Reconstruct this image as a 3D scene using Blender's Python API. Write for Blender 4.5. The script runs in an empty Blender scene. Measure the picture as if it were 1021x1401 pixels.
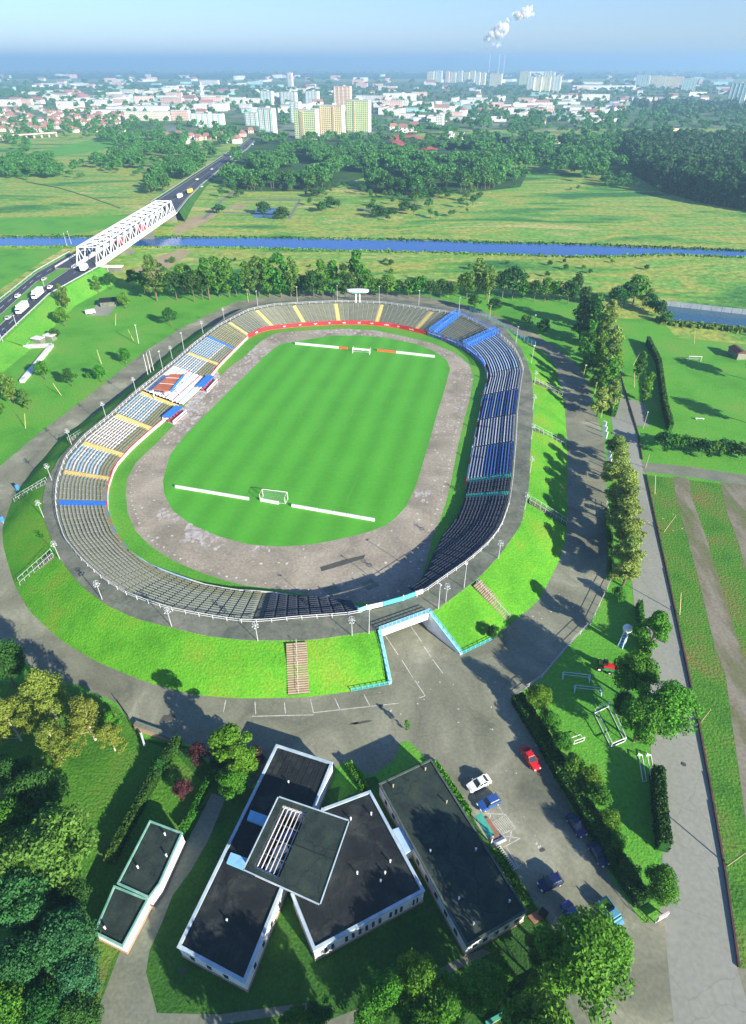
import bpy, bmesh, math, random
import numpy as np
from mathutils import Vector, Matrix, noise
from mathutils.geometry import tessellate_polygon
R = math.radians
rnd = random.Random(11)
nr = np.random.default_rng(5)
S = bpy.context.scene
COL = S.collection

# ------------------------------------------------------------------ camera
CAM_H = 98.0
FPX, HZN, PCY, PCX = 820.0, 86.0, 700.5, 510.5
TH = math.atan((PCY - HZN) / FPX)
cd = bpy.data.cameras.new('camera')
cam = bpy.data.objects.new('camera', cd)
COL.objects.link(cam)
cam.location = (0, 0, CAM_H)
cam.rotation_euler = (math.pi / 2 - TH, 0, 0)
cd.sensor_fit = 'VERTICAL'
cd.sensor_height = 24.0
cd.lens = FPX / 1401 * 24.0
cd.clip_start = 0.5
cd.clip_end = 90000
S.camera = cam

# ------------------------------------------------------------------ light
HAZE = 2.2e-4
SUN_EL, SUN_AZ = 21.0, 136.5
W = bpy.data.worlds.new('World')
S.world = W
W.use_nodes = True
wn, wl = W.node_tree.nodes, W.node_tree.links
wn.clear()
wo = wn.new('ShaderNodeOutputWorld')
bg = wn.new('ShaderNodeBackground')
bg.inputs[1].default_value = 0.060
sky = wn.new('ShaderNodeTexSky')
sky.sky_type = 'NISHITA'
sky.sun_disc = False
sky.sun_elevation = R(SUN_EL)
sky.sun_rotation = R(SUN_AZ)
sky.air_density = 1.0
sky.dust_density = 0.3
sky.ozone_density = 2.0
tint = wn.new('ShaderNodeMix'); tint.data_type = 'RGBA'; tint.blend_type = 'MULTIPLY'
tint.inputs[0].default_value = 1.0
tint.inputs[7].default_value = (0.70, 0.86, 1.28, 1)
wl.new(sky.outputs[0], tint.inputs[6])
wl.new(tint.outputs[2], bg.inputs[0])
wl.new(bg.outputs[0], wo.inputs[0])
sd = bpy.data.lights.new('sun', 'SUN')
sd.energy = 4.9
sd.angle = R(0.5)
sd.color = (1.0, 0.92, 0.75)
sun = bpy.data.objects.new('sun', sd)
COL.objects.link(sun)
sv = Vector((math.sin(R(SUN_AZ)) * math.cos(R(SUN_EL)), math.cos(R(SUN_AZ)) * math.cos(R(SUN_EL)), math.sin(R(SUN_EL))))
sun.rotation_euler = sv.to_track_quat('Z', 'Y').to_euler()
sun.location = sv * 300
vs = S.view_settings
vs.view_transform = 'Standard'
vs.look = 'None'
vs.exposure = 1.3
vs.gamma = 1.0
vs.use_curve_mapping = False
S.cycles.use_denoising = True
S.cycles.max_bounces = 6
S.cycles.diffuse_bounces = 2
S.cycles.glossy_bounces = 2
S.cycles.transmission_bounces = 3
S.cycles.transparent_max_bounces = 40
S.cycles.volume_bounces = 1

# ------------------------------------------------------------------ helpers
def G(px, py, z=0.0):
    """point of the real place at height z that the photograph shows at (px, py)"""
    u = (px - PCX) / FPX
    v = (py - PCY) / FPX
    dy = math.cos(TH) - v * math.sin(TH)
    dz = -math.sin(TH) - v * math.cos(TH)
    t = (CAM_H - z) / -dz
    return Vector((u * t, dy * t, z))

def pix(p):
    dz = p[2] - CAM_H
    c = p[1] * math.cos(TH) - dz * math.sin(TH)
    d = -(p[1] * math.sin(TH) + dz * math.cos(TH))
    return PCX + FPX * p[0] / c, PCY + FPX * d / c

def tag(o, label=None, cat=None, group=None, kind=None):
    if label: o['label'] = label
    if cat: o['category'] = cat
    if group: o['group'] = group
    if kind: o['kind'] = kind
    return o

def empty(name, loc=(0, 0, 0), label=None, cat=None, group=None, rz=0.0):
    o = bpy.data.objects.new(name, None)
    o.empty_display_size = 0.5
    COL.objects.link(o)
    o.location = loc
    o.rotation_euler = (0, 0, rz)
    return tag(o, label, cat, group)

class MB:
    """collects faces; build() links them as one mesh object"""
    def __init__(s, origin=(0, 0, 0)):
        s.v, s.f, s.o = [], [], Vector(origin)
        s.smooth = False
    def quad(s, *p):
        n = len(s.v)
        s.v += [tuple(q) for q in p]
        s.f.append(tuple(range(n, n + len(p))))
    def hexa(s, b, t):
        n = len(s.v)
        s.v += [tuple(q) for q in b] + [tuple(q) for q in t]
        k = len(b)
        s.f.append(tuple(n + i for i in reversed(range(k))))
        s.f.append(tuple(n + k + i for i in range(k)))
        for i in range(k):
            j = (i + 1) % k
            s.f.append((n + i, n + j, n + k + j, n + k + i))
    def box(s, c, d, rz=0.0, taper=1.0):
        x, y, z = d[0] / 2, d[1] / 2, d[2] / 2
        ca, sa = math.cos(rz), math.sin(rz)
        def q(a, b, e, k):
            a *= k; b *= k
            return (c[0] + a * ca - b * sa, c[1] + a * sa + b * ca, c[2] + e)
        s.hexa([q(-x, -y, -z, 1), q(x, -y, -z, 1), q(x, y, -z, 1), q(-x, y, -z, 1)],
               [q(-x, -y, z, taper), q(x, -y, z, taper), q(x, y, z, taper), q(-x, y, z, taper)])
    def bar(s, p, q, w, h=None):
        p, q = Vector(p), Vector(q)
        h = h or w
        d = (q - p)
        if d.length < 1e-6: return
        d.normalize()
        up = Vector((0, 0, 1)) if abs(d.z) < 0.95 else Vector((0, 1, 0))
        a = d.cross(up).normalized() * w / 2
        b = a.cross(d).normalized() * h / 2
        s.hexa([p - a - b, p + a - b, p + a + b, p - a + b], [q - a - b, q + a - b, q + a + b, q - a + b])
    def tube(s, p, q, r1, r2=None, n=8):
        p, q = Vector(p), Vector(q)
        r2 = r1 if r2 is None else r2
        d = (q - p).normalized()
        up = Vector((0, 0, 1)) if abs(d.z) < 0.95 else Vector((0, 1, 0))
        a = d.cross(up).normalized()
        b = a.cross(d).normalized()
        B = [p + (a * math.cos(k * 2 * math.pi / n) + b * math.sin(k * 2 * math.pi / n)) * r1 for k in range(n)]
        T = [q + (a * math.cos(k * 2 * math.pi / n) + b * math.sin(k * 2 * math.pi / n)) * r2 for k in range(n)]
        s.hexa(B, T)
    def prism(s, pts, z0, z1):
        s.poly(pts, z1)
        n = len(pts)
        ar = sum(pts[i][0] * pts[(i + 1) % n][1] - pts[(i + 1) % n][0] * pts[i][1] for i in range(n))
        P_ = pts if ar > 0 else pts[::-1]
        for i in range(n):
            a, b = P_[i], P_[(i + 1) % n]
            s.quad((a[0], a[1], z0), (b[0], b[1], z0), (b[0], b[1], z1), (a[0], a[1], z1))
    def poly(s, pts, z):
        n = len(s.v)
        vv = [Vector((p[0], p[1], 0)) for p in pts]
        s.v += [(p[0], p[1], z) for p in pts]
        for t in tessellate_polygon([vv]):
            a, b, c = [vv[i] for i in t]
            cr = (b - a).cross(c - a).z
            if abs(cr) < 1e-9: continue
            s.f.append(tuple(n + i for i in (t if cr > 0 else t[::-1])))
    def sphere(s, c, r, n=10, m=6, sz=1.0):
        b = len(s.v)
        for i in range(m + 1):
            th = math.pi * i / m
            for j in range(n):
                ph = 2 * math.pi * j / n
                s.v.append((c[0] + r * math.sin(th) * math.cos(ph), c[1] + r * math.sin(th) * math.sin(ph), c[2] + r * sz * math.cos(th)))
        for i in range(m):
            for j in range(n):
                k = (j + 1) % n
                s.f.append((b + i * n + j, b + (i + 1) * n + j, b + (i + 1) * n + k, b + i * n + k))
    def build(s, name, m, parent=None, smooth=False, mesh_only=False):
        o_ = s.o
        me = bpy.data.meshes.new(name)
        me.from_pydata([(a - o_[0], b - o_[1], c - o_[2]) for a, b, c in s.v], [], s.f)
        if m is not None:
            me.materials.append(m)
        if smooth:
            me.polygons.foreach_set('use_smooth', [True] * len(me.polygons))
        me.update()
        if mesh_only: return me
        return link(name, me, parent)

def link(name, me, parent=None):
    o = bpy.data.objects.new(name, me)
    COL.objects.link(o)
    if parent is not None: o.parent = parent
    return o

def copy_tree(o, parent=None):
    c = o.copy()
    COL.objects.link(c)
    c.parent = parent
    for ch in list(o.children):
        copy_tree(ch, c)
    return c

# ------------------------------------------------------------------ materials
MATS = {}
def mat(name, cols, scale=1.0, rough=0.85, detail=5.0, lo=0.32, hi=0.68, bump=0.0, bscale=None,
        stretch=None, metal=0.0, spec=0.3, fine=0.0, fscale=None, island=0.0, objrnd=0.0, transl=0.0, local=False, distort=0.0):
    m = bpy.data.materials.new(name)
    MATS[name] = m
    m.use_nodes = True
    n, l = m.node_tree.nodes, m.node_tree.links
    b = n['Principled BSDF']
    b.inputs['Roughness'].default_value = rough
    b.inputs['Metallic'].default_value = metal
    b.inputs['Specular IOR Level'].default_value = spec
    if not isinstance(cols[0], (tuple, list)): cols = [cols]
    if local:
        tc = n.new('ShaderNodeTexCoord'); pos = tc.outputs['Object']
    else:
        ge = n.new('ShaderNodeNewGeometry'); pos = ge.outputs['Position']
    if stretch:
        mp = n.new('ShaderNodeMapping'); mp.inputs['Scale'].default_value = stretch[:3]
        if len(stretch) > 3: mp.inputs['Rotation'].default_value = (0, 0, stretch[3])
        l.new(pos, mp.inputs[0]); pos2 = mp.outputs[0]
    else: pos2 = pos
    out = None
    if len(cols) > 1:
        nz = n.new('ShaderNodeTexNoise')
        nz.inputs['Scale'].default_value = scale
        nz.inputs['Detail'].default_value = detail
        nz.inputs['Roughness'].default_value = 0.6
        nz.inputs['Distortion'].default_value = distort
        l.new(pos2, nz.inputs['Vector'])
        cr = n.new('ShaderNodeValToRGB')
        e = cr.color_ramp.elements
        while len(e) < len(cols): e.new(0.5)
        for i, c in enumerate(cols):
            e[i].position = lo + (hi - lo) * i / (len(cols) - 1)
            e[i].color = (*c[:3], 1)
        l.new(nz.outputs[0], cr.inputs[0])
        out = cr.outputs[0]
    else:
        rgb = n.new('ShaderNodeRGB'); rgb.outputs[0].default_value = (*cols[0][:3], 1)
        out = rgb.outputs[0]
    val = None
    def mulval(sock, amp, mid=1.0):
        nonlocal out
        mr = n.new('ShaderNodeMapRange')
        mr.inputs['To Min'].default_value = mid - amp
        mr.inputs['To Max'].default_value = mid + amp
        l.new(sock, mr.inputs['Value'])
        hs = n.new('ShaderNodeHueSaturation')
        l.new(mr.outputs[0], hs.inputs['Value'])
        l.new(out, hs.inputs['Color'])
        out = hs.outputs[0]
        return mr
    if fine:
        nf = n.new('ShaderNodeTexNoise'); nf.inputs['Scale'].default_value = fscale or 3.0
        nf.inputs['Detail'].default_value = 3
        l.new(pos, nf.inputs['Vector'])
        mr = mulval(nf.outputs[0], fine)
        mr.inputs['From Min'].default_value = 0.25; mr.inputs['From Max'].default_value = 0.75
    if island:
        g2 = n.new('ShaderNodeNewGeometry')
        mulval(g2.outputs['Random Per Island'], island)
    if objrnd:
        oi = n.new('ShaderNodeObjectInfo')
        mulval(oi.outputs['Random'], objrnd)
        mr = n.new('ShaderNodeMapRange'); mr.inputs['To Min'].default_value = 0.475; mr.inputs['To Max'].default_value = 0.515
        ml = n.new('ShaderNodeMath'); ml.operation = 'FRACT'
        m3 = n.new('ShaderNodeMath'); m3.operation = 'MULTIPLY'; m3.inputs[1].default_value = 7.31
        l.new(oi.outputs['Random'], m3.inputs[0]); l.new(m3.outputs[0], ml.inputs[0]); l.new(ml.outputs[0], mr.inputs['Value'])
        hs = n.new('ShaderNodeHueSaturation'); l.new(mr.outputs[0], hs.inputs['Hue']); l.new(out, hs.inputs['Color']); out = hs.outputs[0]
    l.new(out, b.inputs['Base Color'])
    if bump:
        nb = n.new('ShaderNodeTexNoise'); nb.inputs['Scale'].default_value = bscale or 4.0; nb.inputs['Detail'].default_value = 4
        l.new(pos, nb.inputs['Vector'])
        bu = n.new('ShaderNodeBump'); bu.inputs['Strength'].default_value = 1.0; bu.inputs['Distance'].default_value = bump
        l.new(nb.outputs[0], bu.inputs['Height']); l.new(bu.outputs[0], b.inputs['Normal'])
    if transl:
        tr = n.new('ShaderNodeBsdfTranslucent'); l.new(out, tr.inputs[0])
        mx = n.new('ShaderNodeMixShader'); mx.inputs[0].default_value = transl
        l.new(b.outputs[0], mx.inputs[1]); l.new(tr.outputs[0], mx.inputs[2])
        l.new(mx.outputs[0], n['Material Output'].inputs[0])
    return m

M = {}
M['meadow'] = mat('meadow_grass', [(.04, .17, .03), (.13, .32, .04), (.34, .36, .07), (.13, .34, .045), (.44, .40, .13)], scale=.016, detail=10, stretch=(.45, 1.5, 1), fine=.4, fscale=.25, bump=.4, bscale=.4, lo=.36, hi=.64, distort=.8)
M['lawn'] = mat('mown_lawn', [(.065, .26, .022), (.10, .34, .028), (.15, .33, .04)], scale=.05, detail=8, fine=.22, fscale=1.6, bump=.12, bscale=2.5)
M['rough_lawn'] = mat('dry_patchy_lawn', [(.04, .15, .012), (.07, .21, .016), (.12, .19, .03), (.20, .15, .05)], scale=.07, detail=9, fine=.3, fscale=2.2, bump=.2, bscale=2.0, lo=.36, hi=.72)
M['bank'] = mat('embankment_grass', [(.06, .24, .01), (.09, .32, .014), (.15, .30, .02), (.19, .26, .04)], scale=.09, detail=8, fine=.25, fscale=2.4, bump=.18, bscale=2.2, lo=.36, hi=.8)
M['pitch'] = mat('football_turf', [(.075, .34, .026), (.09, .38, .032)], scale=.06, detail=4, fine=.08, fscale=.9)
M['forest_floor'] = mat('woodland_floor', [(.02, .06, .012), (.04, .12, .02)], scale=.03)
M['track'] = mat('worn_track_asphalt', [(.22, .20, .155), (.32, .285, .22), (.41, .365, .285)], scale=.09, detail=9, fine=.22, fscale=1.5, rough=.9, distort=.6)
M['asphalt'] = mat('weathered_asphalt', [(.13, .138, .10), (.19, .195, .14), (.24, .245, .175), (.36, .36, .27)], scale=.07, detail=9, fine=.16, fscale=1.8, rough=.9, distort=.8)
M['concrete_road'] = mat('pale_concrete_road', [(.24, .25, .215), (.31, .32, .275)], scale=.06, detail=8, stretch=(1, .3, 1), fine=.12, fscale=1.4, rough=.9)
M['highway'] = mat('dark_road_asphalt', [(.045, .055, .075), (.07, .08, .10)], scale=.08, stretch=(1, .2, 1), rough=.8)
M['path'] = mat('path_paving', [(.15, .17, .13), (.22, .23, .17)], scale=.2, detail=8, fine=.2, fscale=2)
M['walk'] = mat('walkway_concrete', [(.10, .115, .095), (.15, .165, .125), (.22, .225, .175)], scale=.16, detail=9, fine=.2, fscale=1.5, rough=.9, distort=.5)
M['dirt'] = mat('bare_dirt_track', [(.10, .16, .03), (.17, .16, .10), (.24, .22, .17)], scale=.14, detail=9, stretch=(1.6, .35, 1), lo=.36, hi=.6, fine=.2, fscale=1.5)
M['sand'] = mat('sandy_soil', [(.30, .24, .12), (.40, .33, .2)], scale=.1)
M['terrace'] = mat('terrace_concrete', [(.15, .15, .12), (.24, .235, .18), (.20, .21, .12)], scale=.25, detail=8, fine=.2, fscale=1.2)
def paint(name, c, rough=.55, v=.12, sc=.8, **k):
    d = tuple(x * (1 - v * 2) for x in c)
    return mat(name, [d, c], scale=sc, detail=7, lo=.25, hi=.55, rough=rough, **k)
M['b_silver_shaded'] = paint('blue_grey_shaded_bench', (.30, .36, .50))  # darker copy of the silver bench paint, stand's shade put into the colour
M['terrace_shaded'] = mat('shaded_terrace_concrete', [(.03, .035, .05), (.07, .075, .09)], scale=.5)  # terrace concrete again, its shade painted in as a darker colour
M['shaded_garden'] = mat('shaded_garden_lawn', [(.018, .075, .009), (.032, .12, .012), (.055, .15, .016)], scale=.12, detail=8, fine=.28, fscale=2.2, bump=.15, bscale=2.5)  # lawn green darkened so that the colour carries the tree shade
M['b_white'] = paint('white_painted_bench', (.78, .74, .76))
M['b_light'] = paint('light_blue_painted_bench', (.42, .60, .82))
M['b_blue'] = paint('blue_painted_bench', (.055, .14, .42))
M['b_silver'] = paint('silver_painted_bench', (.55, .58, .62))
M['b_grey'] = paint('bare_grey_bench', (.31, .34, .27))
M['b_olive'] = paint('olive_weathered_bench', (.26, .28, .17))
M['b_dark'] = paint('dark_bench_with_shade', (.08, .09, .11))  # dark benches, their colour deepened further by painted-in shade
M['b_yellow'] = paint('yellow_weathered_bench', (.42, .40, .18))
M['yellow'] = paint('yellow_stair_paint', (.62, .50, .20))
M['blue'] = paint('bright_blue_paint', (.04, .20, .70))
M['turq'] = paint('turquoise_paint', (.10, .50, .60))
M['lblue'] = paint('pale_blue_paint', (.25, .55, .80))
M['green'] = paint('green_paint', (.08, .42, .30))
M['red'] = paint('red_paint', (.62, .035, .05))
M['white'] = paint('white_paint', (.80, .80, .80))
M['offwhite'] = paint('offwhite_paint', (.72, .68, .64))
M['orange'] = paint('orange_red_paint', (.75, .14, .05))
M['pink'] = paint('pale_pink_paint', (.74, .58, .60))
M['marking'] = mat('worn_marking_paint', [(.40, .40, .35), (.72, .72, .68)], scale=.9, detail=6)
M['chalk'] = mat('white_salt_stain', [(.27, .24, .22), (.58, .54, .51)], scale=.6, detail=8, lo=.35, hi=.65)
M['patch'] = mat('dark_asphalt_patch', [(.07, .07, .065), (.10, .10, .09)], scale=.6, detail=8)
M['steel'] = mat('galvanised_steel', [(.50, .52, .54), (.62, .64, .66)], scale=2, rough=.5, metal=.2)
M['bluesteel'] = mat('pale_blue_painted_steel', [(.45, .62, .80), (.62, .76, .88)], scale=2, rough=.5)
M['bridge'] = mat('white_bridge_steel', [(.66, .68, .72), (.80, .80, .82)], scale=.2, rough=.5)
M['roof'] = mat('shaded_bitumen_roofing', [(.008, .010, .014), (.014, .018, .021), (.045, .05, .046)], scale=.22, detail=9, rough=.75, fine=.25, fscale=2.5, distort=.7)  # bitumen taken nearly black, with the trees' shadow put into its colour
M['roofgreen'] = mat('mossy_felt_roofing', [(.016, .026, .024), (.03, .048, .04), (.06, .065, .035)], scale=.35, detail=9, rough=.8, fine=.25, fscale=3, lo=.36, hi=.8)
M['seam'] = mat('felt_seam', [(.012, .016, .016), (.02, .028, .026)], scale=1)
M['wall'] = mat('whitewashed_wall', [(.55, .58, .60), (.76, .76, .76)], scale=.5, detail=8, lo=.25, hi=.6)
M['coping'] = mat('pale_blue_coping', [(.30, .42, .52), (.52, .62, .68)], scale=.6, detail=8)
M['coping_g'] = mat('green_coping', [(.10, .30, .24), (.28, .50, .42)], scale=.6, detail=8)
M['plinth'] = mat('brick_plinth', [(.35, .22, .15), (.45, .30, .22)], scale=1.5)
M['glass'] = mat('window_glass', [(.03, .05, .06)], rough=.08, spec=.6)
M['dark'] = mat('dark_rubber', [(.02, .02, .022)], rough=.7)
M['brick'] = mat('red_brick_paving', [(.26, .12, .08), (.36, .18, .12)], scale=2)
M['bark'] = mat('tree_bark', [(.10, .08, .05), (.18, .14, .09)], scale=3)
M['birchbark'] = mat('pale_bark', [(.38, .34, .24), (.55, .50, .38)], scale=3)
M['wood'] = mat('pale_wooden_post', [(.42, .36, .16), (.55, .48, .26)], scale=2)
M['pipe'] = mat('dark_red_kerb_pipe', [(.06, .03, .04), (.14, .05, .07)], scale=1)
M['redroof'] = mat('red_roof_tiles', [(.42, .12, .07), (.55, .2, .12)], scale=.2, rough=.9)
M['rustroof'] = mat('rusty_metal_roof', [(.30, .09, .05), (.42, .15, .09)], scale=.5, detail=8)
M['grave'] = mat('grey_bank_slabs', [(.20, .24, .28), (.30, .34, .38)], scale=.3)
M['soil'] = mat('red_soil_track', [(.45, .22, .12), (.5, .30, .18)], scale=.2)
M['runred'] = mat('red_running_track', [(.50, .09, .08), (.60, .14, .12)], scale=.05)

def fol(name, c, c2, island=.35, transl=.25, objrnd=.18):
    return mat(name, [c, c2], scale=.35, detail=3, rough=.7, spec=.2, island=island, objrnd=objrnd, transl=transl, local=True)
M['f_mid'] = fol('mid_green_leaves', (.045, .17, .014), (.09, .26, .022))
M['f_dark'] = fol('dark_green_leaves', (.02, .09, .016), (.045, .15, .022))
M['f_light'] = fol('light_green_leaves', (.07, .23, .015), (.12, .30, .02))
M['f_yellow'] = fol('yellow_green_leaves', (.15, .23, .03), (.27, .34, .06))
M['f_olive'] = fol('olive_leaves', (.08, .18, .022), (.14, .25, .045))
M['f_blue'] = fol('bluish_green_leaves', (.03, .14, .045), (.06, .21, .07))
M['f_willow'] = fol('feathery_leaves', (.16, .27, .05), (.28, .40, .09))
M['f_red'] = fol('dark_red_leaves', (.06, .02, .03), (.13, .04, .05))
M['f_far'] = fol('woodland_leaves', (.03, .12, .025), (.08, .22, .035), objrnd=.35)
M['f_fardark'] = fol('dark_woodland_leaves', (.02, .08, .025), (.04, .13, .035), objrnd=.25)

def water_mat(name, c, rough=.12):
    m = mat(name, [c], rough=rough, spec=.35)
    n, l = m.node_tree.nodes, m.node_tree.links
    b = n['Principled BSDF']
    ge = n.new('ShaderNodeNewGeometry')
    nb = n.new('ShaderNodeTexNoise'); nb.inputs['Scale'].default_value = .5; nb.inputs['Detail'].default_value = 4
    l.new(ge.outputs['Position'], nb.inputs['Vector'])
    bu = n.new('ShaderNodeBump'); bu.inputs['Distance'].default_value = .12
    l.new(nb.outputs[0], bu.inputs['Height']); l.new(bu.outputs[0], b.inputs['Normal'])
    return m
M['river'] = water_mat('river_water', (.03, .105, .36))
M['pond'] = water_mat('pond_water', (.03, .10, .16))
# mowing stripes run along the pitch
def stripes():
    m = M['pitch']
    n, l = m.node_tree.nodes, m.node_tree.links
    b = n['Principled BSDF']
    old = b.inputs['Base Color'].links[0].from_socket
    ge = n.new('ShaderNodeNewGeometry')
    mp = n.new('ShaderNodeMapping'); mp.inputs['Rotation'].default_value = (0, 0, R(12.2))
    l.new(ge.outputs['Position'], mp.inputs[0])
    w = n.new('ShaderNodeTexWave'); w.inputs['Scale'].default_value = .035; w.inputs['Distortion'].default_value = 1.2; w.inputs['Detail'].default_value = 1.5
    w.inputs['Detail Scale'].default_value = .4
    l.new(mp.outputs[0], w.inputs['Vector'])
    mr = n.new('ShaderNodeMapRange'); mr.inputs['To Min'].default_value = .87; mr.inputs['To Max'].default_value = 1.07
    l.new(w.outputs['Fac'], mr.inputs['Value'])
    hs = n.new('ShaderNodeHueSaturation'); l.new(mr.outputs[0], hs.inputs['Value']); l.new(old, hs.inputs['Color'])
    l.new(hs.outputs[0], b.inputs['Base Color'])
stripes()

def cracks(key, sc, wd, dark):
    m = M[key]
    n, l = m.node_tree.nodes, m.node_tree.links
    b = n['Principled BSDF']
    old = b.inputs['Base Color'].links[0].from_socket
    ge = n.new('ShaderNodeNewGeometry')
    nz = n.new('ShaderNodeTexNoise'); nz.inputs['Scale'].default_value = sc * 2.5; nz.inputs['Detail'].default_value = 3
    l.new(ge.outputs['Position'], nz.inputs['Vector'])
    ad = n.new('ShaderNodeMixRGB'); ad.blend_type = 'LINEAR_LIGHT'; ad.inputs[0].default_value = 2.2
    l.new(ge.outputs['Position'], ad.inputs[1]); l.new(nz.outputs['Color'], ad.inputs[2])
    v = n.new('ShaderNodeTexVoronoi'); v.feature = 'DISTANCE_TO_EDGE'; v.inputs['Scale'].default_value = sc
    l.new(ad.outputs[0], v.inputs['Vector'])
    mr = n.new('ShaderNodeMapRange'); mr.inputs['From Max'].default_value = wd; mr.inputs['To Min'].default_value = dark; mr.inputs['To Max'].default_value = 1.0
    l.new(v.outputs['Distance'], mr.inputs['Value'])
    hs = n.new('ShaderNodeHueSaturation'); l.new(mr.outputs[0], hs.inputs['Value']); l.new(old, hs.inputs['Color'])
    l.new(hs.outputs[0], b.inputs['Base Color'])
cracks('asphalt', .11, .012, .80)
cracks('walk', .16, .018, .78)
cracks('track', .09, .011, .82)
cracks('concrete_road', .10, .010, .84)
cracks('roof', .22, .03, .5)
cracks('roofgreen', .22, .03, .6)

# ------------------------------------------------------------------ ground layers
def sheet(name, pts, z, m, px=True, kind='structure'):
    mb = MB()
    P_ = [G(*p) for p in pts] if px else [Vector((p[0], p[1], 0)) for p in pts]
    mb.poly(P_, z)
    return tag(mb.build(name, m), kind=kind)

def ribbon(name, L, Rr, z, m, kind='structure', zs=None):
    """L, Rr: matching px lists of the two edges"""
    mb = MB()
    for i in range(len(L) - 1):
        z0, z1 = (z, z) if zs is None else (zs[i], zs[i + 1])
        a, b, c, d = G(*L[i], z0), G(*Rr[i], z0), G(*Rr[i + 1], z1), G(*L[i + 1], z1)
        mb.quad(a, b, c, d)
    return tag(mb.build(name, m), kind=kind)

def rough_edge(pts, amp, step=1.6):
    out = []
    for i in range(len(pts)):
        a, b = G(*pts[i]), G(*pts[(i + 1) % len(pts)])
        n = max(1, int(min((b - a).length, 120) / step))
        for k in range(n):
            p = a.lerp(b, k / n)
            out.append(pix((p.x + rnd.uniform(-amp, amp), p.y + rnd.uniform(-amp, amp), 0)))
    return out
mb = MB()
xs = [-30000, -6000, -1500, -300, 300, 1500, 6000, 30000]
ys = [-3000, -200, 100, 500, 1500, 6000, 14000, 30000]
for i in range(7):
    for j in range(7):
        mb.quad((xs[i], ys[j], 0), (xs[i + 1], ys[j], 0), (xs[i + 1], ys[j + 1], 0), (xs[i], ys[j + 1], 0))
tag(mb.build('ground', M['meadow']), kind='structure')
lawn_px = [(-200, 560), (-60, 470), (60, 405), (150, 380), (250, 392), (340, 398), (440, 396), (560, 392), (640, 396), (780, 410), (838, 436), (905, 436), (925, 462), (1120, 480)]
LP = [G(*p) for p in lawn_px]
sheet('lawn', [tuple(p[:2]) for p in LP] + [(260, 120), (260, -120), (-260, -120), (-260, 160)], .01, M['lawn'], px=False)
sheet('rough_lawn_west', [(-30, 930), (100, 938), (160, 968), (182, 992), (196, 1010), (222, 1014), (262, 1024), (300, 1085), (255, 1130), (205, 1230), (150, 1320), (120, 1420), (-60, 1500)], .014, M['rough_lawn'])
sheet('meadow_strip_east', [(884, 650), (1040, 668), (1120, 900), (1120, 1420), (1016, 1360), (990, 1190), (953, 986), (910, 780)], .014, M['rough_lawn'])
# city ground and woodland floor, far away
sheet('town_ground', [(-900, 112), (2000, 112), (1500, 172), (620, 178), (500, 190), (330, 190), (150, 178), (-500, 186)], .012, mat('town_ground', [(.05, .12, .03), (.10, .18, .05), (.26, .26, .25)], scale=.01, detail=8))
sheet('sandy_bank', [(180, 372), (215, 352), (250, 340), (262, 345), (225, 372), (200, 384)], .016, M['sand'])
sheet('sandy_bank_far', [(236, 312), (262, 296), (300, 292), (280, 306), (240, 322)], .016, M['sand'])
# river
RT = [(-700, 318), (-60, 325), (60, 325), (140, 324.5), (233, 325.5), (340, 325.5), (506, 328), (600, 330), (680, 333), (780, 334.5), (864, 338), (947, 341), (1021, 344), (1200, 350), (1800, 372)]
RB = [(-700, 330), (-60, 337), (60, 337), (140, 336.5), (240, 337), (340, 338), (473, 342), (600, 344.5), (680, 347), (780, 350), (835, 350), (914, 347.5), (1021, 351), (1200, 358), (1800, 382)]
def dens(pts, k=6):
    out = []
    for i in range(len(pts) - 1):
        for j in range(k):
            f = j / k
            out.append((pts[i][0] * (1 - f) + pts[i + 1][0] * f, pts[i][1] * (1 - f) + pts[i + 1][1] * f))
    return out + [pts[-1]]
rt = [(x, y + rnd.uniform(-.5, .5)) for x, y in dens(RT)]
rb = [(x, y + rnd.uniform(-.5, .5)) for x, y in dens(RB)]
ribbon('river', rb, rt, .03, M['river'])
sheet('pond', [(907, 417), (960, 420), (1021, 424), (1120, 430), (1120, 458), (1021, 449), (960, 443), (917, 439)], .03, M['pond'])
# ring road / forecourt / car park: one asphalt surface
RING = [(530, 1062), (545, 1040), (590, 1040), (616, 1070), (640, 1106), (668, 1150), (720, 1222), (752, 1262), (790, 1330), (835, 1401), (880, 1500), (1000, 1500), (1200, 1500), (1100, 1330), (1009, 1326),
        (990, 1193), (974, 1100), (967, 1060), (953, 986), (934, 894), (921, 832), (910, 780), (896, 716), (881, 648), (877, 629), (871, 593), (851, 527), (842, 490), (838, 470), (830, 470), (836, 520), (843, 600), (856, 700), (862, 760), (868, 830), (882, 920), (891, 1036), (901, 1112), (906, 1160), (908, 1230), (902, 1260), (880, 1262),
        (850, 1222), (800, 1140), (756, 1060), (702, 962), (716, 945), (742, 927), (779, 883), (808, 854), (836, 795), (838, 757), (832, 700), (828, 650), (827, 600), (813, 560), (806, 525), (790, 500), (765, 478), (730, 455), (690, 437),
        (640, 418), (590, 407), (540, 401), (480, 399), (420, 401), (360, 406), (320, 414), (286, 430), (246, 450), (200, 480), (166, 506), (116, 546), (66, 583), (33, 610), (0, 638), (-30, 680), (-48, 760), (-36, 840), (0, 888), (60, 922), (110, 940), (159, 962), (182, 990), (240, 1012), (262, 1020), (300, 1060), (345, 1075), (380, 1030), (455, 1050), (480, 1042), (500, 1060)]
sheet('ring_road', rough_edge(RING, .22), .02, M['asphalt'])
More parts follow.
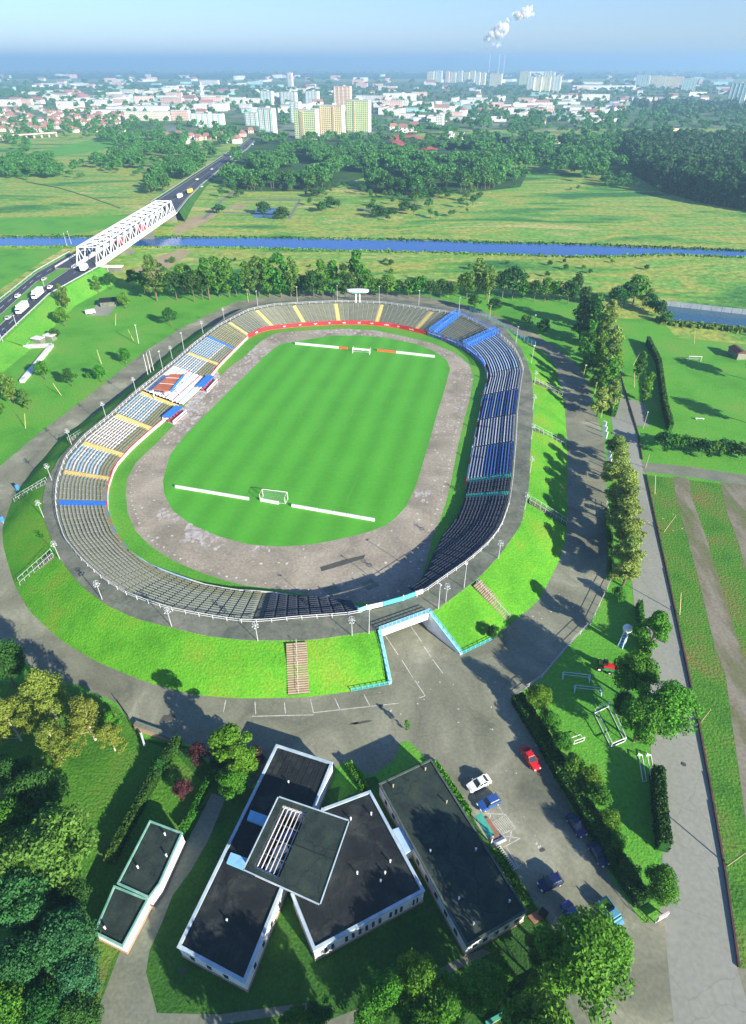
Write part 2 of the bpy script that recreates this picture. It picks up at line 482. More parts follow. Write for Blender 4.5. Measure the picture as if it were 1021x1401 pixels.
sheet('concrete_road', [(835, 560), (852, 527), (871, 593), (877, 629), (881, 648), (896, 716), (910, 780), (921, 832), (934, 894), (953, 986), (967, 1060), (974, 1100), (990, 1193), (1008, 1322), (1060, 1500), (930, 1500), (922, 1401), (915, 1330), (907, 1240), (906, 1160), (901, 1112), (891, 1036), (882, 920), (868, 830), (862, 760), (856, 700), (846, 640)], .024, M['concrete_road'])
sheet('concrete_pad', [(859, 545), (884, 553), (888, 584), (869, 582)], .028, M['concrete_road'])
sheet('shaded_garden_lawn', [(196, 1012), (262, 1022), (300, 1060), (345, 1078), (380, 1100), (520, 1060), (590, 1040), (616, 1072), (640, 1108), (668, 1152), (720, 1224), (752, 1264), (790, 1332), (835, 1401), (700, 1500), (100, 1500), (150, 1320), (205, 1230), (255, 1130), (290, 1085), (240, 1030)], .024, M['shaded_garden'])  # darker lawn sheet, foreground shade painted into its green
sheet('dirt_path_north', [(836, 445), (850, 448), (846, 475), (854, 530), (846, 530), (838, 480)], .018, M['sand'])
ribbon('cross_road', [(878, 632), (940, 638), (1021, 650), (1140, 668)], [(880, 645), (940, 652), (1021, 664), (1140, 686)], .026, M['path'])
ribbon('dirt_track', [(922, 651), (924, 680), (940, 734), (955, 788), (968, 843), (978, 885), (993, 924), (1000, 978), (1012, 1060), (1030, 1200), (1060, 1400)],
       [(943, 655), (946, 680), (966, 734), (982, 788), (1000, 843), (1014, 890), (1030, 924), (1048, 978), (1064, 1060), (1100, 1200), (1150, 1400)], .022, M['dirt'])
sheet('dirt_yard', [(986, 660), (1060, 668), (1090, 900), (1040, 860), (1010, 740), (994, 700)], .022, M['dirt'])
sheet('garden_path', [(290, 1085), (309, 1092), (285, 1150), (262, 1190), (236, 1226), (222, 1262), (205, 1300), (200, 1330), (215, 1386), (300, 1388), (420, 1372), (420, 1384), (300, 1402), (180, 1420), (120, 1420), (150, 1340), (165, 1300), (205, 1232), (240, 1180), (268, 1130)], .03, M['path'])
sheet('paved_path', [(440, 1400), (560, 1352), (618, 1316), (660, 1298), (672, 1304), (622, 1328), (560, 1366), (440, 1420)], .03, M['path'])
sheet('yard_south', [(672, 1420), (690, 1398), (760, 1366), (800, 1350), (850, 1420)], .038, M['path'])
sheet('sand_court_west', [(124, 428), (134, 414), (158, 408), (160, 418), (148, 432), (126, 432)], .02, M['concrete_road'])
# hedged lawns in front of the buildings
sheet('lawn_wedge', [(470, 1046), (480, 1042), (502, 1082), (478, 1088), (462, 1098)], .034, M['lawn'])
sheet('lawn_strip', [(549, 1016), (560, 1014), (588, 1042), (582, 1040), (520, 1070), (512, 1060), (540, 1040)], .034, M['lawn'])

# ------------------------------------------------------------------ stadium geometry
AX = Vector((math.cos(R(77.8)), math.sin(R(77.8)), 0))
PX_ = Vector((AX.y, -AX.x, 0))          # towards the east stand
CEN = Vector((-16.5, 190, 0))
HL, RR = 38.0, 50.0
PER = 4 * HL + 2 * math.pi * RR
def od(t):
    s = (t % 1.0) * PER
    if s < 2 * HL: return CEN + AX * (s - HL), PX_.copy()
    s -= 2 * HL
    if s < math.pi * RR:
        a = s / RR
        return CEN + AX * HL, PX_ * math.cos(a) + AX * math.sin(a)
    s -= math.pi * RR
    if s < 2 * HL: return CEN + AX * (HL - s), -PX_
    a = (s - 2 * HL) / RR
    return CEN - AX * HL, -PX_ * math.cos(a) - AX * math.sin(a)
def t_of(p):
    q = Vector((p[0], p[1], 0)) - CEN
    al, ac = q.dot(AX), q.dot(PX_)
    if abs(al) <= HL:
        s = al + HL if ac > 0 else 2 * HL + math.pi * RR + (HL - al)
    elif al > HL:
        s = 2 * HL + math.atan2(al - HL, ac) * RR
    else:
        s = 4 * HL + math.pi * RR + math.atan2(-al - HL, -ac) * RR
    return (s / PER) % 1.0
NT = 480
def radii(pts, z, smooth=2, closed=True):
    W_ = [G(x, y, z) for x, y in pts]
    out = []
    for i in range(NT):
        o, d = od(i / NT)
        best = None
        for k in range(len(W_)):
            a, b = W_[k], W_[(k + 1) % len(W_)]
            e = b - a
            den = d.x * e.y - d.y * e.x
            if abs(den) < 1e-9: continue
            w = a - o
            r = (w.x * e.y - w.y * e.x) / den
            u = (w.x * d.y - w.y * d.x) / den
            if r > 0 and -1e-6 <= u <= 1 + 1e-6: best = r if best is None else max(best, r)
        out.append(best)
    for i in range(NT):
        if out[i] is None: out[i] = out[i - 1] or 50.0
    a = np.array(out)
    for _ in range(smooth):
        a = (np.roll(a, 1) + a * 2 + np.roll(a, -1)) / 4
    return a
def rad(arr, t):
    x = (t % 1.0) * NT
    i = int(x)
    f = x - i
    return arr[i % NT] * (1 - f) + arr[(i + 1) % NT] * f
A_ = [(383, 471), (417, 465), (457, 459), (490, 459), (527, 462), (567, 470), (593, 480), (611, 492), (616, 505), (608, 535), (598, 567), (585, 613), (570, 663), (556, 693), (540, 710), (526, 720), (497, 730), (463, 738), (427, 745), (383, 748), (340, 745), (300, 734), (262, 718), (236, 698), (225, 676), (223, 658), (233, 622), (253, 596), (283, 566), (316, 533), (340, 510), (362, 488)]
B_ = [(380, 455), (423, 452), (473, 450), (513, 452), (553, 460), (593, 470), (626, 485), (643, 500), (648, 518), (643, 545), (635, 575), (626, 613), (618, 656), (610, 688), (602, 712), (593, 732), (583, 770), (572, 806), (545, 818), (510, 826), (470, 824), (420, 814), (370, 805), (333, 801), (300, 792), (266, 780), (233, 765), (206, 747), (186, 727), (175, 702), (172, 677), (174, 656), (186, 633), (213, 608), (240, 580), (262, 558), (283, 532), (310, 506), (336, 487), (358, 466)]
C_ = [(340, 460), (363, 450), (407, 445), (457, 442), (500, 442), (540, 446), (584, 456), (623, 470), (641, 479), (659, 494), (667, 509), (667, 522), (661, 540), (655, 573), (646, 616), (639, 655), (637, 680), (628, 704), (604, 736), (589, 772), (573, 812), (505, 834), (500, 835), (457, 827), (407, 818), (360, 811), (333, 811), (283, 803), (233, 786), (200, 772), (176, 755), (156, 726), (147, 697), (147, 670), (157, 639), (180, 613), (206, 590), (230, 570), (246, 555), (290, 513), (300, 500), (320, 480)]
D_ = [(340, 426), (373, 419), (423, 416), (473, 414), (526, 416), (573, 423), (600, 427), (633, 433), (679, 456), (692, 466), (704, 479), (712, 494), (716, 507), (712, 532), (708, 565), (706, 604), (702, 655), (697, 690), (686, 722), (669, 745), (642, 769), (613, 789), (575, 816), (530, 832), (480, 843), (407, 848), (357, 853), (333, 853), (286, 846), (233, 836), (176, 816), (143, 795), (113, 768), (90, 740), (80, 710), (77, 687), (79, 662), (90, 630), (116, 600), (153, 570), (186, 540), (213, 518), (240, 496), (266, 473), (300, 447)]
E_ = [(340, 418), (380, 412), (430, 408), (480, 406), (530, 408), (580, 414), (640, 425), (690, 447), (715, 480), (727, 512), (730, 543), (729, 578), (726, 616), (725, 655), (722, 680), (713, 718), (686, 757), (657, 789), (598, 834), (520, 862), (423, 876), (340, 876), (283, 870), (233, 858), (186, 846), (143, 826), (110, 800), (82, 765), (72, 740), (60, 710), (58, 683), (66, 650), (97, 613), (133, 580), (163, 553), (190, 531), (220, 505), (246, 482), (280, 455), (310, 433)]
F_ = [(300, 437), (480, 420), (690, 455), (745, 481), (760, 502), (769, 535), (773, 558), (776, 604), (777, 642), (776, 689), (776, 725), (766, 766), (736, 824), (704, 849), (673, 876), (630, 896), (533, 936), (480, 946), (423, 954), (333, 956), (266, 951), (200, 933), (133, 906), (83, 876), (40, 836), (20, 800), (5, 750), (3, 723), (20, 676), (50, 640), (80, 602), (126, 568), (160, 545), (193, 518), (233, 480), (266, 456)]
ZT = 5.0
rA, rB, rC, rD, rE, rF = radii(A_, 0), radii(B_, 0), radii(C_, .7), radii(D_, ZT), radii(E_, ZT), radii(F_, 0)
rE = np.maximum(rE, rD + 2.5)
tn0, tn1 = t_of(G(700, 455)), t_of(G(275, 455))
for i in range(NT):
    if tn0 < i / NT < tn1: rF[i] = rE[i] + 6.5
rF = np.maximum(rF, rE + 4)
rC = np.minimum(rC, rD - .3)
rB = np.minimum(rB, rC - .15)
def at(arr, t, z=0.0, off=0.0):
    o, d = od(t)
    p = o + d * (rad(arr, t) + off)
    return Vector((p.x, p.y, z))
def trange(t0, t1, step=1 / 240):
    if t1 < t0: t1 += 1
    n = max(1, round((t1 - t0) / step))
    return [t0 + (t1 - t0) * i / n for i in range(n + 1)]
def disc(name, arr, z, m):
    mb = MB()
    mb.poly([at(arr, i / 240) for i in range(240)], z)
    return tag(mb.build(name, m), kind='structure')
disc('stadium_grass_verge', rC, .030, M['lawn'])
disc('speedway_track', rB, .036, M['track'])
disc('football_pitch', rA, .042, M['pitch'])

# walkway on the crest of the bank
mb = MB()
T_ = trange(0, 1)
for i in range(len(T_) - 1):
    a, b = T_[i], T_[i + 1]
    mb.quad(at(rD, a, ZT, -.5), at(rE, a, ZT), at(rE, b, ZT), at(rD, b, ZT, -.5))
    mb.quad(at(rE, a, ZT), at(rE, a, ZT - .25), at(rE, b, ZT - .25), at(rE, b, ZT))
tag(mb.build('stadium_walkway', M['walk']), kind='structure')

# grass bank with the gap of the vehicle portal
PW_T, PW_B = G(519, 863, ZT), G(534, 936, 0)
PE_T, PE_B = G(588, 838, ZT), G(631, 896, 0)
teT, teB, twT, twB = t_of(PE_T), t_of(PE_B), t_of(PW_T), t_of(PW_B)
def span(a, b):
    return (b - a) if b > a else b - a + 1
mb = MB()
n = 236; K = 6
def bankpt(f, g):
    tt, tb = teT + span(teT, twT) * f, teB + span(teB, twB) * f
    a, b = at(rE, tt, ZT - .1), at(rF, tb, .03)
    p = a.lerp(b, g)
    p.z += .35 * math.sin(math.pi * g) + (.12 * math.sin(tt * 190) + .1 * math.sin(tt * 77 + g * 5)) * math.sin(math.pi * g)
    return p
for i in range(n):
    for k in range(K):
        mb.quad(bankpt(i / n, k / K), bankpt(i / n, (k + 1) / K), bankpt((i + 1) / n, (k + 1) / K), bankpt((i + 1) / n, k / K))
bank = tag(mb.build('grass_embankment', M['bank'], smooth=True), kind='structure')

# portal under the walkway
po = empty('vehicle_portal', (PW_T.x, PW_T.y, 0), 'white and pale blue concrete portal carrying the stadium walkway over the vehicle entrance', 'gateway')
dirE = (PE_T - PW_T); dirE.z = 0; dirE.normalize()
nout = Vector((dirE.y, -dirE.x, 0))
o_ = po.location
def wingwall(a, b, side):
    mb = MB(o_)
    s = dirE * .25 * side
    a0, b0 = a.copy(), b.copy(); a0.z = 0; b0.z = 0
    b1 = b.copy(); b1.z = .5
    a1 = a.copy(); a1.z = ZT + .1
    mb.hexa([a0 - s, b0 - s, b0 + s, a0 + s] if side > 0 else [a0 + s, b0 + s, b0 - s, a0 - s], [a1 - s, b1 - s, b1 + s, a1 + s] if side > 0 else [a1 + s, b1 + s, b1 - s, a1 - s])
    mb.build('wing_wall', M['white'], po)
    mb = MB(o_)
    mb.bar(a1 + Vector((0, 0, .1)), b1 + Vector((0, 0, .1)), .75, .22)
    mb.build('coping', M['lblue'], po)
    mb = MB(o_)
    for f in (0.55, 1.0):
        mb.bar(a1 + Vector((0, 0, .15 + f)), b1 + Vector((0, 0, .15 + f)), .07)
    for k in range(8):
        p = a1.lerp(b1, k / 7)
        mb.bar(p, p + Vector((0, 0, 1.2)), .07)
    mb.build('handrail', M['turq'], po)
wingwall(PW_T, PW_B, 1)
wingwall(PE_T, PE_B, -1)
iW, iE = at(rD, twT, 0, -.3), at(rD, teT, 0, -.3)
for p, q in ((PW_T, iW), (PE_T, iE)):
    mb = MB(o_)
    mb.bar((p.x, p.y, 1.95), (q.x, q.y, 1.95), .4, 3.9)
    mb.build('side_wall', M['wall'], po)
mb = MB(o_)
mb.hexa([(PW_T + nout * .2).xy.to_3d() + Vector((0, 0, 3.3)), (PE_T + nout * .2).xy.to_3d() + Vector((0, 0, 3.3)), (PE_T - nout * .4).xy.to_3d() + Vector((0, 0, 3.3)), (PW_T - nout * .4).xy.to_3d() + Vector((0, 0, 3.3))],
        [PW_T + nout * .2 + Vector((0, 0, .1)), PE_T + nout * .2 + Vector((0, 0, .1)), PE_T - nout * .4 + Vector((0, 0, .1)), PW_T - nout * .4 + Vector((0, 0, .1))])
mb.build('beam', M['white'], po)
mb = MB(o_)
mb.hexa([Vector((p.x, p.y, 4.2)) for p in (PW_T, PE_T, iE, iW)], [Vector((p.x, p.y, 4.96)) for p in (PW_T, PE_T, iE, iW)])
mb.build('deck', M['walk'], po)
mb = MB(o_)
for k in range(13):
    p = PW_T.lerp(PE_T, k / 12)
    mb.bar(p, p + Vector((0, 0, 1.25)), .08)
for h in (.15, .5, .85, 1.2):
    mb.bar(PW_T + Vector((0, 0, h)), PE_T + Vector((0, 0, h)), .09)
mb.build('parapet_rail', M['lblue'], po)
for (a, b) in ((PE_B, G(676, 874)), (G(481, 946), PW_B)):
    fr = empty('low_railing', a, 'turquoise low railing running along the bank foot %s the portal' % ('right of' if a is PE_B else 'left of'), 'railing')
    mb = MB(a)
    for h in (.15, .55, .95):
        mb.bar(a + Vector((0, 0, h)), b + Vector((0, 0, h)), .08)
    mb.build('rail', M['turq'], fr)
    for k in range(8):
        p = a.lerp(b, k / 7)
        mb = MB(a); mb.bar(p, p + Vector((0, 0, 1.05)), .1); mb.build('post', M['turq'], fr)

# ------------------------------------------------------------------ terraces
def zrow(k): return 4.7 - .27 * k
def terrace(name, t0, t1, colf, grid, label, darkst=False, pitch=.88):
    ts = trange(t0, t1)
    base = at(rC, ts[len(ts) // 2], 0)
    root = empty(name, base, label, 'terrace', 'seating blocks of the stadium bowl')
    mb = MB(base)
    kmax = 0
    for i in range(len(ts) - 1):
        a, b = ts[i], ts[i + 1]
        la, lb = rad(rC, a) - rad(rD, a), rad(rC, b) - rad(rD, b)
        k = 0
        while k < 24:
            ea0, ea1 = max(-.5 - pitch * k, la), max(-.5 - pitch * (k + 1), la)
            eb0, eb1 = max(-.5 - pitch * k, lb), max(-.5 - pitch * (k + 1), lb)
            if ea0 - ea1 < 1e-4 and eb0 - eb1 < 1e-4: break
            z, z2 = zrow(k), zrow(k + 1)
            mb.quad(at(rD, a, z, ea1), at(rD, a, z, ea0), at(rD, b, z, eb0), at(rD, b, z, eb1))
            mb.quad(at(rD, a, z2, ea1), at(rD, a, z, ea1), at(rD, b, z, eb1), at(rD, b, z2, eb1))
            if k == 0:
                mb.quad(at(rD, a, z, ea0), at(rD, a, ZT, ea0), at(rD, b, ZT, eb0), at(rD, b, z, eb0))
            kmax = max(kmax, k)
            k += 1
    mb.build('steps', M['terrace_shaded' if darkst else 'terrace'], root)
    for k in range(kmax + 1):
        mb = MB(base)
        z = zrow(k)
        e = -.5 - pitch * k - .42
        i0 = 0
        for i in range(len(ts) - 1):
            a, b = ts[i], ts[i + 1]
            if rad(rC, a) - rad(rD, a) > e - .35 or rad(rC, b) - rad(rD, b) > e - .35: continue
            p0, p1, q0, q1 = at(rD, a, 0, e - .2), at(rD, a, 0, e + .2), at(rD, b, 0, e - .2), at(rD, b, 0, e + .2)
            if grid:
                g = grid / max(.5, (q0 - p0).length)
                p0, q0 = p0.lerp(q0, g / 2), q0.lerp(p0, g / 2)
                p1, q1 = p1.lerp(q1, g / 2), q1.lerp(p1, g / 2)
            zz = lambda p, h: Vector((p.x, p.y, z + h))
            mb.hexa([zz(p0, .36), zz(p1, .36), zz(q1, .36), zz(q0, .36)], [zz(p0, .46), zz(p1, .46), zz(q1, .46), zz(q0, .46)])
            m0, m1 = p0.lerp(p1, .35), p0.lerp(p1, .65)
            n0, n1 = m0.lerp(q0, .12), m1.lerp(q1, .12)
            mb.hexa([zz(m0, .0), zz(m1, .0), zz(n1, .0), zz(n0, .0)], [zz(m0, .36), zz(m1, .36), zz(n1, .36), zz(n0, .36)])
        if mb.f:
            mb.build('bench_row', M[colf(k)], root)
    return root

def aisle(t, m, w, label, zlift=.05, hw=None):
    """a flight of steps down the terrace"""
    la = rad(rC, t) - rad(rD, t)
    n = int((-la - .5) / .44)
    o, d = od(t)
    s = Vector((-d.y, d.x, 0)) * w / 2
    base = at(rC, t, 0)
    root = empty('terrace_stairs', base, label, 'stairs', 'stairs between the seating blocks')
    mb = MB(base)
    for k in range(n):
        r0, r1 = rad(rD, t) - .5 - .44 * k, rad(rD, t) - .5 - .44 * (k + 1)
        z = 4.86 - .135 * k + zlift
        a, b = o + d * r1, o + d * r0
        mb.hexa([a - s + Vector((0, 0, z - .4)), b - s + Vector((0, 0, z - .4)), b + s + Vector((0, 0, z - .4)), a + s + Vector((0, 0, z - .4))],
                [a - s + Vector((0, 0, z)), b - s + Vector((0, 0, z)), b + s + Vector((0, 0, z)), a + s + Vector((0, 0, z))])
    mb.build('step_flight', m, root)
    return root

def DT(x, y): return t_of(G(x, y, ZT))
AI = [  # px on the top rail, paint of the stairs, width, label of the stairs, then the block that follows (kind, label)
    ((575, 816), None, 0, '', ('dark', 'dark terrace in shadow narrowing to a tip beside the vehicle portal, right side')),
    ((698, 674), 'green', 1.9, 'green painted stairs on the shaded right terrace, nearer of the two', ('darkb', 'short dark block between the two green painted stairs')),
    ((702, 650), 'green', 1.9, 'green painted stairs on the right terrace, farther of the two', ('blue', 'deep blue bench block just beyond the green stairs')),
    ((704, 604), 'walk', .9, 'grey stairs between the deep blue block and the silver block', ('silver', 'silver and white bench block between two blue blocks')),
    ((708, 567), 'walk', .9, 'grey stairs between the silver block and the middle blue block', ('blue2', 'blue bench block in the middle of the right terrace')),
    ((709, 532), 'walk', .9, 'grey stairs between the middle blue block and the bend', ('silver2', 'silver bench block where the right terrace starts to bend')),
    ((707, 502), 'walk', .9, 'grey stairs crossing the bend of the right terrace', ('light', 'light blue bench block at the bend beside the fenced away sector')),
    ((679, 456), 'blue', 2.4, 'blue fenced corridor stairs on the near side of the away sector', ('away', 'olive benches of the away sector inside blue cage fences')),
    ((628, 431), 'blue', 2.4, 'blue fenced corridor stairs on the far side of the away sector', ('grey', 'narrow grey block between the blue cage and the first yellow stairs')),
    ((592, 426), 'yellow', 1.8, 'yellow stairs at the far end next to the blue cage', ('grey', 'grey far end block right of the scoreboard')),
    ((523, 417), 'yellow', 1.8, 'yellow stairs at the far end right of the scoreboard', ('grey', 'grey far end block directly under the oval scoreboard')),
    ((460, 416), 'yellow', 1.8, 'yellow stairs at the far end left of the scoreboard', ('grey', 'grey far end block two blocks left of the scoreboard')),
    ((405, 420), 'yellow', 1.8, 'yellow stairs in the far left part of the bowl above the red wall', ('grey', 'grey block above the left half of the red wall')),
    ((353, 425), 'yellow', 1.8, 'yellow stairs at the left end of the red wall', ('grey', 'grey block on the far left bend')),
    ((311, 440), 'yellow', 1.6, 'yellow stairs on the far left bend', ('yel', 'yellow grey block next to the blue painted stairs')),
    ((288, 461), 'blue', 1.6, 'blue painted stairs on the far left side', ('lw', 'light blue and white block beyond the main stand, farther one')),
    ((263, 483), 'yellow', 2.0, 'yellow stairs between the two light blocks beyond the main stand', ('lw2', 'blue and white block right beside the covered main stand')),
    ((236, 500), None, 0, '', None),
    ((197, 537), 'yellow', 2.2, 'yellow stairs on the near side of the main stand', ('lw3', 'light blue block on the near side of the main stand')),
    ((161, 568), 'yellow', 2.2, 'yellow stairs between the light blue and the white block', ('white', 'white and pale pink bench block on the left terrace')),
    ((115, 606), 'yellow', 2.2, 'yellow stairs between the white block and the lowest light blue block', ('lw3', 'light blue bench block at the near left bend')),
    ((90, 645), 'yellow', 2.0, 'yellow stairs ending the coloured benches at the near left bend', ('olive', 'short olive grid block between yellow and blue stairs')),
    ((78, 688), 'blue', 2.4, 'wide blue stairs across the near left bend', ('olive', 'long olive and grey grid block on the near left bend')),
    ((352, 851), 'walk', 1.8, 'bare concrete stairs in the near terrace', ('darkg', 'dark grid block narrowing to a tip left of the portal')),
    ((492, 838), None, 0, '', None)]
def colour(kind):
    low = lambda c, o: (lambda k: c if k < 10 else o)
    return {'dark': (lambda k: 'b_dark', .35), 'darkb': (lambda k: 'b_dark', .35), 'blue': (lambda k: 'b_blue' if k < 9 else 'b_silver_shaded', 0), 'silver': (lambda k: 'b_silver_shaded' if k % 3 else 'b_silver', 0),
            'blue2': (lambda k: 'b_blue' if k % 3 < 2 else 'b_silver_shaded', 0), 'silver2': (lambda k: 'b_silver_shaded' if k % 2 else 'b_silver', 0), 'light': (lambda k: 'b_light' if k % 3 else 'b_silver_shaded', 0),
            'away': (lambda k: 'b_yellow' if k % 5 == 0 else 'b_grey', 0), 'grey': (lambda k: 'b_grey', .3), 'yel': (lambda k: 'b_yellow' if k % 2 else 'b_grey', 0),
            'lw': (lambda k: 'b_light' if k < 9 else ('b_white' if k < 10 else 'b_grey'), 0), 'lw2': (lambda k: ('b_light', 'b_white')[k % 2] if k < 10 else 'b_olive', 0),
            'lw3': (low('b_light', 'b_olive')[0] if False else (lambda k: ('b_light', 'b_light', 'b_white')[k % 3] if k < 10 else 'b_olive'), 0),
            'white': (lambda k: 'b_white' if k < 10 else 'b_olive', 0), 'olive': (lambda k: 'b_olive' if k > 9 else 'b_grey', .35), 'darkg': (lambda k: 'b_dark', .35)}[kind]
ATS = [DT(*a[0]) for a in AI]
for i in range(len(AI)):
    px, m, w, lab, blk = AI[i]
    if m:
        aisle(ATS[i], M[m], w, lab)
    if blk:
        cf, gr = colour(blk[0])
        w0, w1 = w / 2 + .05, AI[i + 1][2] / 2 + .05
        r0 = rad(rD, ATS[i]); r1 = rad(rD, ATS[i + 1])
        def dt(t, wv):   # metres along the rail to t
            return wv / ((at(rD, t + .002, 0, -6) - at(rD, t - .002, 0, -6)).length / .004)
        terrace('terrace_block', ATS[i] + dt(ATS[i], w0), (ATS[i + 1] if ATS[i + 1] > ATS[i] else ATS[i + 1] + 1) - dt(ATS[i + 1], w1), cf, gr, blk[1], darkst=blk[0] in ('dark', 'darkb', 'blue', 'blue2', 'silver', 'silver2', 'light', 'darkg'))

# main stand: white tiers, rust red canopy, blue dugouts
t0, t1 = ATS[17], ATS[18]
root = empty('main_stand', at(rC, (t0 + t1) / 2), 'main stand with white tiers and a rust red canopy roof', 'grandstand')
mb = MB(root.location)
ts = trange(t0, t1 - .004)
for i in range(len(ts) - 1):
    for k in range(12):
        e0, e1 = -.5 - 1.2 * k, -.5 - 1.2 * (k + 1)
        z, z2 = 4.9 - .36 * k, 4.9 - .36 * (k + 1)
        mb.quad(at(rD, ts[i], z, e1), at(rD, ts[i], z, e0), at(rD, ts[i + 1], z, e0), at(rD, ts[i + 1], z, e1))
        mb.quad(at(rD, ts[i], z2, e1), at(rD, ts[i], z, e1), at(rD, ts[i + 1], z, e1), at(rD, ts[i + 1], z2, e1))
mb.build('tiers', M['white'], root)
for k, e in enumerate((-4.5, -7, -9, -11.5, -13.5)):
    mb = MB(root.location)
    z = 4.9 + .36 * e / 1.2
    for i in range(len(ts) - 1):
        mb.bar(at(rD, ts[i], z + .75, e), at(rD, ts[i + 1], z + .75, e), .14)
        mb.bar(at(rD, ts[i], z, e), at(rD, ts[i], z + .75, e), .1)
    mb.build('rail', M['red'] if k % 2 else M['lblue'], root)
cv = [G(209, 532, 7.2), G(233, 512, 7.6), G(252, 512, 7.2), G(233, 535, 6.6)]
mb = MB(root.location)
mb.hexa([p - Vector((0, 0, .3)) for p in cv], cv)
can = mb.build('canopy', M['rustroof'], root)
for k in range(9):
    mb = MB(root.location)
    a, b = cv[0].lerp(cv[1], k / 8), cv[3].lerp(cv[2], k / 8)
    mb.bar(a + Vector((0, 0, .05)), b + Vector((0, 0, .05)), .12, .1)
    mb.build('roof_seam', M['b_white'] if k in (3, 6) else M['rustroof'], can)
mb = MB(root.location); mb.bar(cv[3] - Vector((0, 0, .15)), cv[2] - Vector((0, 0, .15)), .3, .9); mb.build('fascia', M['blue'], root)
for p in (cv[0], cv[3], cv[1], cv[2], cv[0].lerp(cv[1], .5), cv[3].lerp(cv[2], .5)):
    mb = MB(root.location); mb.bar(Vector((p.x, p.y, 2.4)), p - Vector((0, 0, .3)), .22); mb.build('post', M['white'], root)
bx = cv[0].lerp(cv[1], .5).lerp(cv[3].lerp(cv[2], .5), .25)
for (a, b, lab) in ((G(228, 571, 2.2), G(246, 556, 2.2), 'blue roofed team dugout on the near side of the main stand'), (G(275, 529, 2.2), G(289, 514, 2.2), 'blue roofed team dugout on the far side of the main stand')):
    dg = empty('team_dugout', Vector((a.x, a.y, 0)), lab, 'dugout', 'team dugouts at the main stand')
    d = (b - a).normalized(); nn = Vector((d.y, -d.x, 0))
    mb = MB(dg.location)
    mb.hexa([a - nn * 1.6 - Vector((0, 0, .15)), b - nn * 1.6 - Vector((0, 0, .15)), b + nn * 1.2 - Vector((0, 0, .15)), a + nn * 1.2 - Vector((0, 0, .15))], [a - nn * 1.6 + Vector((0, 0, .3)), b - nn * 1.6 + Vector((0, 0, .3)), b + nn * 1.2, a + nn * 1.2])
    mb.build('roof', M['blue'], dg)
    mb = MB(dg.location); mb.bar(Vector((a.x, a.y, .6)) + nn * 2.2, Vector((b.x, b.y, .6)) + nn * 2.2, .3, 1.2); mb.build('front_wall', M['white'], dg)
    mb = MB(dg.location); mb.bar(Vector((a.x, a.y, .55)) + nn * 2.38, Vector((b.x, b.y, .55)) + nn * 2.38, .06, .4); mb.build('red_stripe', M['red'], dg)
    for f in (0, 1):
        p = a.lerp(b, f); mb = MB(dg.location); mb.bar(Vector((p.x, p.y, .2)) - nn * 1.5, Vector((p.x, p.y, 2)) - nn * 1.5, .2); mb.build('post', M['white'], dg)
    for k in range(5):
        p = a.lerp(b, (k + .5) / 5); mb = MB(dg.location); mb.box((p.x, p.y, .45), (.5, .5, .9)); mb.build('seat', M['red'], dg)
sheet('concrete_apron', [(229, 578), (252, 556), (268, 536), (288, 516), (298, 508), (302, 516), (282, 540), (262, 562), (244, 584)], .046, M['chalk'])

# wall at the foot of the terraces, panel by panel
tr0, tr1 = t_of(G(584, 456, .7)), t_of(G(338, 461, .7))
tL, tS0, tS1 = t_of(G(147, 680, .7)), t_of(G(176, 755, .7)), t_of(G(255, 796, .7))
tTW, tTE = t_of(G(500, 835, .7)), t_of(G(573, 812, .7))
tM0, tM1 = t_of(G(288, 513, .7)), t_of(G(230, 571, .7))
wall = empty('pitch_side_wall', at(rC, .5), 'low painted wall of panels round the foot of the terraces, red at the far end', 'wall')
def panel(a, b, m, cap, h=1.25):
    mb = MB(wall.location)
    p, q = at(rC, a, 0), at(rC, b, 0)
    p, q = p.lerp(q, .012), q.lerp(p, .012)
    mb.bar(p + Vector((0, 0, h / 2)), q + Vector((0, 0, h / 2)), .22, h)
    w = mb.build('wall_panel', m, wall)
    if cap:
        mb = MB(wall.location); mb.bar(p + Vector((0, 0, h + .06)), q + Vector((0, 0, h + .06)), .34, .12); mb.build('coping', cap, w)
    return w
NP = 120
for i in range(NP):
    a, b = i / NP, (i + 1) / NP
    m = (a + b) / 2
    if tr0 < m < tr1: w = panel(a, b, M['red'], M['red'], 1.7)
    elif tM0 < m < tM1: continue
    elif tr1 <= m < tM0: panel(a, b, M['pink'], M['red'])
    elif tM1 <= m < tL: panel(a, b, M['pink'], M['red'])
    elif tL <= m < tS0: panel(a, b, M['b_white'], M['red'] if i % 2 else M['blue'])
    elif tS0 <= m < tS1: panel(a, b, M['lblue'], M['b_light'])
    elif tS1 <= m < t_of(G(430, 822, .7)): panel(a, b, M['pink'], M['offwhite'])
    elif m < tTW: panel(a, b, M['lblue'] if i % 2 else M['offwhite'], M['red'] if i % 3 == 0 else M['white'])
    elif m > tTW: continue
    elif m < tr0: panel(a, b, M['b_silver'], M['orange'] if m < t_of(G(639, 655, .7)) and i % 2 else M['b_white'])
for i in range(26):     # white print on the red panels
    m = tr0 + (tr1 - tr0) * (i + .5) / 26
    if i % 2: continue
    o, d = od(m); s = Vector((-d.y, d.x, 0))
    mb = MB(wall.location)
    c = at(rC, m, .95, -.135)
    for k in range(3):
        w_ = 1.0 - .28 * k
        mb.quad(c + s * (k * .8 - 1.5) + Vector((0, 0, -.35)), c + s * (k * .8 - 1.0) + Vector((0, 0, -.35)), c + s * (k * .8 - .3) + Vector((0, 0, .35 * w_)), c + s * (k * .8 - .8) + Vector((0, 0, .35 * w_)))
    mb.build('white_print', M['white'], wall)

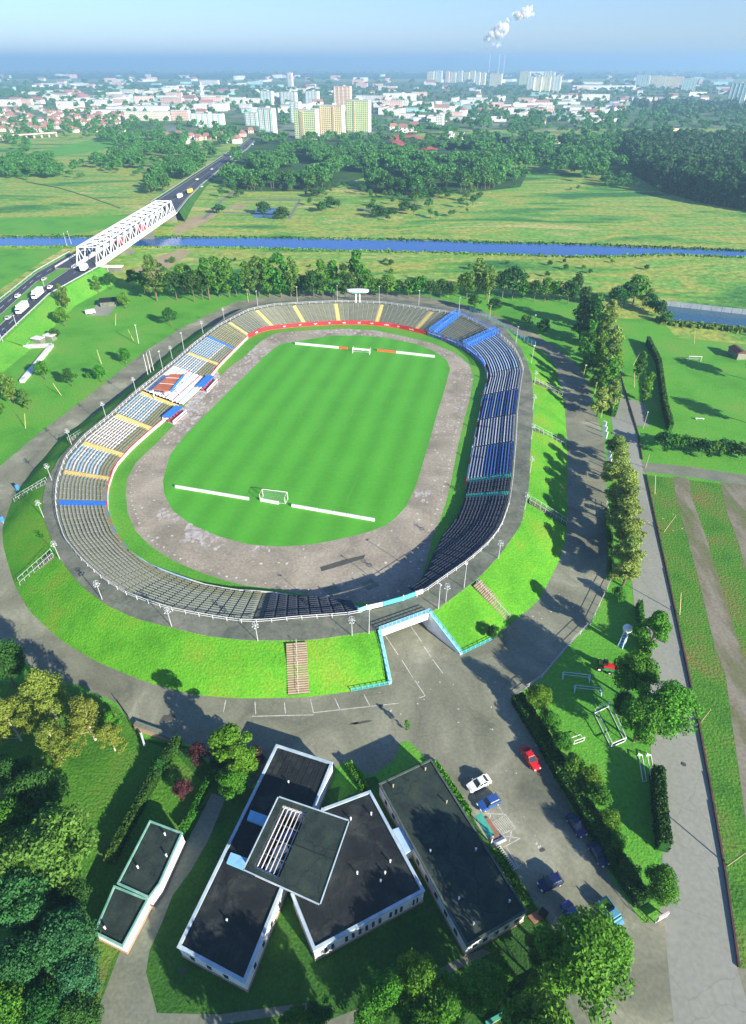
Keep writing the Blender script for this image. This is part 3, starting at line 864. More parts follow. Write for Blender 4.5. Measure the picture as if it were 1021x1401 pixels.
# parapet towards the track above the portal
pr = empty('track_side_parapet', at(rD, tTW, ZT), 'pale blue and white parapet panels on the walkway over the portal, track side', 'railing')
pts = [G(490, 838, 5.0), G(502, 834, 5.0), G(524, 829, 5.0), G(552, 821, 5.0), G(568, 815, 5.0), G(579, 811, 5.0)]
for i, c in enumerate(('lblue', 'white', 'turq', 'turq', 'white')):
    a, b = pts[i], pts[i + 1]
    mb = MB(pr.location); mb.bar(a.lerp(b, .02) + Vector((0, 0, .6)), b.lerp(a, .02) + Vector((0, 0, .6)), .18, 1.2); mb.build('parapet_panel', M[c], pr)
    mb = MB(pr.location); mb.bar(a, a + Vector((0, 0, 1.5)), .2); mb.build('post', M['blue' if i % 2 == 0 else 'white'], pr)

# top railing, post by post
rl = empty('crest_railing', at(rD, 0, ZT), 'long white railing along the top of the terraces', 'railing')
pm = MB(); pm.bar((0, 0, 0), (0, 0, 1.15), .08); pmesh = pm.build('post', M['white'], mesh_only=True)
mb = MB(rl.location)
skip = lambda t: (tTW - .012 < t or t < t_of(G(590, 806, 5)) * 0 + 0)
NR = 200
for i in range(NR):
    a, b = i / NR, (i + 1) / NR
    if at(rD, a, 0).y < 96 and -4 < at(rD, a, 0).x < 9: continue
    p, q = at(rD, a, ZT), at(rD, b, ZT)
    for h in (.6, 1.15): mb.bar(p + Vector((0, 0, h)), q + Vector((0, 0, h)), .08)
    o = link('post', pmesh, rl); o.location = p - rl.location
mb.build('rail', M['white'], rl)

# blue cage of the away sector
def cage(name, pts, h, m, label, step=2.0, post=.14, nrail=4, group=None):
    base = Vector(pts[0])
    root = empty(name, base, label, 'fence', group)
    pm_ = MB(); pm_.bar((0, 0, 0), (0, 0, h), post); me = pm_.build('post', m, mesh_only=True)
    L = 0
    rails = MB(base)
    for i in range(len(pts) - 1):
        a, b = Vector(pts[i]), Vector(pts[i + 1])
        n = max(1, int((b - a).length / step))
        for k in range(n):
            p = a.lerp(b, k / n)
            o = link('post', me, root); o.location = p - base
        for j in range(nrail):
            z = Vector((0, 0, h * (j + 1) / nrail - .05))
            rails.bar(a + z, b + z, post * .7)
    o = link('post', me, root); o.location = Vector(pts[-1]) - base
    rails.build('rail', m, root)
    return root
def radial(t, off=0):
    o, d = od(t); s = Vector((-d.y, d.x, 0)) * off
    return [at(rC, t, .9, .2) + s, at(rD, t, ZT, 0) + s]
tc1, tc2 = ATS[7], ATS[8]
cage('cage_fence', radial(tc1, -1.4), 2.6, M['blue'], 'blue cage fence line at the light blue benches', 1.2, .2)
cage('cage_fence', radial(tc1, 1.4), 2.6, M['blue'], 'blue cage fence line on the near edge of the olive away benches', 1.2, .2)
cage('cage_fence', radial(tc2, -1.4), 2.6, M['blue'], 'blue cage fence line on the far edge of the olive away benches', 1.2, .2)
cage('cage_fence', radial(tc2, 1.4), 2.6, M['blue'], 'blue cage fence line beside the grey far end block', 1.2, .2)
cage('cage_fence', [at(rC, t, .2, -.3) for t in trange(t_of(G(664, 503, .7)), t_of(G(586, 457, .7)))], 2.4, M['blue'], 'blue mesh fence in front of the away sector at the track verge', 1.3, .17, 6)
cage('cage_fence', [at(rD, t, ZT, .4) for t in trange(tc1 - .006, tc2 + .004)], 2.2, M['blue'], 'blue fence along the walkway behind the away sector', 1.6, .14)
cage('cage_fence', [G(643, 427, 3.5), G(664, 436, 3), G(690, 450, 2), G(712, 464, .5), G(732, 474, .1)], 2.2, M['turq'], 'turquoise fence sloping down the bank behind the away sector', 2.0, .14)

# stairs on the outside of the bank
def staircase(a, b, w, n, label, rail='white', centre=False):
    root = empty('bank_stairs', b, label, 'stairs', 'stairs up the outside of the grass bank')
    d = (b - a); hd = Vector((d.x, d.y, 0)); s = Vector((-hd.y, hd.x, 0)).normalized() * w / 2
    mb = MB()
    L = hd.length / n
    mb.box((0, 0, 0), (L * 1.05 * .62, w, .34), math.atan2(hd.y, hd.x))
    me = mb.build('step', M['path'] if not centre else M['steps2'], mesh_only=True)
    for k in range(n):
        p = a.lerp(b, (k + .5) / n)
        o = link('step', me, root); o.location = p - b + Vector((0, 0, .42))
    mb = MB(b)
    mb.hexa([a - s * .97 - Vector((0, 0, .4)), b - s * .97 - Vector((0, 0, .4)), b + s * .97 - Vector((0, 0, .4)), a + s * .97 - Vector((0, 0, .4))],
            [a - s * .97 + Vector((0, 0, .42)), b - s * .97 + Vector((0, 0, .42)), b + s * .97 + Vector((0, 0, .42)), a + s * .97 + Vector((0, 0, .42))])
    mb.build('stringer', M['steps_dark'], root)
    for f in ((0,) if centre else (-1, 1)):
        mb = MB(b)
        u = Vector((0, 0, .45))
        mb.bar(a + s * f + u + Vector((0, 0, 1)), b + s * f + u + Vector((0, 0, 1)), .06)
        for k in range(8):
            p = a.lerp(b, k / 7) + s * f + u
            mb.bar(p, p + Vector((0, 0, 1)), .06)
        mb.build('handrail', M['b_silver'], root)
    return root
M['steps2'] = mat('tan_stair_slabs', [(.30, .24, .16), (.42, .34, .24)], scale=.8)
M['steps_dark'] = mat('dark_stair_base', [(.06, .05, .04), (.10, .09, .06)], scale=.8)
staircase(G(406, 881, 4.7), G(409, 951, .05), 4.1, 22, 'wide tan stairs with a centre handrail on the near bank', centre=True)
staircase(G(652, 799, 4.7), G(697, 848, .05), 2.7, 20, 'tan stairs with a centre handrail right of the portal', centre=True)
staircase(G(725, 687, 4.7), G(775, 718, .05), 1.7, 18, 'narrow grey stairs on the right bank, nearest of the three')
staircase(G(731, 588, 4.7), G(773, 610, .05), 1.7, 16, 'narrow grey stairs on the right bank, middle one of three')
staircase(G(732, 523, 4.7), G(769, 542, .05), 1.7, 16, 'narrow grey stairs on the right bank, farthest of the three')
staircase(G(73, 760, 4.7), G(28, 800, .05), 1.9, 18, 'narrow grey stairs with white rails on the left bank, nearest to the trees')
staircase(G(64, 661, 4.7), G(22, 686, .05), 1.6, 16, 'narrow grey stairs on the left bank beside the blue posts')
staircase(G(97, 604, 4.7), G(126, 586, .05), 1.4, 10, 'narrow stairs on the left bank between two lamp posts')

# ------------------------------------------------------------------ pitch furniture
def board(a, b, h, cols, label, seglen=4.0):
    root = empty('advertising_board', a, label, 'advertising board', 'boards behind the goals')
    L = (b - a).length
    n = max(1, round(L / seglen))
    for k in range(n):
        p, q = a.lerp(b, (k + .02) / n), a.lerp(b, (k + .98) / n)
        mb = MB(a); z = Vector((0, 0, h / 2))
        mb.bar(p + z, q + z, .5, h)
        mb.build('board_panel', M[cols(k, n)], root)
    return root
board(G(240, 667), G(341, 684), .8, lambda k, n: 'white', 'long white board left of the near goal')
board(G(356, 685), G(382, 690), .8, lambda k, n: 'white', 'short white board directly behind the near goal')
board(G(399, 693), G(513, 713), .8, lambda k, n: 'white', 'long white board right of the near goal')
board(G(404, 471), G(476, 478), .9, lambda k, n: 'orange' if k > n * .83 else 'white', 'white and orange board left of the far goal')
board(G(483, 478), G(505, 480), .6, lambda k, n: 'white', 'short white board behind the far goal')
board(G(516, 480), G(595, 489), .9, lambda k, n: 'orange' if k < n * .28 else 'white', 'orange and white board right of the far goal')
def goal(c, rz, label, m='white', w=7.32, h=2.44, d=2.2, poles=True):
    root = empty('football_goal', c, label, 'goal', None, rz)
    mb = MB()
    for s in (-1, 1): mb.tube((s * w / 2, 0, 0), (s * w / 2, 0, h), .1, n=6)
    mb.tube((-w / 2, 0, h), (w / 2, 0, h), .1, n=6)
    mb.build('goal_frame', M[m], root)
    mb = MB()
    for s in (-1, 1):
        mb.tube((s * w / 2, -d, 0), (s * w / 2, -d, h * (.95 if poles else .1)), .07, n=5)
        mb.tube((s * w / 2, -d, h * .9 if poles else .05), (s * w / 2, 0, h), .03, n=4)
        mb.tube((s * w / 2, -d, .05), (s * w / 2, 0, .05), .05, n=4)
    mb.tube((-w / 2, -d, .05), (w / 2, -d, .05), .05, n=4)
    mb.build('net_support', M['b_white'], root)
    mb = MB()
    for k in range(19):
        x = -w / 2 + w * k / 18
        mb.bar((x, 0, h), (x, -d, .05), .015)
    for k in range(7):
        f = k / 6
        mb.bar((-w / 2, -d * f, h * (1 - f) + .05), (w / 2, -d * f, h * (1 - f) + .05), .015)
    mb.build('net', M['b_silver'], root)
    return root
gn, gf = G(377, 681), G(494, 484.5)
goal(gn, R(77.8 - 90), 'white goal at the near end of the pitch')
goal(gf, R(77.8 + 90), 'white goal at the far end of the pitch')
# pitch lines, almost worn away
def line(mb, a, b, w):
    d = (b - a); s = Vector((-d.y, d.x, 0)).normalized() * w / 2
    mb.quad(a - s, b - s, b + s, a + s)
mb = MB()
cA, cB = gn + AX * .0, gf
hw = 33.0
q = [cA - PX_ * hw, cA + PX_ * hw, cB + PX_ * hw, cB - PX_ * hw]
for p in q: p.z = .05
M['faint'] = mat('faint_lime_line', [(.09, .36, .04), (.13, .38, .08)], scale=.3)
for i in range(4): line(mb, q[i], q[(i + 1) % 4], .12)
mid = (cA + cB) / 2; mid.z = .05
line(mb, mid - PX_ * hw, mid + PX_ * hw, .12)
for i in range(48):
    a, b = i * math.pi / 24, (i + 1) * math.pi / 24
    line(mb, mid + Vector((math.cos(a), math.sin(a), 0)) * 9.15, mid + Vector((math.cos(b), math.sin(b), 0)) * 9.15, .12)
for c, s in ((cA, 1), (cB, -1)):
    for dd, ww in ((16.5, 20.16), (5.5, 9.16)):
        e = [c - PX_ * ww, c - PX_ * ww + AX * dd * s, c + PX_ * ww + AX * dd * s, c + PX_ * ww]
        for p in e: p.z = .05
        for i in range(3): line(mb, e[i], e[i + 1], .12)
tag(mb.build('pitch_lines', M['faint']), kind='structure')
# track stones and stains
mb = MB()
def blob(mb, c, r, z, n=7, sx=1.0, rz=0.0):
    pts = []
    for i in range(n):
        a = 2 * math.pi * i / n
        rr = r * rnd.uniform(.6, 1.15)
        x, y = math.cos(a) * rr * sx, math.sin(a) * rr
        pts.append((c[0] + x * math.cos(rz) - y * math.sin(rz), c[1] + x * math.sin(rz) + y * math.cos(rz)))
    mb.poly(pts, z)
i = 0
while i < 190:
    t = i / 190
    w = rad(rB, t) - rad(rA, t)
    p = at(rB, t, 0, -1.6 + rnd.uniform(-.3, .3))
    blob(mb, p, rnd.uniform(.18, .42), .044, 6)
    if rnd.random() < .35:
        blob(mb, at(rB, t, 0, -w * rnd.uniform(.2, .85)), rnd.uniform(.15, .5), .044, 6)
    i += 1
tag(mb.build('white_track_marks', M['marking']), kind='stuff')
mb = MB()
for (x, y, r, n) in ((245, 700, 1.6, 14), (232, 706, 1.2, 8), (268, 728, 1.8, 16), (288, 738, 1.4, 10), (270, 738, 1.2, 8), (352, 480, 1.8, 22), (345, 492, 1.6, 20), (336, 505, 1.5, 14), (372, 466, 1.5, 8), (440, 452, 2.2, 18), (478, 452, 2.4, 22), (510, 455, 1.6, 10),
                     (622, 556, 1.4, 10), (626, 548, 1.4, 8), (602, 584, 1.2, 6), (584, 676, 1.7, 9), (598, 578, 1.2, 7), (612, 620, .9, 6), (634, 516, 1.1, 8), (275, 560, 1.4, 18), (262, 575, 1.4, 16), (250, 590, 1.2, 12), (298, 540, 1.3, 14), (310, 524, 1.2, 12), (240, 606, 1.1, 8), (548, 648, .7, 4), (420, 762, .6, 6), (480, 782, .5, 4), (352, 752, 1.2, 5), (310, 765, .6, 4)):
    for _ in range(int(n * 2.6)):
        c = G(x + rnd.gauss(0, 10), y + rnd.gauss(0, 5.5))
        t = t_of(c)
        o, _d = od(t); rr = (Vector((c.x, c.y, 0)) - o).length
        if rad(rA, t) + .4 < rr < rad(rB, t) - .4:
            blob(mb, c, r * rnd.uniform(.12, .5), .046 + rnd.random() * .002, 9, rnd.uniform(.8, 2.2), rnd.uniform(1.0, 1.9))
tag(mb.build('pale_track_stains', M['chalk']), kind='stuff')
for (x, y, sx, sy) in ((455, 808, 14, 9), (506, 800, 14, 8)):
    c = G(x, y)
    tag(sheet('track_patch', [(x - sx, y - 2), (x + 2, y - sy), (x + sx, y + 1), (x - 2, y + sy)], .045, M['path']))
tag(sheet('dark_track_stain', [(438, 776), (470, 766), (500, 759), (498, 764), (468, 774), (440, 782)], .045, M['patch']))

# ------------------------------------------------------------------ lamp posts
def lamp_proto():
    root = empty('walkway_lamp', (0, 0, 0), 'white walkway lamp post with a ring shaped head', 'lamp post', 'ring headed lamp posts on the stadium walkway')
    mb = MB(); mb.tube((0, 0, 0), (0, 0, 5.2), .085, .05, 6); mb.build('pole', M['steel'], root)
    mb = MB()
    for k in range(10):
        a, b = k * math.pi / 5, (k + 1) * math.pi / 5
        for z, r in ((4.3, .55), (5.1, .55)):
            mb.bar((r * math.cos(a), r * math.sin(a), z), (r * math.cos(b), r * math.sin(b), z), .055)
        if k % 2 == 0: mb.bar((0, 0, 4.7), (.55 * math.cos(a), .55 * math.sin(a), 4.3), .05); mb.bar((0, 0, 4.7), (.55 * math.cos(a), .55 * math.sin(a), 5.1), .05)
    mb.build('ring_head', M['steel'], root)
    for k in range(5):
        a = k * 2 * math.pi / 5
        mb = MB(); mb.sphere((.6 * math.cos(a), .6 * math.sin(a), 4.3), .13, 6, 4); mb.build('lamp', M['b_silver'], root)
    return root
lp = lamp_proto()
LPL = ['on the left walkway beside the nearest grey bank stairs', 'on the lower left walkway, next one below the grey bank stairs', 'on the near left walkway halfway to the tan stairs', 'just left of the wide tan stairs', 'between the wide tan stairs and the portal', 'on the walkway right of the portal', 'at the lower right bend above the dark terrace', 'at the top of the nearest grey stairs of the right bank', 'beside the green terrace stairs on the right', 'at the top of the middle grey stairs of the right bank', 'on the right walkway beside the middle blue block', 'at the top of the farthest grey stairs of the right bank', 'on the left walkway at the stairs with the blue posts', 'on the left walkway at the blue terrace stairs', 'on the left walkway at the lowest light blue block', 'behind the white bench block on the left', 'at the near side of the main stand', 'behind the far end of the main stand', 'behind the blue and white block beyond the main stand', 'on the far left bend near the yellow grey block']
LPX = [(82, 765), (140, 820), (235, 857), (353, 877), (482, 870), (610, 824), (682, 764), (718, 697), (725, 647), (727, 601), (729, 560), (731, 526), (71, 657), (60, 708), (98, 608), (145, 570), (186, 535), (236, 491), (278, 456), (307, 437)]
for i, (x, y) in enumerate(LPX):
    o = lp if i == 0 else copy_tree(lp)
    o['label'] = 'ring headed lamp ' + LPL[i]
    p = G(x, y, ZT); o.location = p; o.rotation_euler.z = i * .7
def spot(m, h, r, name, label, cat, group, pts, z=0.0, lean=0.0, arm=False):
    root = empty(name, (0, 0, 0), label, cat, group)
    mb = MB(); mb.tube((0, 0, 0), (lean, 0, h), r, r * .65, 6); mb.build('pole', M[m], root)
    if arm:
        mb = MB(); mb.box((lean, 0, h + .1), (.8, .25, .15)); mb.build('lamp_head', M['white'], root)
    for i, (x, y) in enumerate(pts):
        o = root if i == 0 else copy_tree(root)
        o.location = G(x, y, z); o.rotation_euler.z = i * 2.1
    return root
spot('steel', 7.0, .09, 'floodlight_mast', 'slim white mast with a small lamp head on the stadium walkway', 'mast', 'slim masts on the stadium walkway',
     [(505, 867), (600, 833), (635, 804), (727, 497), (706, 470), (353, 419), (407, 413), (462, 411), (519, 412), (573, 418), (628, 428), (223, 505), (252, 479)], ZT, .1, True)
spot('white', 8.5, .10, 'flagpole', 'bare white flagpole in the row of three behind the main stand', 'flagpole', 'three flagpoles behind the main stand', [(203, 514), (207, 511.5), (211, 509)], 2.5)
spot('wood', 5.5, .13, 'wooden_pole', 'short pale wooden pole leaning in the grass beside a road', 'pole', 'pale wooden poles in the grass',
     [(908, 728), (930, 841), (960, 986), (995, 1184), (896, 676), (883, 640), (866, 500), (868, 530), (84, 541), (35, 586), (139, 498), (183, 466), (158, 445), (950, 470)], 0, 1.6)
spot('wood', 6, .12, 'street_pole', 'thin pale lamp pole at the outer edge of the ring road', 'pole', 'thin poles along the ring road',
     [(836, 640), (822, 572), (812, 545), (797, 520), (340, 413), (418, 404), (560, 400), (613, 407), (668, 418), (730, 449), (670, 436), (880, 586), (837, 566)], 0, .1, True)
spot('steel', 8, .15, 'road_lamp', 'grey street lamp beside the dual carriageway', 'street lamp', 'street lamps along the dual carriageway',
     [(26, 456), (92, 337), (98, 334), (64, 404), (150, 378), (8, 476), (190, 470)], 1, .4, True)
for i, (x, y) in enumerate(((26, 672), (5, 716))):
    r_ = empty('blue_sign_post', G(x, y), 'small leaning blue post on the left bank foot, %s one' % ('farther', 'nearer')[i], 'post', 'blue posts on the left bank')
    mb = MB(); mb.box((0, 0, 1.4), (.9, .12, 1.6), .6); mb.build('panel', M['blue'], r_)
    mb = MB(); mb.bar((0, 0, 0), (0, 0, .8), .12); mb.build('leg', M['steel'], r_)
# oval scoreboard on two legs
sc = empty('oval_scoreboard', G(490, 414, ZT), 'white oval board on two legs above the far terrace', 'scoreboard')
mb = MB()
N_ = 28
B0 = [(5.0 * math.cos(a), 1.8 * math.sin(a), 5.0) for a in [2 * math.pi * k / N_ for k in range(N_)]]
B1 = [(5.3 * math.cos(a), 2.1 * math.sin(a), 6.1) for a in [2 * math.pi * k / N_ for k in range(N_)]]
mb.hexa(B0, B1); mb.build('board', M['white'], sc)
mb = MB()
B2 = [(x * 1.0, y * 1.0, 5.55) for x, y, z in B1]
mb.hexa([(x * 1.02, y * 1.05, 5.4) for x, y, z in B1], [(x * 1.02, y * 1.05, 5.65) for x, y, z in B1]); mb.build('rim', M['steel'], sc)
for s in (-1, 1):
    mb = MB(); mb.bar((s * .9, 0, 0), (s * .9, 0, 5.0), .5); mb.build('leg', M['white'], sc)
mb = MB(); mb.box((0, -1.95, 5.4), (5.5, .2, .6)); mb.build('display', M['turq'], sc)

# ------------------------------------------------------------------ upright slabs at the right edge of the ring road
mb = MB(); mb.box((0, 0, 1.2), (.35, 1.2, 2.4)); slab_me = mb.build('concrete_slab', M['white'], mesh_only=True)
for (x, y) in ((826, 585), (826.7, 592), (827.6, 599), (831.5, 621), (832.3, 628), (832.8, 635), (833, 642), (834, 652)):
    o = link('concrete_slab', slab_me); o.location = G(x, y); o.rotation_euler.z = R(45)
    tag(o, 'white upright concrete slab casting a long shadow at the ring road edge', 'slab', 'white slabs along the ring road')

# ------------------------------------------------------------------ fences and kerbs
def polyfence(name, px, h, m, label, step=3.0, post=.09, nrail=2, z=0, mesh=None):
    return cage(name, [G(x, y, z) for x, y in px], h, M[m], label, step, post, nrail)
polyfence('wire_fence', [(830, 690), (838, 757), (836, 795), (808, 854), (779, 883), (742, 927), (704, 955)], 1.4, 'steel', 'thin grey wire fence along the right edge of the ring road')
polyfence('wire_fence', [(700, 962), (752, 1052), (800, 1136), (850, 1218), (884, 1262)], 1.3, 'dark', 'thin dark wire fence on the right side of the car park')
polyfence('garden_fence', [(162, 962), (176, 982), (190, 1008)], 1.2, 'dark', 'short dark fence at the corner of the patchy lawn', 2)
mb = MB(G(842, 490))
KP = [(838, 478), (842, 490), (851, 527), (861, 560), (871, 593), (877, 629)]
KP2 = [(882, 650), (896, 716), (910, 780), (921, 832), (934, 894), (953, 986), (967, 1060), (974, 1100), (990, 1193), (1009, 1324)]
for j, kp in enumerate((KP, KP2)):
    rt_ = empty('kerb_pipe', G(*kp[0]), 'dark red and black kerb along the right edge of the concrete road, %s stretch' % ('farther', 'nearer')[j], 'kerb')
    for i in range(len(kp) - 1):
        a, b = G(kp[i][0] + 2, kp[i][1]), G(kp[i + 1][0] + 2, kp[i + 1][1])
        mb = MB(rt_.location); mb.bar(a + Vector((0, 0, .25)), b + Vector((0, 0, .15)), .28, .3); mb.build('kerb_stone', M['pipe'], rt_)
    rt_2 = None
rg = empty('green_rail_wall', G(672, 1404), 'low wall with a pale green coping at the bottom of the scene', 'wall')
a, b = G(664, 1404), G(756, 1353)
mb = MB(rg.location); mb.bar(a + Vector((0, 0, .5)), b + Vector((0, 0, .5)), .3, 1.0); mb.build('wall', M['plinth'], rg)
mb = MB(rg.location); mb.bar(a + Vector((0, 0, 1.08)), b + Vector((0, 0, 1.08)), .5, .16); mb.build('coping', M['green'], rg)
gw = empty('garden_wall', G(184, 992), 'low pale wall with an orange brick base at the ring road edge', 'wall')
a, b = G(186, 992), G(243, 1013)
mb = MB(gw.location); mb.bar(a + Vector((0, 0, .4)), b + Vector((0, 0, .4)), .9, .8); mb.build('wall', M['path'], gw)
mb = MB(gw.location); mb.bar(a + Vector((0, -.7, .2)), b + Vector((0, -.7, .2)), .4, .4); mb.build('brick_base', M['plinth'], gw)
gp = empty('white_gate_post', G(196, 1018), 'white leaning gate bar on the lawn by the ring road', 'gate')
mb = MB(gp.location); mb.bar(G(193, 1003, 1), G(198, 1020, 1), .3); mb.build('bar', M['white'], gp)
mb = MB(gp.location); mb.bar(G(193, 1003, 0), G(193, 1003, 1.1), .15); mb.build('post', M['white'], gp)

# painted markings
mb = MB()
def ml(x0, y0, x1, y1, w=.16, z=.03): 
    line(mb, G(x0, y0, z), G(x1, y1, z), w)
for s in ((349, 960, 350, 977), (389, 961, 391, 976), (425, 957, 429, 975), (458, 955, 465, 970), (498, 950, 507, 967), (309, 958, 306, 974), (429, 978, 345, 980), (429, 975, 546, 962), (527, 869, 545, 896), (550, 903, 565, 927), (568, 931, 582, 952), (582, 952, 573, 955), (563, 858, 577, 878), (580, 884, 590, 899), (592, 902, 606, 921)):
    ml(*s)
for s in ((667, 1113, 691, 1114), (669, 1122, 672, 1114), (691, 1114, 706, 1133), (671, 1127, 691, 1115), (685, 1142, 706, 1133), (671, 1127, 685, 1142), (687, 1143, 712, 1147), (712, 1147, 689, 1159), (693, 1159, 710, 1187), (697, 1152, 701, 1133), (706, 1189, 713, 1183), (683, 1104, 689, 1114)):
    ml(*s, w=.12)
for k in range(9):
    f = k / 8
    ml(671 + 18 * f, 1126 - 10 * f, 684 + 20 * f, 1141 - 8 * f, w=.09)
tag(mb.build('car_park_markings', M['marking']), kind='structure')
mb = MB()
for k in range(110):
    x, y = rnd.choice(((640, 880), (600, 920), (700, 1010), (670, 970), (740, 1130), (560, 990), (780, 690), (790, 620), (800, 800), (760, 840), (900, 700))) 
    c = G(x + rnd.gauss(0, 26), y + rnd.gauss(0, 26))
    t = t_of(c); o, _d = od(t)
    if (Vector((c.x, c.y, 0)) - o).length < rad(rF, t) + 1: continue
    if pix(c)[0] > 830 and pix(c)[0] < 880: continue
    blob(mb, c, rnd.uniform(.05, .2), .029, 8, rnd.uniform(1, 1.8), rnd.uniform(0, 3))
tag(mb.build('pale_paving_flecks', M['marking']), kind='stuff')
mb = MB()
for (x, y, a, b) in ((497, 988, 2.0, .35), (484, 990, .9, .3), (228, 984, 1.8, .9), (522, 965, .5, .4), (742, 1163, .5, .4)):
    blob(mb, G(x, y), b, .03, 10, a / b, .2)
tag(mb.build('asphalt_stains', M['patch']), kind='stuff')
for (x, y) in ((250, 1328), (936, 1046), (586, 1246)):
    o = MB(); c = G(x, y, .04); o.tube(c, c + Vector((0, 0, .06)), .38, n=14)
    tag(o.build('manhole_cover', M['patch']), {250: 'round manhole cover in the lawn below the long building', 936: 'round manhole cover in the pale concrete road', 586: 'round manhole cover beside the corner of the white building'}[x], 'manhole cover')

# ------------------------------------------------------------------ buildings in the foreground
def inset(P_, d):
    n = len(P_)
    ar = sum(P_[i].x * P_[(i + 1) % n].y - P_[(i + 1) % n].x * P_[i].y for i in range(n))
    sg = 1 if ar > 0 else -1
    out = []
    for i in range(n):
        a, b, c = P_[i - 1], P_[i], P_[(i + 1) % n]
        e1, e2 = (b - a).normalized(), (c - b).normalized()
        n1, n2 = Vector((-e1.y, e1.x, 0)) * sg, Vector((-e2.y, e2.x, 0)) * sg
        bi = (n1 + n2)
        bi = bi / max(.2, bi.dot(n1))
        out.append(b + bi * d)
    return out
def flat_building(name, roofpx, h, label, cat='building', wallm='wall', cop='coping', roofm='roof', plinth=True, z0=0, seams=0, seamrange=(0, 1), cw=.44):
    P_ = [G(x, y, h) for x, y in roofpx]
    for p in P_: p.z = 0
    root = empty(name, P_[0], label, cat)
    o = root.location
    mb = MB(o); mb.prism(inset(P_, .12), z0 + (.5 if plinth else 0), h - .32); mb.build('wall', M[wallm], root)
    if plinth:
        mb = MB(o); mb.prism(inset(P_, .02), z0, z0 + .5); mb.build('plinth', M['plinth'], root)
    I = inset(P_, cw + .06)
    mb = MB(o); mb.prism(I, h - .31, h - .15); rf = mb.build('roof', M[roofm], root)
    n = len(P_)
    mid_ = inset(P_, cw / 2)
    for i in range(n):
        a, b = mid_[i], mid_[(i + 1) % n]
        d = (b - a).normalized() * cw / 2
        mb = MB(o); mb.bar(a + d + Vector((0, 0, h - .12)), b + d * .98 + Vector((0, 0, h - .12)), cw, .36); mb.build('coping', M[cop], root)
    if seams:
        a0, a1, b0, b1 = I[0], I[1], I[3 if n == 4 else -1], I[2]
        f0, f1 = seamrange
        for k in range(1, seams):
            f = k / seams
            p, q_ = a0.lerp(a1, f), b0.lerp(b1, f)
            p, q_ = p.lerp(q_, f0), p.lerp(q_, f1)
            mb = MB(o); mb.bar(p + Vector((0, 0, h - .13)), q_ + Vector((0, 0, h - .13)), .1, .05); mb.build('felt_seam', M['seam'], rf)
    return root, P_
def vent(root, x, y, h, m='white'):
    p = G(x, y, h)
    mb = MB(root.location); mb.tube(p + Vector((0, 0, -.2)), p + Vector((0, 0, .5)), .11, n=8); mb.tube(p + Vector((0, 0, .55)), p + Vector((0, 0, .6)), .17, .08, n=8)
    mb.build('vent_pipe', M[m], root)
def wall_windows(root, a, b, h, fr, w=.55, hh=1.3, z=1.1, out=.06):
    d = (b - a).normalized(); n_ = Vector((d.y, -d.x, 0))
    L = (b - a).length
    for f in fr:
        c = a + d * (L * f) + n_ * (-.10)
        mb = MB(root.location)
        mb.bar(c - d * w / 2 + Vector((0, 0, z + hh / 2)), c + d * w / 2 + Vector((0, 0, z + hh / 2)), .1, hh)
        wdw = mb.build('window', M['glass'], root)
        mb = MB(root.location)
        for e, g in ((-1, 1), ):
            for s in (-1, 1):
                mb.bar(c + d * s * (w / 2 + .05) + Vector((0, 0, z - .05)), c + d * s * (w / 2 + .05) + Vector((0, 0, z + hh + .05)), .16)
        mb.bar(c - d * (w / 2 + .1) + Vector((0, 0, z - .06)), c + d * (w / 2 + .1) + Vector((0, 0, z - .06)), .22, .08)
        mb.build('window_frame', M['b_white'], wdw)
H1 = 3.7
b1, P1 = flat_building('long_pavilion', [(378, 1018), (456, 1043), (335, 1346), (242, 1296)], H1, 'long white walled pavilion with a black flat roof, leftmost wing below the ring road', seams=9, seamrange=(0, .27))
for s in ((395, 1071), (311, 1260)): vent(b1, *s, H1)
for (px, lab) in ((((343, 1108), (368, 1117), (361, 1130), (338, 1121)), 'roof_hatch'), (((316, 1166), (343, 1176), (334, 1190), (310, 1180)), 'roof_hatch')):
    mb = MB(b1.location); Q = [G(x, y, H1 + .3) for x, y in px]
    mb.hexa([p - Vector((0, 0, .5)) for p in Q], Q); mb.build(lab, M['lblue'], b1)
wall_windows(b1, P1[3], P1[2], H1, (.2, .45, .7), .9, 1.2)
wall_windows(b1, P1[2], P1[1], H1, (.08, .16, .24, .32), .7, 1.2)
b2, P2 = flat_building('white_pavilion', [(440, 1106), (507, 1081), (582, 1219), (429, 1302), (398, 1224)], H1 + .2, 'white pavilion with a black flat roof and a row of narrow windows below')
for s in ((508, 1114), (480, 1121), (534, 1179), (489, 1195), (527, 1195), (521, 1206)): vent(b2, *s, H1 + .2)
wall_windows(b2, P2[3], P2[2], H1, (.10, .16, .28, .34, .40, .46, .52, .58, .68, .73, .78, .90, .93), .5, 1.7, .9)
b3, P3 = None, None
RH = 7.0
P3 = [G(x, y, RH) for x, y in ((381, 1090), (478, 1123), (438, 1238), (333, 1190))]
b3 = empty('raised_hall', (P3[0].x, P3[0].y, 0), 'raised square hall roof over both pavilions, half open with bare beams', 'building')
for p in P3: p.z = 0
I3 = inset(P3, 1.0)
mb = MB(b3.location)
for i in range(4):
    a, b = I3[i], I3[(i + 1) % 4]
    mb.bar(a + Vector((0, 0, 5.2)), b + Vector((0, 0, 5.2)), .25, 2.9)
mb.build('wall', M['wall'], b3)
fS = .44
m0, m1 = P3[0].lerp(P3[1], fS), P3[3].lerp(P3[2], fS)
mb = MB(b3.location); mb.prism([m0, P3[1], P3[2], m1], RH - .35, RH); rf = mb.build('roof', M['roofgreen'], b3)
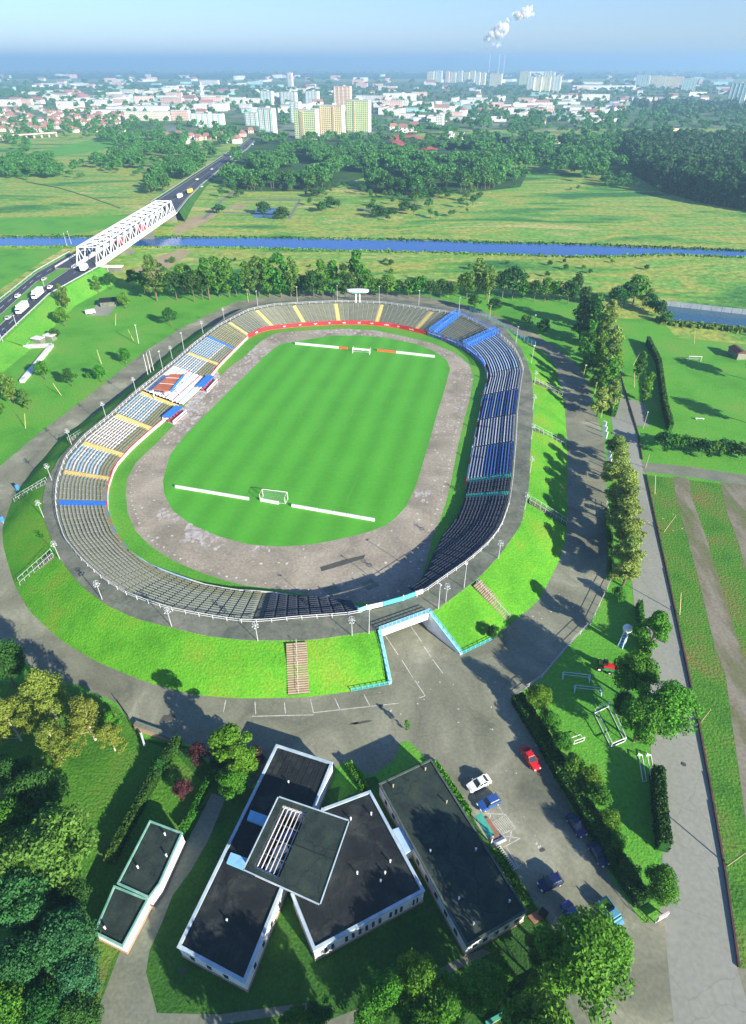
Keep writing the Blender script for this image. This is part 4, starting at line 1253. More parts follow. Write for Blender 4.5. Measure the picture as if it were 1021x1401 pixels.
for k in (.5,):
    mb = MB(b3.location); mb.bar(m0.lerp(m1, k) + Vector((0, 0, RH + .02)), P3[1].lerp(P3[2], k) + Vector((0, 0, RH + .02)), .12, .06); mb.build('felt_seam', M['seam'], rf)
U = Vector((0, 0, RH - .16))
for a, b, w in ((P3[0], m0, .8), (P3[3], m1, .8), (P3[0], P3[3], 1.2)):
    dd = (P3[2] - P3[3]).normalized() if w == 1.2 else ((P3[3] - P3[0]).normalized() if a == P3[0] else (P3[0] - P3[3]).normalized())
    e = w / 2 + .02
    aa, bb = (a + dd * e, b + dd * e)
    if w == 1.2: aa, bb = aa + (P3[3] - P3[0]).normalized() * .85, bb - (P3[3] - P3[0]).normalized() * .85
    mb = MB(b3.location); mb.bar(aa + U, bb + U, w - .02, .34); mb.build('roof_rim', M['roofgreen'], b3)
for i in range(4):
    a, b = P3[i], P3[(i + 1) % 4]
    mb = MB(b3.location); mb.bar(a.lerp(b, .01) + Vector((0, 0, RH + .06)), b.lerp(a, .01) + Vector((0, 0, RH + .06)), .16, .12); mb.build('edge_trim', M['coping'], b3)
for k in range(6):
    f = .13 + .055 * k
    a, b = P3[0].lerp(P3[1], f).lerp(P3[3].lerp(P3[2], f), .05), P3[0].lerp(P3[1], f).lerp(P3[3].lerp(P3[2], f), .95)
    mb = MB(b3.location); mb.bar(a + Vector((0, 0, RH - .5)), b + Vector((0, 0, RH - .5)), .09, .3); mb.build('beam', M['offwhite'], b3)
for k in range(3):
    f = .3 + .2 * k
    a, b = P3[0].lerp(P3[3], f), m0.lerp(m1, f)
    mb = MB(b3.location); mb.bar(a.lerp(b, .2) + Vector((0, 0, RH - 1.0)), b + Vector((0, 0, RH - 1.0)), .12, .2); mb.build('cross_beam', M['coping'], b3)
for k in range(3):
    c = P3[0].lerp(P3[3], .35 + .2 * k).lerp(m0.lerp(m1, .35 + .2 * k), .6)
    mb = MB(b3.location); mb.box((c.x, c.y, 4.3), (2.2, 1.4, .9), .5); mb.build('roof_unit', M['coping'] if k else M['b_blue'], b3)
b4, P4 = flat_building('long_dark_building', [(518, 1072), (590, 1038), (722, 1247), (639, 1295)], H1, 'long dark roofed building beside the car park', roofm='roofgreen', cop='seam', wallm='wall', cw=.3)
mb = MB(b4.location)
M['coping_d'] = mat('dark_green_coping', [(.05, .07, .06), (.10, .14, .12)], scale=.8)
for ch in b4.children:
    if ch.name.startswith('coping'): ch.data.materials[0] = M['coping_d']
for s in ((582, 1053), (538, 1076), (611, 1098), (589, 1165), (651, 1163), (628, 1230), (697, 1234), (648, 1264)): vent(b4, *s, H1, 'b_yellow' if s[1] < 1100 else 'white')
wall_windows(b4, P4[3], P4[2], H1, (.15, .32, .5, .68, .85), .9, 1.2)
wall_windows(b4, P4[0], P4[3], H1, (.1, .2, .3, .5, .6, .7, .8, .9), .9, 1.2)
lk = empty('link_corridor', G(537, 1135), 'small pale blue roofed link between the white pavilion and the dark building', 'building')
Q = [G(x, y, 3.2) for x, y in ((537, 1135), (558, 1127), (575, 1156), (555, 1168))]
for p in Q: p.z = 0
mb = MB(lk.location); mb.prism(inset(Q, .2), 0, 2.95); mb.build('wall', M['wall'], lk)
mb = MB(lk.location); mb.prism(Q, 2.95, 3.2); mb.build('roof', M['b_light'], lk)
b5, P5 = flat_building('small_outbuilding', [(205, 1122), (250, 1139), (219, 1209), (204, 1229), (160, 1209)], 3.3, 'small green edged outbuilding with a mossy flat roof, upper part of the left pair', roofm='roofgreen', cop='coping_g', cw=.24)
for s in ((226, 1142), (228, 1171), (189, 1187)): vent(b5, *s, 3.3)
b6, P6 = flat_building('small_outbuilding', [(156, 1211), (203, 1230), (168, 1296), (128, 1276)], 2.9, 'small outbuilding with rust and moss on its roof, lower part of the left pair', roofm='roofgreen', cop='coping_g', cw=.24)
for s in ((144, 1270),): vent(b6, *s, 2.9)
# car park entrance of the dark building
en = empty('entrance_canopy', G(650, 1128), 'green and white entrance canopy on the car park side of the dark building', 'canopy')
a, b = G(650, 1116, 3), G(668, 1147, 3)
d = (b - a).normalized(); nn = Vector((-d.y, d.x, 0)) * -1
if nn.x < 0: nn = -nn
Q = [a, b, b + nn * 1.2, a + nn * 1.2]
mb = MB(en.location); mb.hexa([p - Vector((0, 0, .2)) for p in Q], Q); mb.build('roof', M['green'], en)
for f in (.05, .95):
    p = a.lerp(b, f) + nn * 1.1; mb = MB(en.location); mb.bar((p.x, p.y, 0), (p.x, p.y, 2.8), .15); mb.build('post', M['white'], en)
Q = [a + nn * 1.3, b + nn * 1.3, b + nn * 2.9, a + nn * 2.9]
for p in Q: p.z = 0
mb = MB(en.location); mb.hexa(Q, [p + Vector((0, 0, .2)) for p in Q]); mb.build('brick_step', M['brick'], en)
for k in range(3):
    mb = MB(en.location); p = b.lerp(a, .06 * k - .1) + nn * 1.4; mb.bar((p.x, p.y, .3 - .1 * k + .1), (p.x + nn.x * 2, p.y + nn.y * 2, .3 - .1 * k + .1), .3, .2); mb.build('step', M['white'], en)
bp = empty('brick_porch', G(738, 1250), 'small brick paved porch at the lower corner of the dark building', 'porch')
Q = [G(x, y, .25) for x, y in ((722, 1253), (740, 1243), (750, 1252), (731, 1264))]
mb = MB(bp.location); mb.hexa([Vector((p.x, p.y, 0)) for p in Q], Q); mb.build('paving', M['brick'], bp)
mb = MB(bp.location); mb.bar(G(739, 1245, .6), G(748, 1253, .6), 1.0, .7); mb.build('planter', M['dark'], bp)
# bicycle hoops beside the wall
mb = MB()
for k in range(8):
    a, b = k * math.pi / 8, (k + 1) * math.pi / 8
    mb.bar((.45 * math.cos(a), 0, .75 * math.sin(a)), (.45 * math.cos(b), 0, .75 * math.sin(b)), .07)
hoop = mb.build('bicycle_hoop', M['white'], mesh_only=True)
for k in range(12):
    o = link('bicycle_hoop', hoop); o.location = G(682 + 22 * k / 11, 1161 + 30 * k / 11); o.rotation_euler.z = R(30)
    tag(o, 'white bicycle hoop in the row beside the dark roofed building', 'bicycle rack', 'row of white bicycle hoops')

# ------------------------------------------------------------------ vehicles
def loft(mb, st, cap=True):
    """st: list of rings (lists of points, same count)"""
    n = len(st[0]); b = len(mb.v)
    for r in st: mb.v += [tuple(p) for p in r]
    for i in range(len(st) - 1):
        for j in range(n):
            k = (j + 1) % n
            mb.f.append((b + i * n + j, b + i * n + k, b + (i + 1) * n + k, b + (i + 1) * n + j))
    if cap:
        mb.f.append(tuple(b + j for j in reversed(range(n))))
        e = b + (len(st) - 1) * n
        mb.f.append(tuple(e + j for j in range(n)))
def ring(x, w, z0, z1):
    return [(x, -w, z0), (x, w, z0), (x, w, z0 + (z1 - z0) * .6), (x, w * .9, z1), (x, -w * .9, z1), (x, -w, z0 + (z1 - z0) * .6)]
def paintcar(n_, c): return mat(n_, [c], rough=.25, spec=.6)
CP = {'red': paintcar('red_car_paint', (.60, .015, .02)), 'white': paintcar('white_car_paint', (.82, .82, .82)), 'blue': paintcar('blue_car_paint', (.03, .09, .32)),
      'navy': paintcar('navy_car_paint', (.012, .02, .09)), 'teal': paintcar('teal_car_paint', (.10, .30, .42)), 'silver': paintcar('silver_car_paint', (.5, .52, .55)), 'yellow': paintcar('yellow_truck_paint', (.75, .5, .06)), 'green': paintcar('green_machine_paint', (.03, .25, .08))}
M['headlight'] = mat('headlight_glass', [(.8, .8, .78)], rough=.1, spec=.6)
def car(loc, rz, col_, label, L=4.3, wagon=False, cat='car', group=None):
    root = empty('parked_car' if cat == 'car' else 'car', loc, label, cat, group, rz)
    w = .86; h = L / 2
    pc = CP[col_]
    mb = MB()
    loft(mb, [ring(-h, w * .82, .35, .72), ring(-h + .15, w * .95, .25, .86), ring(-h * .55, w, .25, .92), ring(h * .2, w, .25, .92), ring(h * .45, w, .25, .90), ring(h - .35, w * .94, .25, .78), ring(h, w * .78, .35, .62)])
    bd = mb.build('body', pc, root, smooth=False)
    r0, r1 = (-h + .12, h * .40) if wagon else (-h * .72, h * .42)
    t0_, t1_ = (-h + .45, h * .08) if wagon else (-h * .42, h * .08)
    mb = MB()
    bq = [(r0, -w * .9, .9), (r1, -w * .9, .9), (r1, w * .9, .9), (r0, w * .9, .9)]
    tq = [(t0_, -w * .72, 1.36), (t1_, -w * .72, 1.36), (t1_, w * .72, 1.36), (t0_, w * .72, 1.36)]
    mb.hexa(bq, tq); mb.build('windows', M['glass'], root)
    mb = MB()
    mb.hexa([(t0_ - .02, -w * .74, 1.35), (t1_ + .02, -w * .74, 1.35), (t1_ + .02, w * .74, 1.35), (t0_ - .02, w * .74, 1.35)], [(t0_ + .08, -w * .66, 1.43), (t1_ - .08, -w * .66, 1.43), (t1_ - .08, w * .66, 1.43), (t0_ + .08, w * .66, 1.43)])
    for s in (-1, 1):
        mb.bar((r1, s * w * .89, .92), (t1_, s * w * .73, 1.37), .07); mb.bar((r0, s * w * .89, .92), (t0_, s * w * .73, 1.37), .09)
        mb.bar(((r0 + r1) / 2, s * w * .91, .92), ((t0_ + t1_) / 2, s * w * .74, 1.37), .08)
    mb.build('roof', pc, root)
    for x in (-h * .62, h * .62):
        for s in (-1, 1):
            mb = MB(); mb.tube((x, s * w * .78, .32), (x, s * w * 1.01, .32), .32, n=12); wh = mb.build('wheel', M['dark'], root)
            mb = MB(); mb.tube((x, s * w * 1.0, .32), (x, s * w * 1.03, .32), .18, n=8); mb.build('rim', M['steel'], wh)
    for s in (-1, 1):
        mb = MB(); mb.box((h - .06, s * w * .6, .62), (.16, .34, .14)); mb.build('headlight', M['headlight'], root)
        mb = MB(); mb.box((-h + .04, s * w * .62, .68), (.12, .3, .14)); mb.build('tail_light', M['red'], root)
        mb = MB(); mb.box((h * .34, s * (w + .09), .98), (.14, .16, .12)); mb.build('mirror', pc, root)
    return root
def heading(x0, y0, x1, y1, z=0.6):
    a, b = G(x0, y0, z), G(x1, y1, z)
    return (a + b) / 2, math.atan2(b.y - a.y, b.x - a.x), (b - a).length
def parked(p, colr, label, wagon=False, z=0.0, L=None, cat='car', group=None):
    c, r, ln = heading(*p)
    c.z = .03 + z
    return car(c, r, colr, label, L or min(4.6, max(3.8, ln)), wagon, cat, group)
parked((670, 1064, 641, 1079), 'white', 'white car parked next to the dark roofed building')
parked((683, 1091, 655, 1105), 'blue', 'blue car parked right beside the white car', True)
parked((768, 1200, 738, 1214), 'navy', 'dark blue car parked alone near the lower end of the dark building', True)
parked((716, 1022, 736, 1053), 'red', 'red car parked along the shaded hedge side of the car park')
parked((779, 1114, 799, 1144), 'navy', 'navy car in the hedge shadow, farther of two parked in line')
parked((809, 1152, 829, 1184), 'navy', 'navy car in the hedge shadow, nearer of two parked in line')
parked((776, 1240, 792, 1266), 'blue', 'blue car half hidden under the large round tree')
c, r, _ = heading(828, 1238, 843, 1259)
pk = empty('pickup_truck', Vector((c.x, c.y, .03)), 'small pale teal pickup truck with a load bed beside the round tree', 'pickup truck', None, r)
mb = MB(); loft(mb, [ring(-1.9, .8, .4, .9), ring(1.5, .85, .35, .95), ring(1.9, .8, .4, .8)]); mb.build('chassis', CP['teal'], pk)
mb = MB(); mb.hexa([(0, -.8, .95), (1.3, -.8, .95), (1.3, .8, .95), (0, .8, .95)], [(.1, -.7, 1.65), (.9, -.7, 1.65), (.9, .7, 1.65), (.1, .7, 1.65)]); mb.build('cab', CP['teal'], pk)
mb = MB(); mb.bar((1.12, -.7, 1.3), (1.12, .7, 1.3), .1, .4); mb.build('windscreen', M['glass'], pk)
for s in (-1, 1):
    mb = MB(); mb.bar((-1.85, s * .78, 1.1), (-.1, s * .78, 1.1), .08, .4); mb.build('side_board', CP['teal'], pk)
    for x in (-1.2, 1.2):
        mb = MB(); mb.tube((x, s * .62, .35), (x, s * .88, .35), .35, n=10); mb.build('wheel', M['dark'], pk)
mb = MB(); mb.box((-1, 0, 1.05), (1.3, 1.1, .3)); mb.build('load', M['f_dark'], pk)

def truck(loc, rz, L, colr, label, cabc='white', group=None):
    root = empty('truck', loc, label, 'truck', group, rz)
    mb = MB(); mb.box((-.9, 0, 2.2), (L - 2.4, 2.5, 2.9)); mb.build('cargo_box', colr, root)
    mb = MB(); loft(mb, [[(L / 2 - 2.0, -1.2, .6), (L / 2 - 2.0, 1.2, .6), (L / 2 - 2.0, 1.2, 2.9), (L / 2 - 2.0, -1.2, 2.9)], [(L / 2, -1.15, .6), (L / 2, 1.15, .6), (L / 2 - .25, 1.1, 2.7), (L / 2 - .25, -1.1, 2.7)]]); mb.build('cab', CP[cabc], root)
    mb = MB(); mb.box((L / 2 - .12, 0, 2.05), (.12, 2.0, .8)); mb.build('windscreen', M['glass'], root)
    mb = MB(); mb.box((-.2, 0, .7), (L - 1.5, 1.9, .25)); mb.build('chassis', M['dark'], root)
    for x in (-L / 2 + 1.2, -L / 2 + 2.4, L / 2 - 1.1):
        for s in (-1, 1):
            mb = MB(); mb.tube((x, s * .95, .5), (x, s * 1.25, .5), .5, n=8); mb.build('wheel', M['dark'], root)
    return root

# ------------------------------------------------------------------ dual carriageway and truss bridge
ZB = 7.0
# left carriageway edges / right carriageway edges (px), coming from the lower left to the bridge
LL = [(-140, 492), (-60, 447), (0, 413), (50, 373), (96.5, 346.5)]
LR = [(-140, 532), (-60, 470), (0, 432), (50, 386), (108.5, 352)]
RL = [(-140, 545), (-60, 484), (0, 444), (45, 402), (110, 356.5)]
RRr = [(-140, 580), (-60, 511), (0, 465), (67, 402), (134.5, 364.5)]
ZS = [3, 3.5, 4, 5.5, ZB]
far_L = [(208, 278), (236, 260), (262, 243), (290, 225), (312, 210), (330, 200), (342, 190)]
far_R = [(242, 290), (257, 271), (276, 252), (299, 233), (320, 215), (337, 204), (348, 192)]
ZF = [ZB, 4, 1.6, .8, .4, .3, .2]
ribbon('highway', LL, LR, 0, M['highway'], zs=ZS)
ribbon('highway', RL, RRr, 0, M['highway'], zs=ZS)
ribbon('highway_verge', LR, RL, -.02, M['lawn'], zs=[z - .05 for z in ZS])
ribbon('highway', far_L, far_R, 0, M['highway'], zs=ZF)
def skirt(name, pts, zs, side, m, w=12):
    mb = MB()
    W_ = [G(x, y, z) for (x, y), z in zip(pts, zs)]
    for i in range(len(W_) - 1):
        a, b = W_[i], W_[i + 1]
        d = (b - a).normalized(); n_ = Vector((d.y, -d.x, 0)).normalized() * side
        s1 = n_ * 2.0
        a1, b1 = a + s1, b + s1
        a2, b2 = a + n_ * w, b + n_ * w
        a1.z, b1.z = a.z - .05, b.z - .05
        a2.z = b2.z = 0.005
        q = ((a, b, b1, a1), (a1, b1, b2, a2))
        for f in q: mb.quad(*(f if side < 0 else f[::-1]))
    return tag(mb.build(name, m), kind='structure')
skirt('highway_bank', LL, ZS, -1, M['lawn'], 10)
skirt('highway_bank', RRr, ZS, 1, M['lawn'], 12)
skirt('highway_bank', far_L, ZF, -1, M['shaded_garden'], 6)
skirt('highway_bank', far_R, ZF, 1, M['shaded_garden'], 5)
ribbon('soil_track', [(-60, 540), (0, 480), (60, 424), (78, 410)], [(-60, 552), (0, 492), (64, 430), (82, 414)], .05, M['soil'], zs=[.05, .05, .8, 1.5])
def lines_on(name, E0, E1, zs, fr, w=.3, dz=.03, dash=False):
    mb = MB()
    for f in fr:
        W_ = [G(a[0] + (b[0] - a[0]) * f, a[1] + (b[1] - a[1]) * f, z) + Vector((0, 0, dz)) for a, b, z in zip(E0, E1, zs)]
        for i in range(len(W_) - 1):
            a, b = W_[i], W_[i + 1]
            if 0.1 < f < .9:
                n = int((b - a).length / 9)
                for k in range(n): line(mb, a.lerp(b, k / n), a.lerp(b, (k + .5) / n), w)
            else: line(mb, a, b, w)
    return tag(mb.build(name, M['marking']), kind='structure')
lines_on('lane_markings', LL, LR, ZS, (.05, .5, .95))
lines_on('lane_markings', RL, RRr, ZS, (.05, .5, .95))
lines_on('lane_markings', far_L, far_R, ZF, (.04, .5, .96), .45)
def guardrail(pts, zs, label, m='steel'):
    W_ = [G(x, y, z) for (x, y), z in zip(pts, zs)]
    root = empty('guard_rail', W_[0], label, 'guard rail')
    mb = MB(root.location)
    for i in range(len(W_) - 1): mb.bar(W_[i] + Vector((0, 0, .75)), W_[i + 1] + Vector((0, 0, .75)), .3, .35)
    mb.build('rail', M[m], root)
    pm_ = MB(); pm_.bar((0, 0, 0), (0, 0, .75), .15); me = pm_.build('post', M[m], mesh_only=True)
    for i in range(len(W_) - 1):
        n = int((W_[i + 1] - W_[i]).length / 6)
        for k in range(n):
            o = link('post', me, root); o.location = W_[i].lerp(W_[i + 1], k / n) - root.location
guardrail([(x + 1, y + 1.5) for x, y in RRr], ZS, 'guard rail on the right side of the dual carriageway before the bridge')
guardrail([(x - 1, y - 1) for x, y in LL], ZS, 'guard rail on the left side of the dual carriageway before the bridge')
guardrail([(x + 1, y + 1) for x, y in far_R], ZF, 'guard rail on the right of the road beyond the bridge')
guardrail([(x - 1, y - 1) for x, y in far_L], ZF, 'guard rail on the left of the road beyond the bridge')

nL, nR = Vector((-165.6, 351, ZB)), Vector((-154.4, 351, ZB))
fL, fR = Vector((-162, 503, ZB)), Vector((-150.8, 503, ZB))
# square the bridge up
mn, mf = (nL + nR) / 2, (fL + fR) / 2
bd_ = (mf - mn).normalized(); bs = Vector((bd_.y, -bd_.x, 0))
BW = 5.5
BLEN = (mf - mn).length
br = empty('truss_bridge', mn, 'white steel truss bridge carrying the dual carriageway over the river', 'bridge')
def BP(l, s, z): return mn + bd_ * l + bs * s + Vector((0, 0, z))
mb = MB(br.location); mb.bar(BP(-4, 0, -.6), BP(BLEN + 4, 0, -.6), 2 * BW + 2, 1.0); mb.build('deck', M['bridge'], br)
mb = MB(br.location); mb.bar(BP(-4, 0, -.03), BP(BLEN + 4, 0, -.03), 2 * BW - 1.5, .1); mb.build('road_surface', M['highway'], br)
gb = empty('girder_bridge', mn, 'low dark decked girder bridge carrying the far carriageway beside the truss', 'bridge')
mb = MB(gb.location); mb.bar(BP(-4, -11.7, -.6), BP(BLEN + 4, -11.7, -.6), 9.6, 1.1); mb.build('deck', M['walk'], gb)
mb = MB(gb.location); mb.bar(BP(-4, -11.7, -.03), BP(BLEN + 4, -11.7, -.03), 8.8, .1); mb.build('road_surface', M['highway'], gb)
for s in (-16.3, -7.1):
    mb = MB(gb.location); mb.bar(BP(-4, s, .5), BP(BLEN + 4, s, .5), .12, .9); mb.build('parapet', M['steel'], gb)
TH_ = 8.6
NPAN = 14
for s in (-1, 1):
    for (z, w) in ((.5, .8), (TH_, .8)):
        mb = MB(br.location)
        e = 0 if z < 1 else BLEN / NPAN * .5
        mb.bar(BP(e, s * BW, z), BP(BLEN - e, s * BW, z), w, w if z > 1 else 1.9); mb.build('chord', M['bridge'], br)
    for k in range(NPAN + 1):
        l = BLEN * k / NPAN
        if k < NPAN:
            m_ = l + BLEN / NPAN / 2
            for (p, q_) in ((l, m_), (l + BLEN / NPAN, m_)):
                mb = MB(br.location); mb.bar(BP(p, s * BW, .8), BP(q_, s * BW, TH_ - .2), .45, .5); mb.build('diagonal', M['bridge'], br)
            mb = MB(br.location); mb.bar(BP(m_, s * BW, .8), BP(m_, s * BW, TH_ - .4), .3, .3); mb.build('hanger', M['bridge'], br)
for k in range(NPAN):
    m_ = BLEN * (k + .5) / NPAN
    mb = MB(br.location); mb.bar(BP(m_, -BW + .5, TH_), BP(m_, BW - .5, TH_), .4, .4); mb.build('cross_girder', M['bridge'], br)
    if k < NPAN - 1:
        m2 = m_ + BLEN / NPAN
        for (a, b) in ((-1, 1), (1, -1)):
            mb = MB(br.location); mb.bar(BP(m_, a * (BW - .5), TH_ - .1 * (a + 1) ), BP(m2, b * (BW - .5), TH_ - .1 * (a + 1)), .38, .3); mb.build('wind_brace', M['bridge'], br)
for l in (-1, BLEN * .36, BLEN * .64, BLEN + 1):
    mb = MB(br.location)
    p = BP(l, 0, 0)
    mb.hexa([BP(l - 1.6, -BW, -ZB), BP(l + 1.6, -BW, -ZB), BP(l + 1.6, BW, -ZB), BP(l - 1.6, BW, -ZB)][::-1], [BP(l - 1.2, -BW + 1, -1.1), BP(l + 1.2, -BW + 1, -1.1), BP(l + 1.2, BW - 1, -1.1), BP(l - 1.2, BW - 1, -1.1)][::-1]); mb.build('pier', M['walk'], br)
def onroad(x, y, z, rzoff=0.0):
    return G(x, y, z), math.atan2(bd_.y, bd_.x)
hd = math.atan2(G(45, 402, 5.5).y - G(0, 444, 4).y, G(45, 402, 5.5).x - G(0, 444, 4).x)
truck(G(32, 426, 5.0), hd + math.pi, 10, M['white'], 'white box truck on the near carriageway, nearer of two', group=None)
truck(G(53, 406, 5.7), hd + math.pi, 10, M['white'], 'white box truck on the near carriageway, farther of two')
truck(BP(-9, 2.5, .05), hd, 7, M['white'], 'white truck about to enter the truss bridge')
truck(G(247, 271, 4.6), math.atan2(bd_.y, bd_.x), 9, M['white'], 'white truck leaving the far end of the bridge')
truck(G(261, 264, 3.8), math.atan2(bd_.y, bd_.x), 11, CP['yellow'], 'yellow truck on the road beyond the bridge', 'yellow')
truck(BP(50, 2, .1), math.atan2(bd_.y, bd_.x), 10, CP['red'], 'red truck seen through the bridge truss, nearer one', 'red')
truck(BP(88, 2, .1), math.atan2(bd_.y, bd_.x), 10, CP['red'], 'red truck seen through the bridge truss, farther one', 'red')
for (x, y, z, c, lab) in ((25, 406, 5, 'white', 'white car on the far carriageway passing the trucks'), (61, 383, 5.9, 'silver', 'silver car on the far carriageway nearer the bridge'), (69, 394, 6, 'white', 'white car just behind the farther white truck'),
                          (12, 436, 4.3, 'silver', 'silver car at the left edge next to the median'), (5, 456, 4, 'navy', 'dark car at the left edge on the near carriageway'), (104, 366, 6.8, 'silver', 'silver car in front of the bridge portal')):
    car(G(x, y, z + .05), hd, c, lab, cat='car')
for i, (x, y, z) in enumerate(((270, 246, 2.9), (290, 232, 2), (300, 229, 2), (316, 215, 1), (326, 216, 1), (333, 205, .6), (322, 205, .8), (276, 256, 2.8), (338, 200, .5), (346, 198, .4))):
    car(G(x, y, z + .1), math.atan2(bd_.y, bd_.x) - .3, ('white', 'silver', 'navy')[i % 3], 'small car far off on the road beyond the truss bridge', cat='car', group='cars on the road beyond the bridge')

# ------------------------------------------------------------------ left: zigzag wall, huts
zz = [(78, 432), (33, 474), (71, 472), (30, 522)]
zr = empty('zigzag_wall', G(*zz[0]), 'pale zigzag concrete wall with faded blue and red paint between road and lawn', 'wall')
segs = []
for i in range(3):
    a, b = G(*zz[i], .6), G(*zz[i + 1], .6)
    n = max(2, int((b - a).length / 3.2))
    for k in range(n):
        p, q_ = a.lerp(b, (k + .03) / n), a.lerp(b, (k + .97) / n)
        mb = MB(zr.location); mb.bar(p, q_, 1.7, 1.2)
        mb.build('wall_panel', M[rnd.choice(['b_white', 'offwhite', 'b_silver', 'b_light', 'b_silver', 'b_white']) if not (i == 1 and k == 1) else 'pink'], zr)
for (x, y, lab) in ((54, 469, 'white flat roofed hut in the bend of the zigzag wall, left one'), (70, 465, 'white flat roofed hut in the bend of the zigzag wall, right one')):
    hr = empty('small_hut', G(x, y), lab, 'hut', 'huts at the zigzag wall')
    mb = MB(); mb.box((0, 0, 1.1), (4.4, 3.0, 2.2), -.3); mb.build('wall', M['path'], hr)
    mb = MB(); mb.box((0, 0, 2.3), (4.9, 3.5, .2), -.3); mb.build('roof', M['b_white'], hr)
hr = empty('lawn_pavilion', G(150, 417), 'low grey roofed pavilion on the paved square of the left lawn', 'pavilion')
mb = MB(); mb.box((0, 0, 1.2), (8, 6, 2.4), .3); mb.build('wall', M['walk'], hr)
mb = MB(); mb.box((0, 0, 2.5), (9, 7, .3), .3); mb.build('roof', M['seam'], hr)
wl_ = empty('parked_van', G(124, 429), 'small white van at the edge of the paved square', 'van', None, .6)
mb = MB(); mb.box((0, 0, 1.1), (4.4, 1.9, 1.6)); mb.build('body', CP['white'], wl_)
mb = MB(); mb.box((1.7, 0, 1.5), (.9, 1.7, .5)); mb.build('windscreen', M['glass'], wl_)
for s in (-1, 1):
    for x in (-1.4, 1.4):
        mb = MB(); mb.tube((x, s * .7, .35), (x, s * .97, .35), .35, n=8); mb.build('wheel', M['dark'], wl_)
# white building at the corner of the bridge ramp
hr = empty('bridge_kiosk', G(155, 372), 'flat white roofed kiosk below the bridge ramp', 'kiosk')
mb = MB(); mb.box((0, 0, 1.5), (11, 3.2, 3.0)); mb.build('wall', M['walk'], hr)
mb = MB(); mb.box((0, 0, 3.15), (12.5, 4.2, .3)); mb.build('roof', M['white'], hr)

# ------------------------------------------------------------------ right lawn: ball tower, machines, stored goals
wt = empty('ball_topped_column', G(850, 884), 'white ball on a bluish lattice column beside the concrete road', 'tower')
mb = MB()
for k in range(4):
    a = k * math.pi / 2
    mb.bar((.7 * math.cos(a), .7 * math.sin(a), 0), (.45 * math.cos(a), .45 * math.sin(a), 4.6), .14)
    for j in range(5):
        b = a + math.pi / 2; z0_, z1_ = j * .9, j * .9 + .9
        mb.bar((.6 * math.cos(a), .6 * math.sin(a), z0_), (.6 * math.cos(b), .6 * math.sin(b), z1_), .1)
mb.build('lattice_column', M['bluesteel'], wt)
mb = MB(); mb.tube((0, 0, 0), (0, 0, 4.7), .4, n=8); mb.build('core_pipe', M['b_blue'], wt)
mb = MB(); mb.sphere((0, 0, 5.4), .95, 16, 10); mb.build('ball', M['white'], wt, smooth=True)
c, r, _ = heading(818, 912, 856, 922)
tc = empty('farm_machine', Vector((c.x, c.y, 0)), 'red and yellow mowing machine with a green boom under the trees', 'machine', None, r)
for nm, cc, dd, m_ in (('body', (-.6, .5, 1.0), (2.2, 1.2, .9), CP['red']), ('cab', (-1.4, .5, 1.8), (1.0, 1.1, 1.0), M['dark']), ('boom', (.3, -.3, .9), (4.2, .4, .35), CP['green']), ('mower_deck', (2.4, -.2, .6), (1.4, 1.2, .5), CP['yellow']), ('hitch', (1.4, .5, .8), (1.0, .8, .6), CP['red']), ('engine_cover', (-2.1, .9, 1.1), (.9, .7, .5), CP['yellow'])):
    mb = MB(); mb.box(cc, dd, .08, .86); mb.build(nm, m_, tc)
for (x, y, rr) in ((-2.3, -.6, .6), (-2.2, 1.5, .6), (-.3, -.7, .42), (.5, 1.3, .42), (2.4, -.9, .3), (2.8, .6, .3)):
    mb = MB(); mb.tube((x, y - .15, rr), (x, y + .15, rr), rr, n=12); wh = mb.build('wheel', M['dark'], tc)
    mb = MB(); mb.tube((x, y - .17, rr), (x, y + .17, rr), rr * .45, n=8); mb.build('rim', M['white'], wh)
def frame(name, pts, z, label, m='bluesteel', r=.09):
    base = G(*pts[0]); root = empty(name, base, label, 'goal frame')
    P_ = [G(x, y, zz_) for (x, y), zz_ in zip(pts, z)]
    return root, P_
def tubeset(name, label, cat, base, T, m, r=.08):
    root = empty(name, base, label, cat)
    for (p, q_) in T:
        mb = MB(base); mb.tube(p, q_, r, n=6); mb.build('tube', m, root)
    return root
Q0 = [G(x, y, .1) for x, y in ((813, 976), (832, 967), (855, 1014), (836, 1022))]
Q1 = [p + Vector((0, 0, 1.6)) for p in (Q0[0], Q0[1])] + [Q0[2] + Vector((0, 0, 1.1)), Q0[3] + Vector((0, 0, 1.1))]
tubeset('stored_goal', 'large pale goal frame lying on the shaded lawn', 'goal frame', Q0[0], [(Q0[i], Q0[(i + 1) % 4]) for i in range(4)] + [(Q1[i], Q1[(i + 1) % 4]) for i in range(4)] + [(Q0[i], Q1[i]) for i in range(4)], M['white'], .08)
for (a, b, lab) in (((770, 925), (806, 929), 'grey blue hurdle like frame on the lawn, upper of two'), ((786, 943), (822, 947), 'grey blue hurdle like frame on the lawn, lower of two')):
    p, q_ = G(*a), G(*b)
    u = Vector((0, 0, 1.3)); dd = Vector((.2, .9, 0))
    T = [(p + u, q_ + u), (p + u * .4, q_ + u * .4)]
    for e in (p, q_): T += [(e - dd, e + u), (e + dd, e + u), (e - dd, e + dd)]
    tubeset('training_frame', lab, 'frame', p, T, M['bluesteel'], .07)
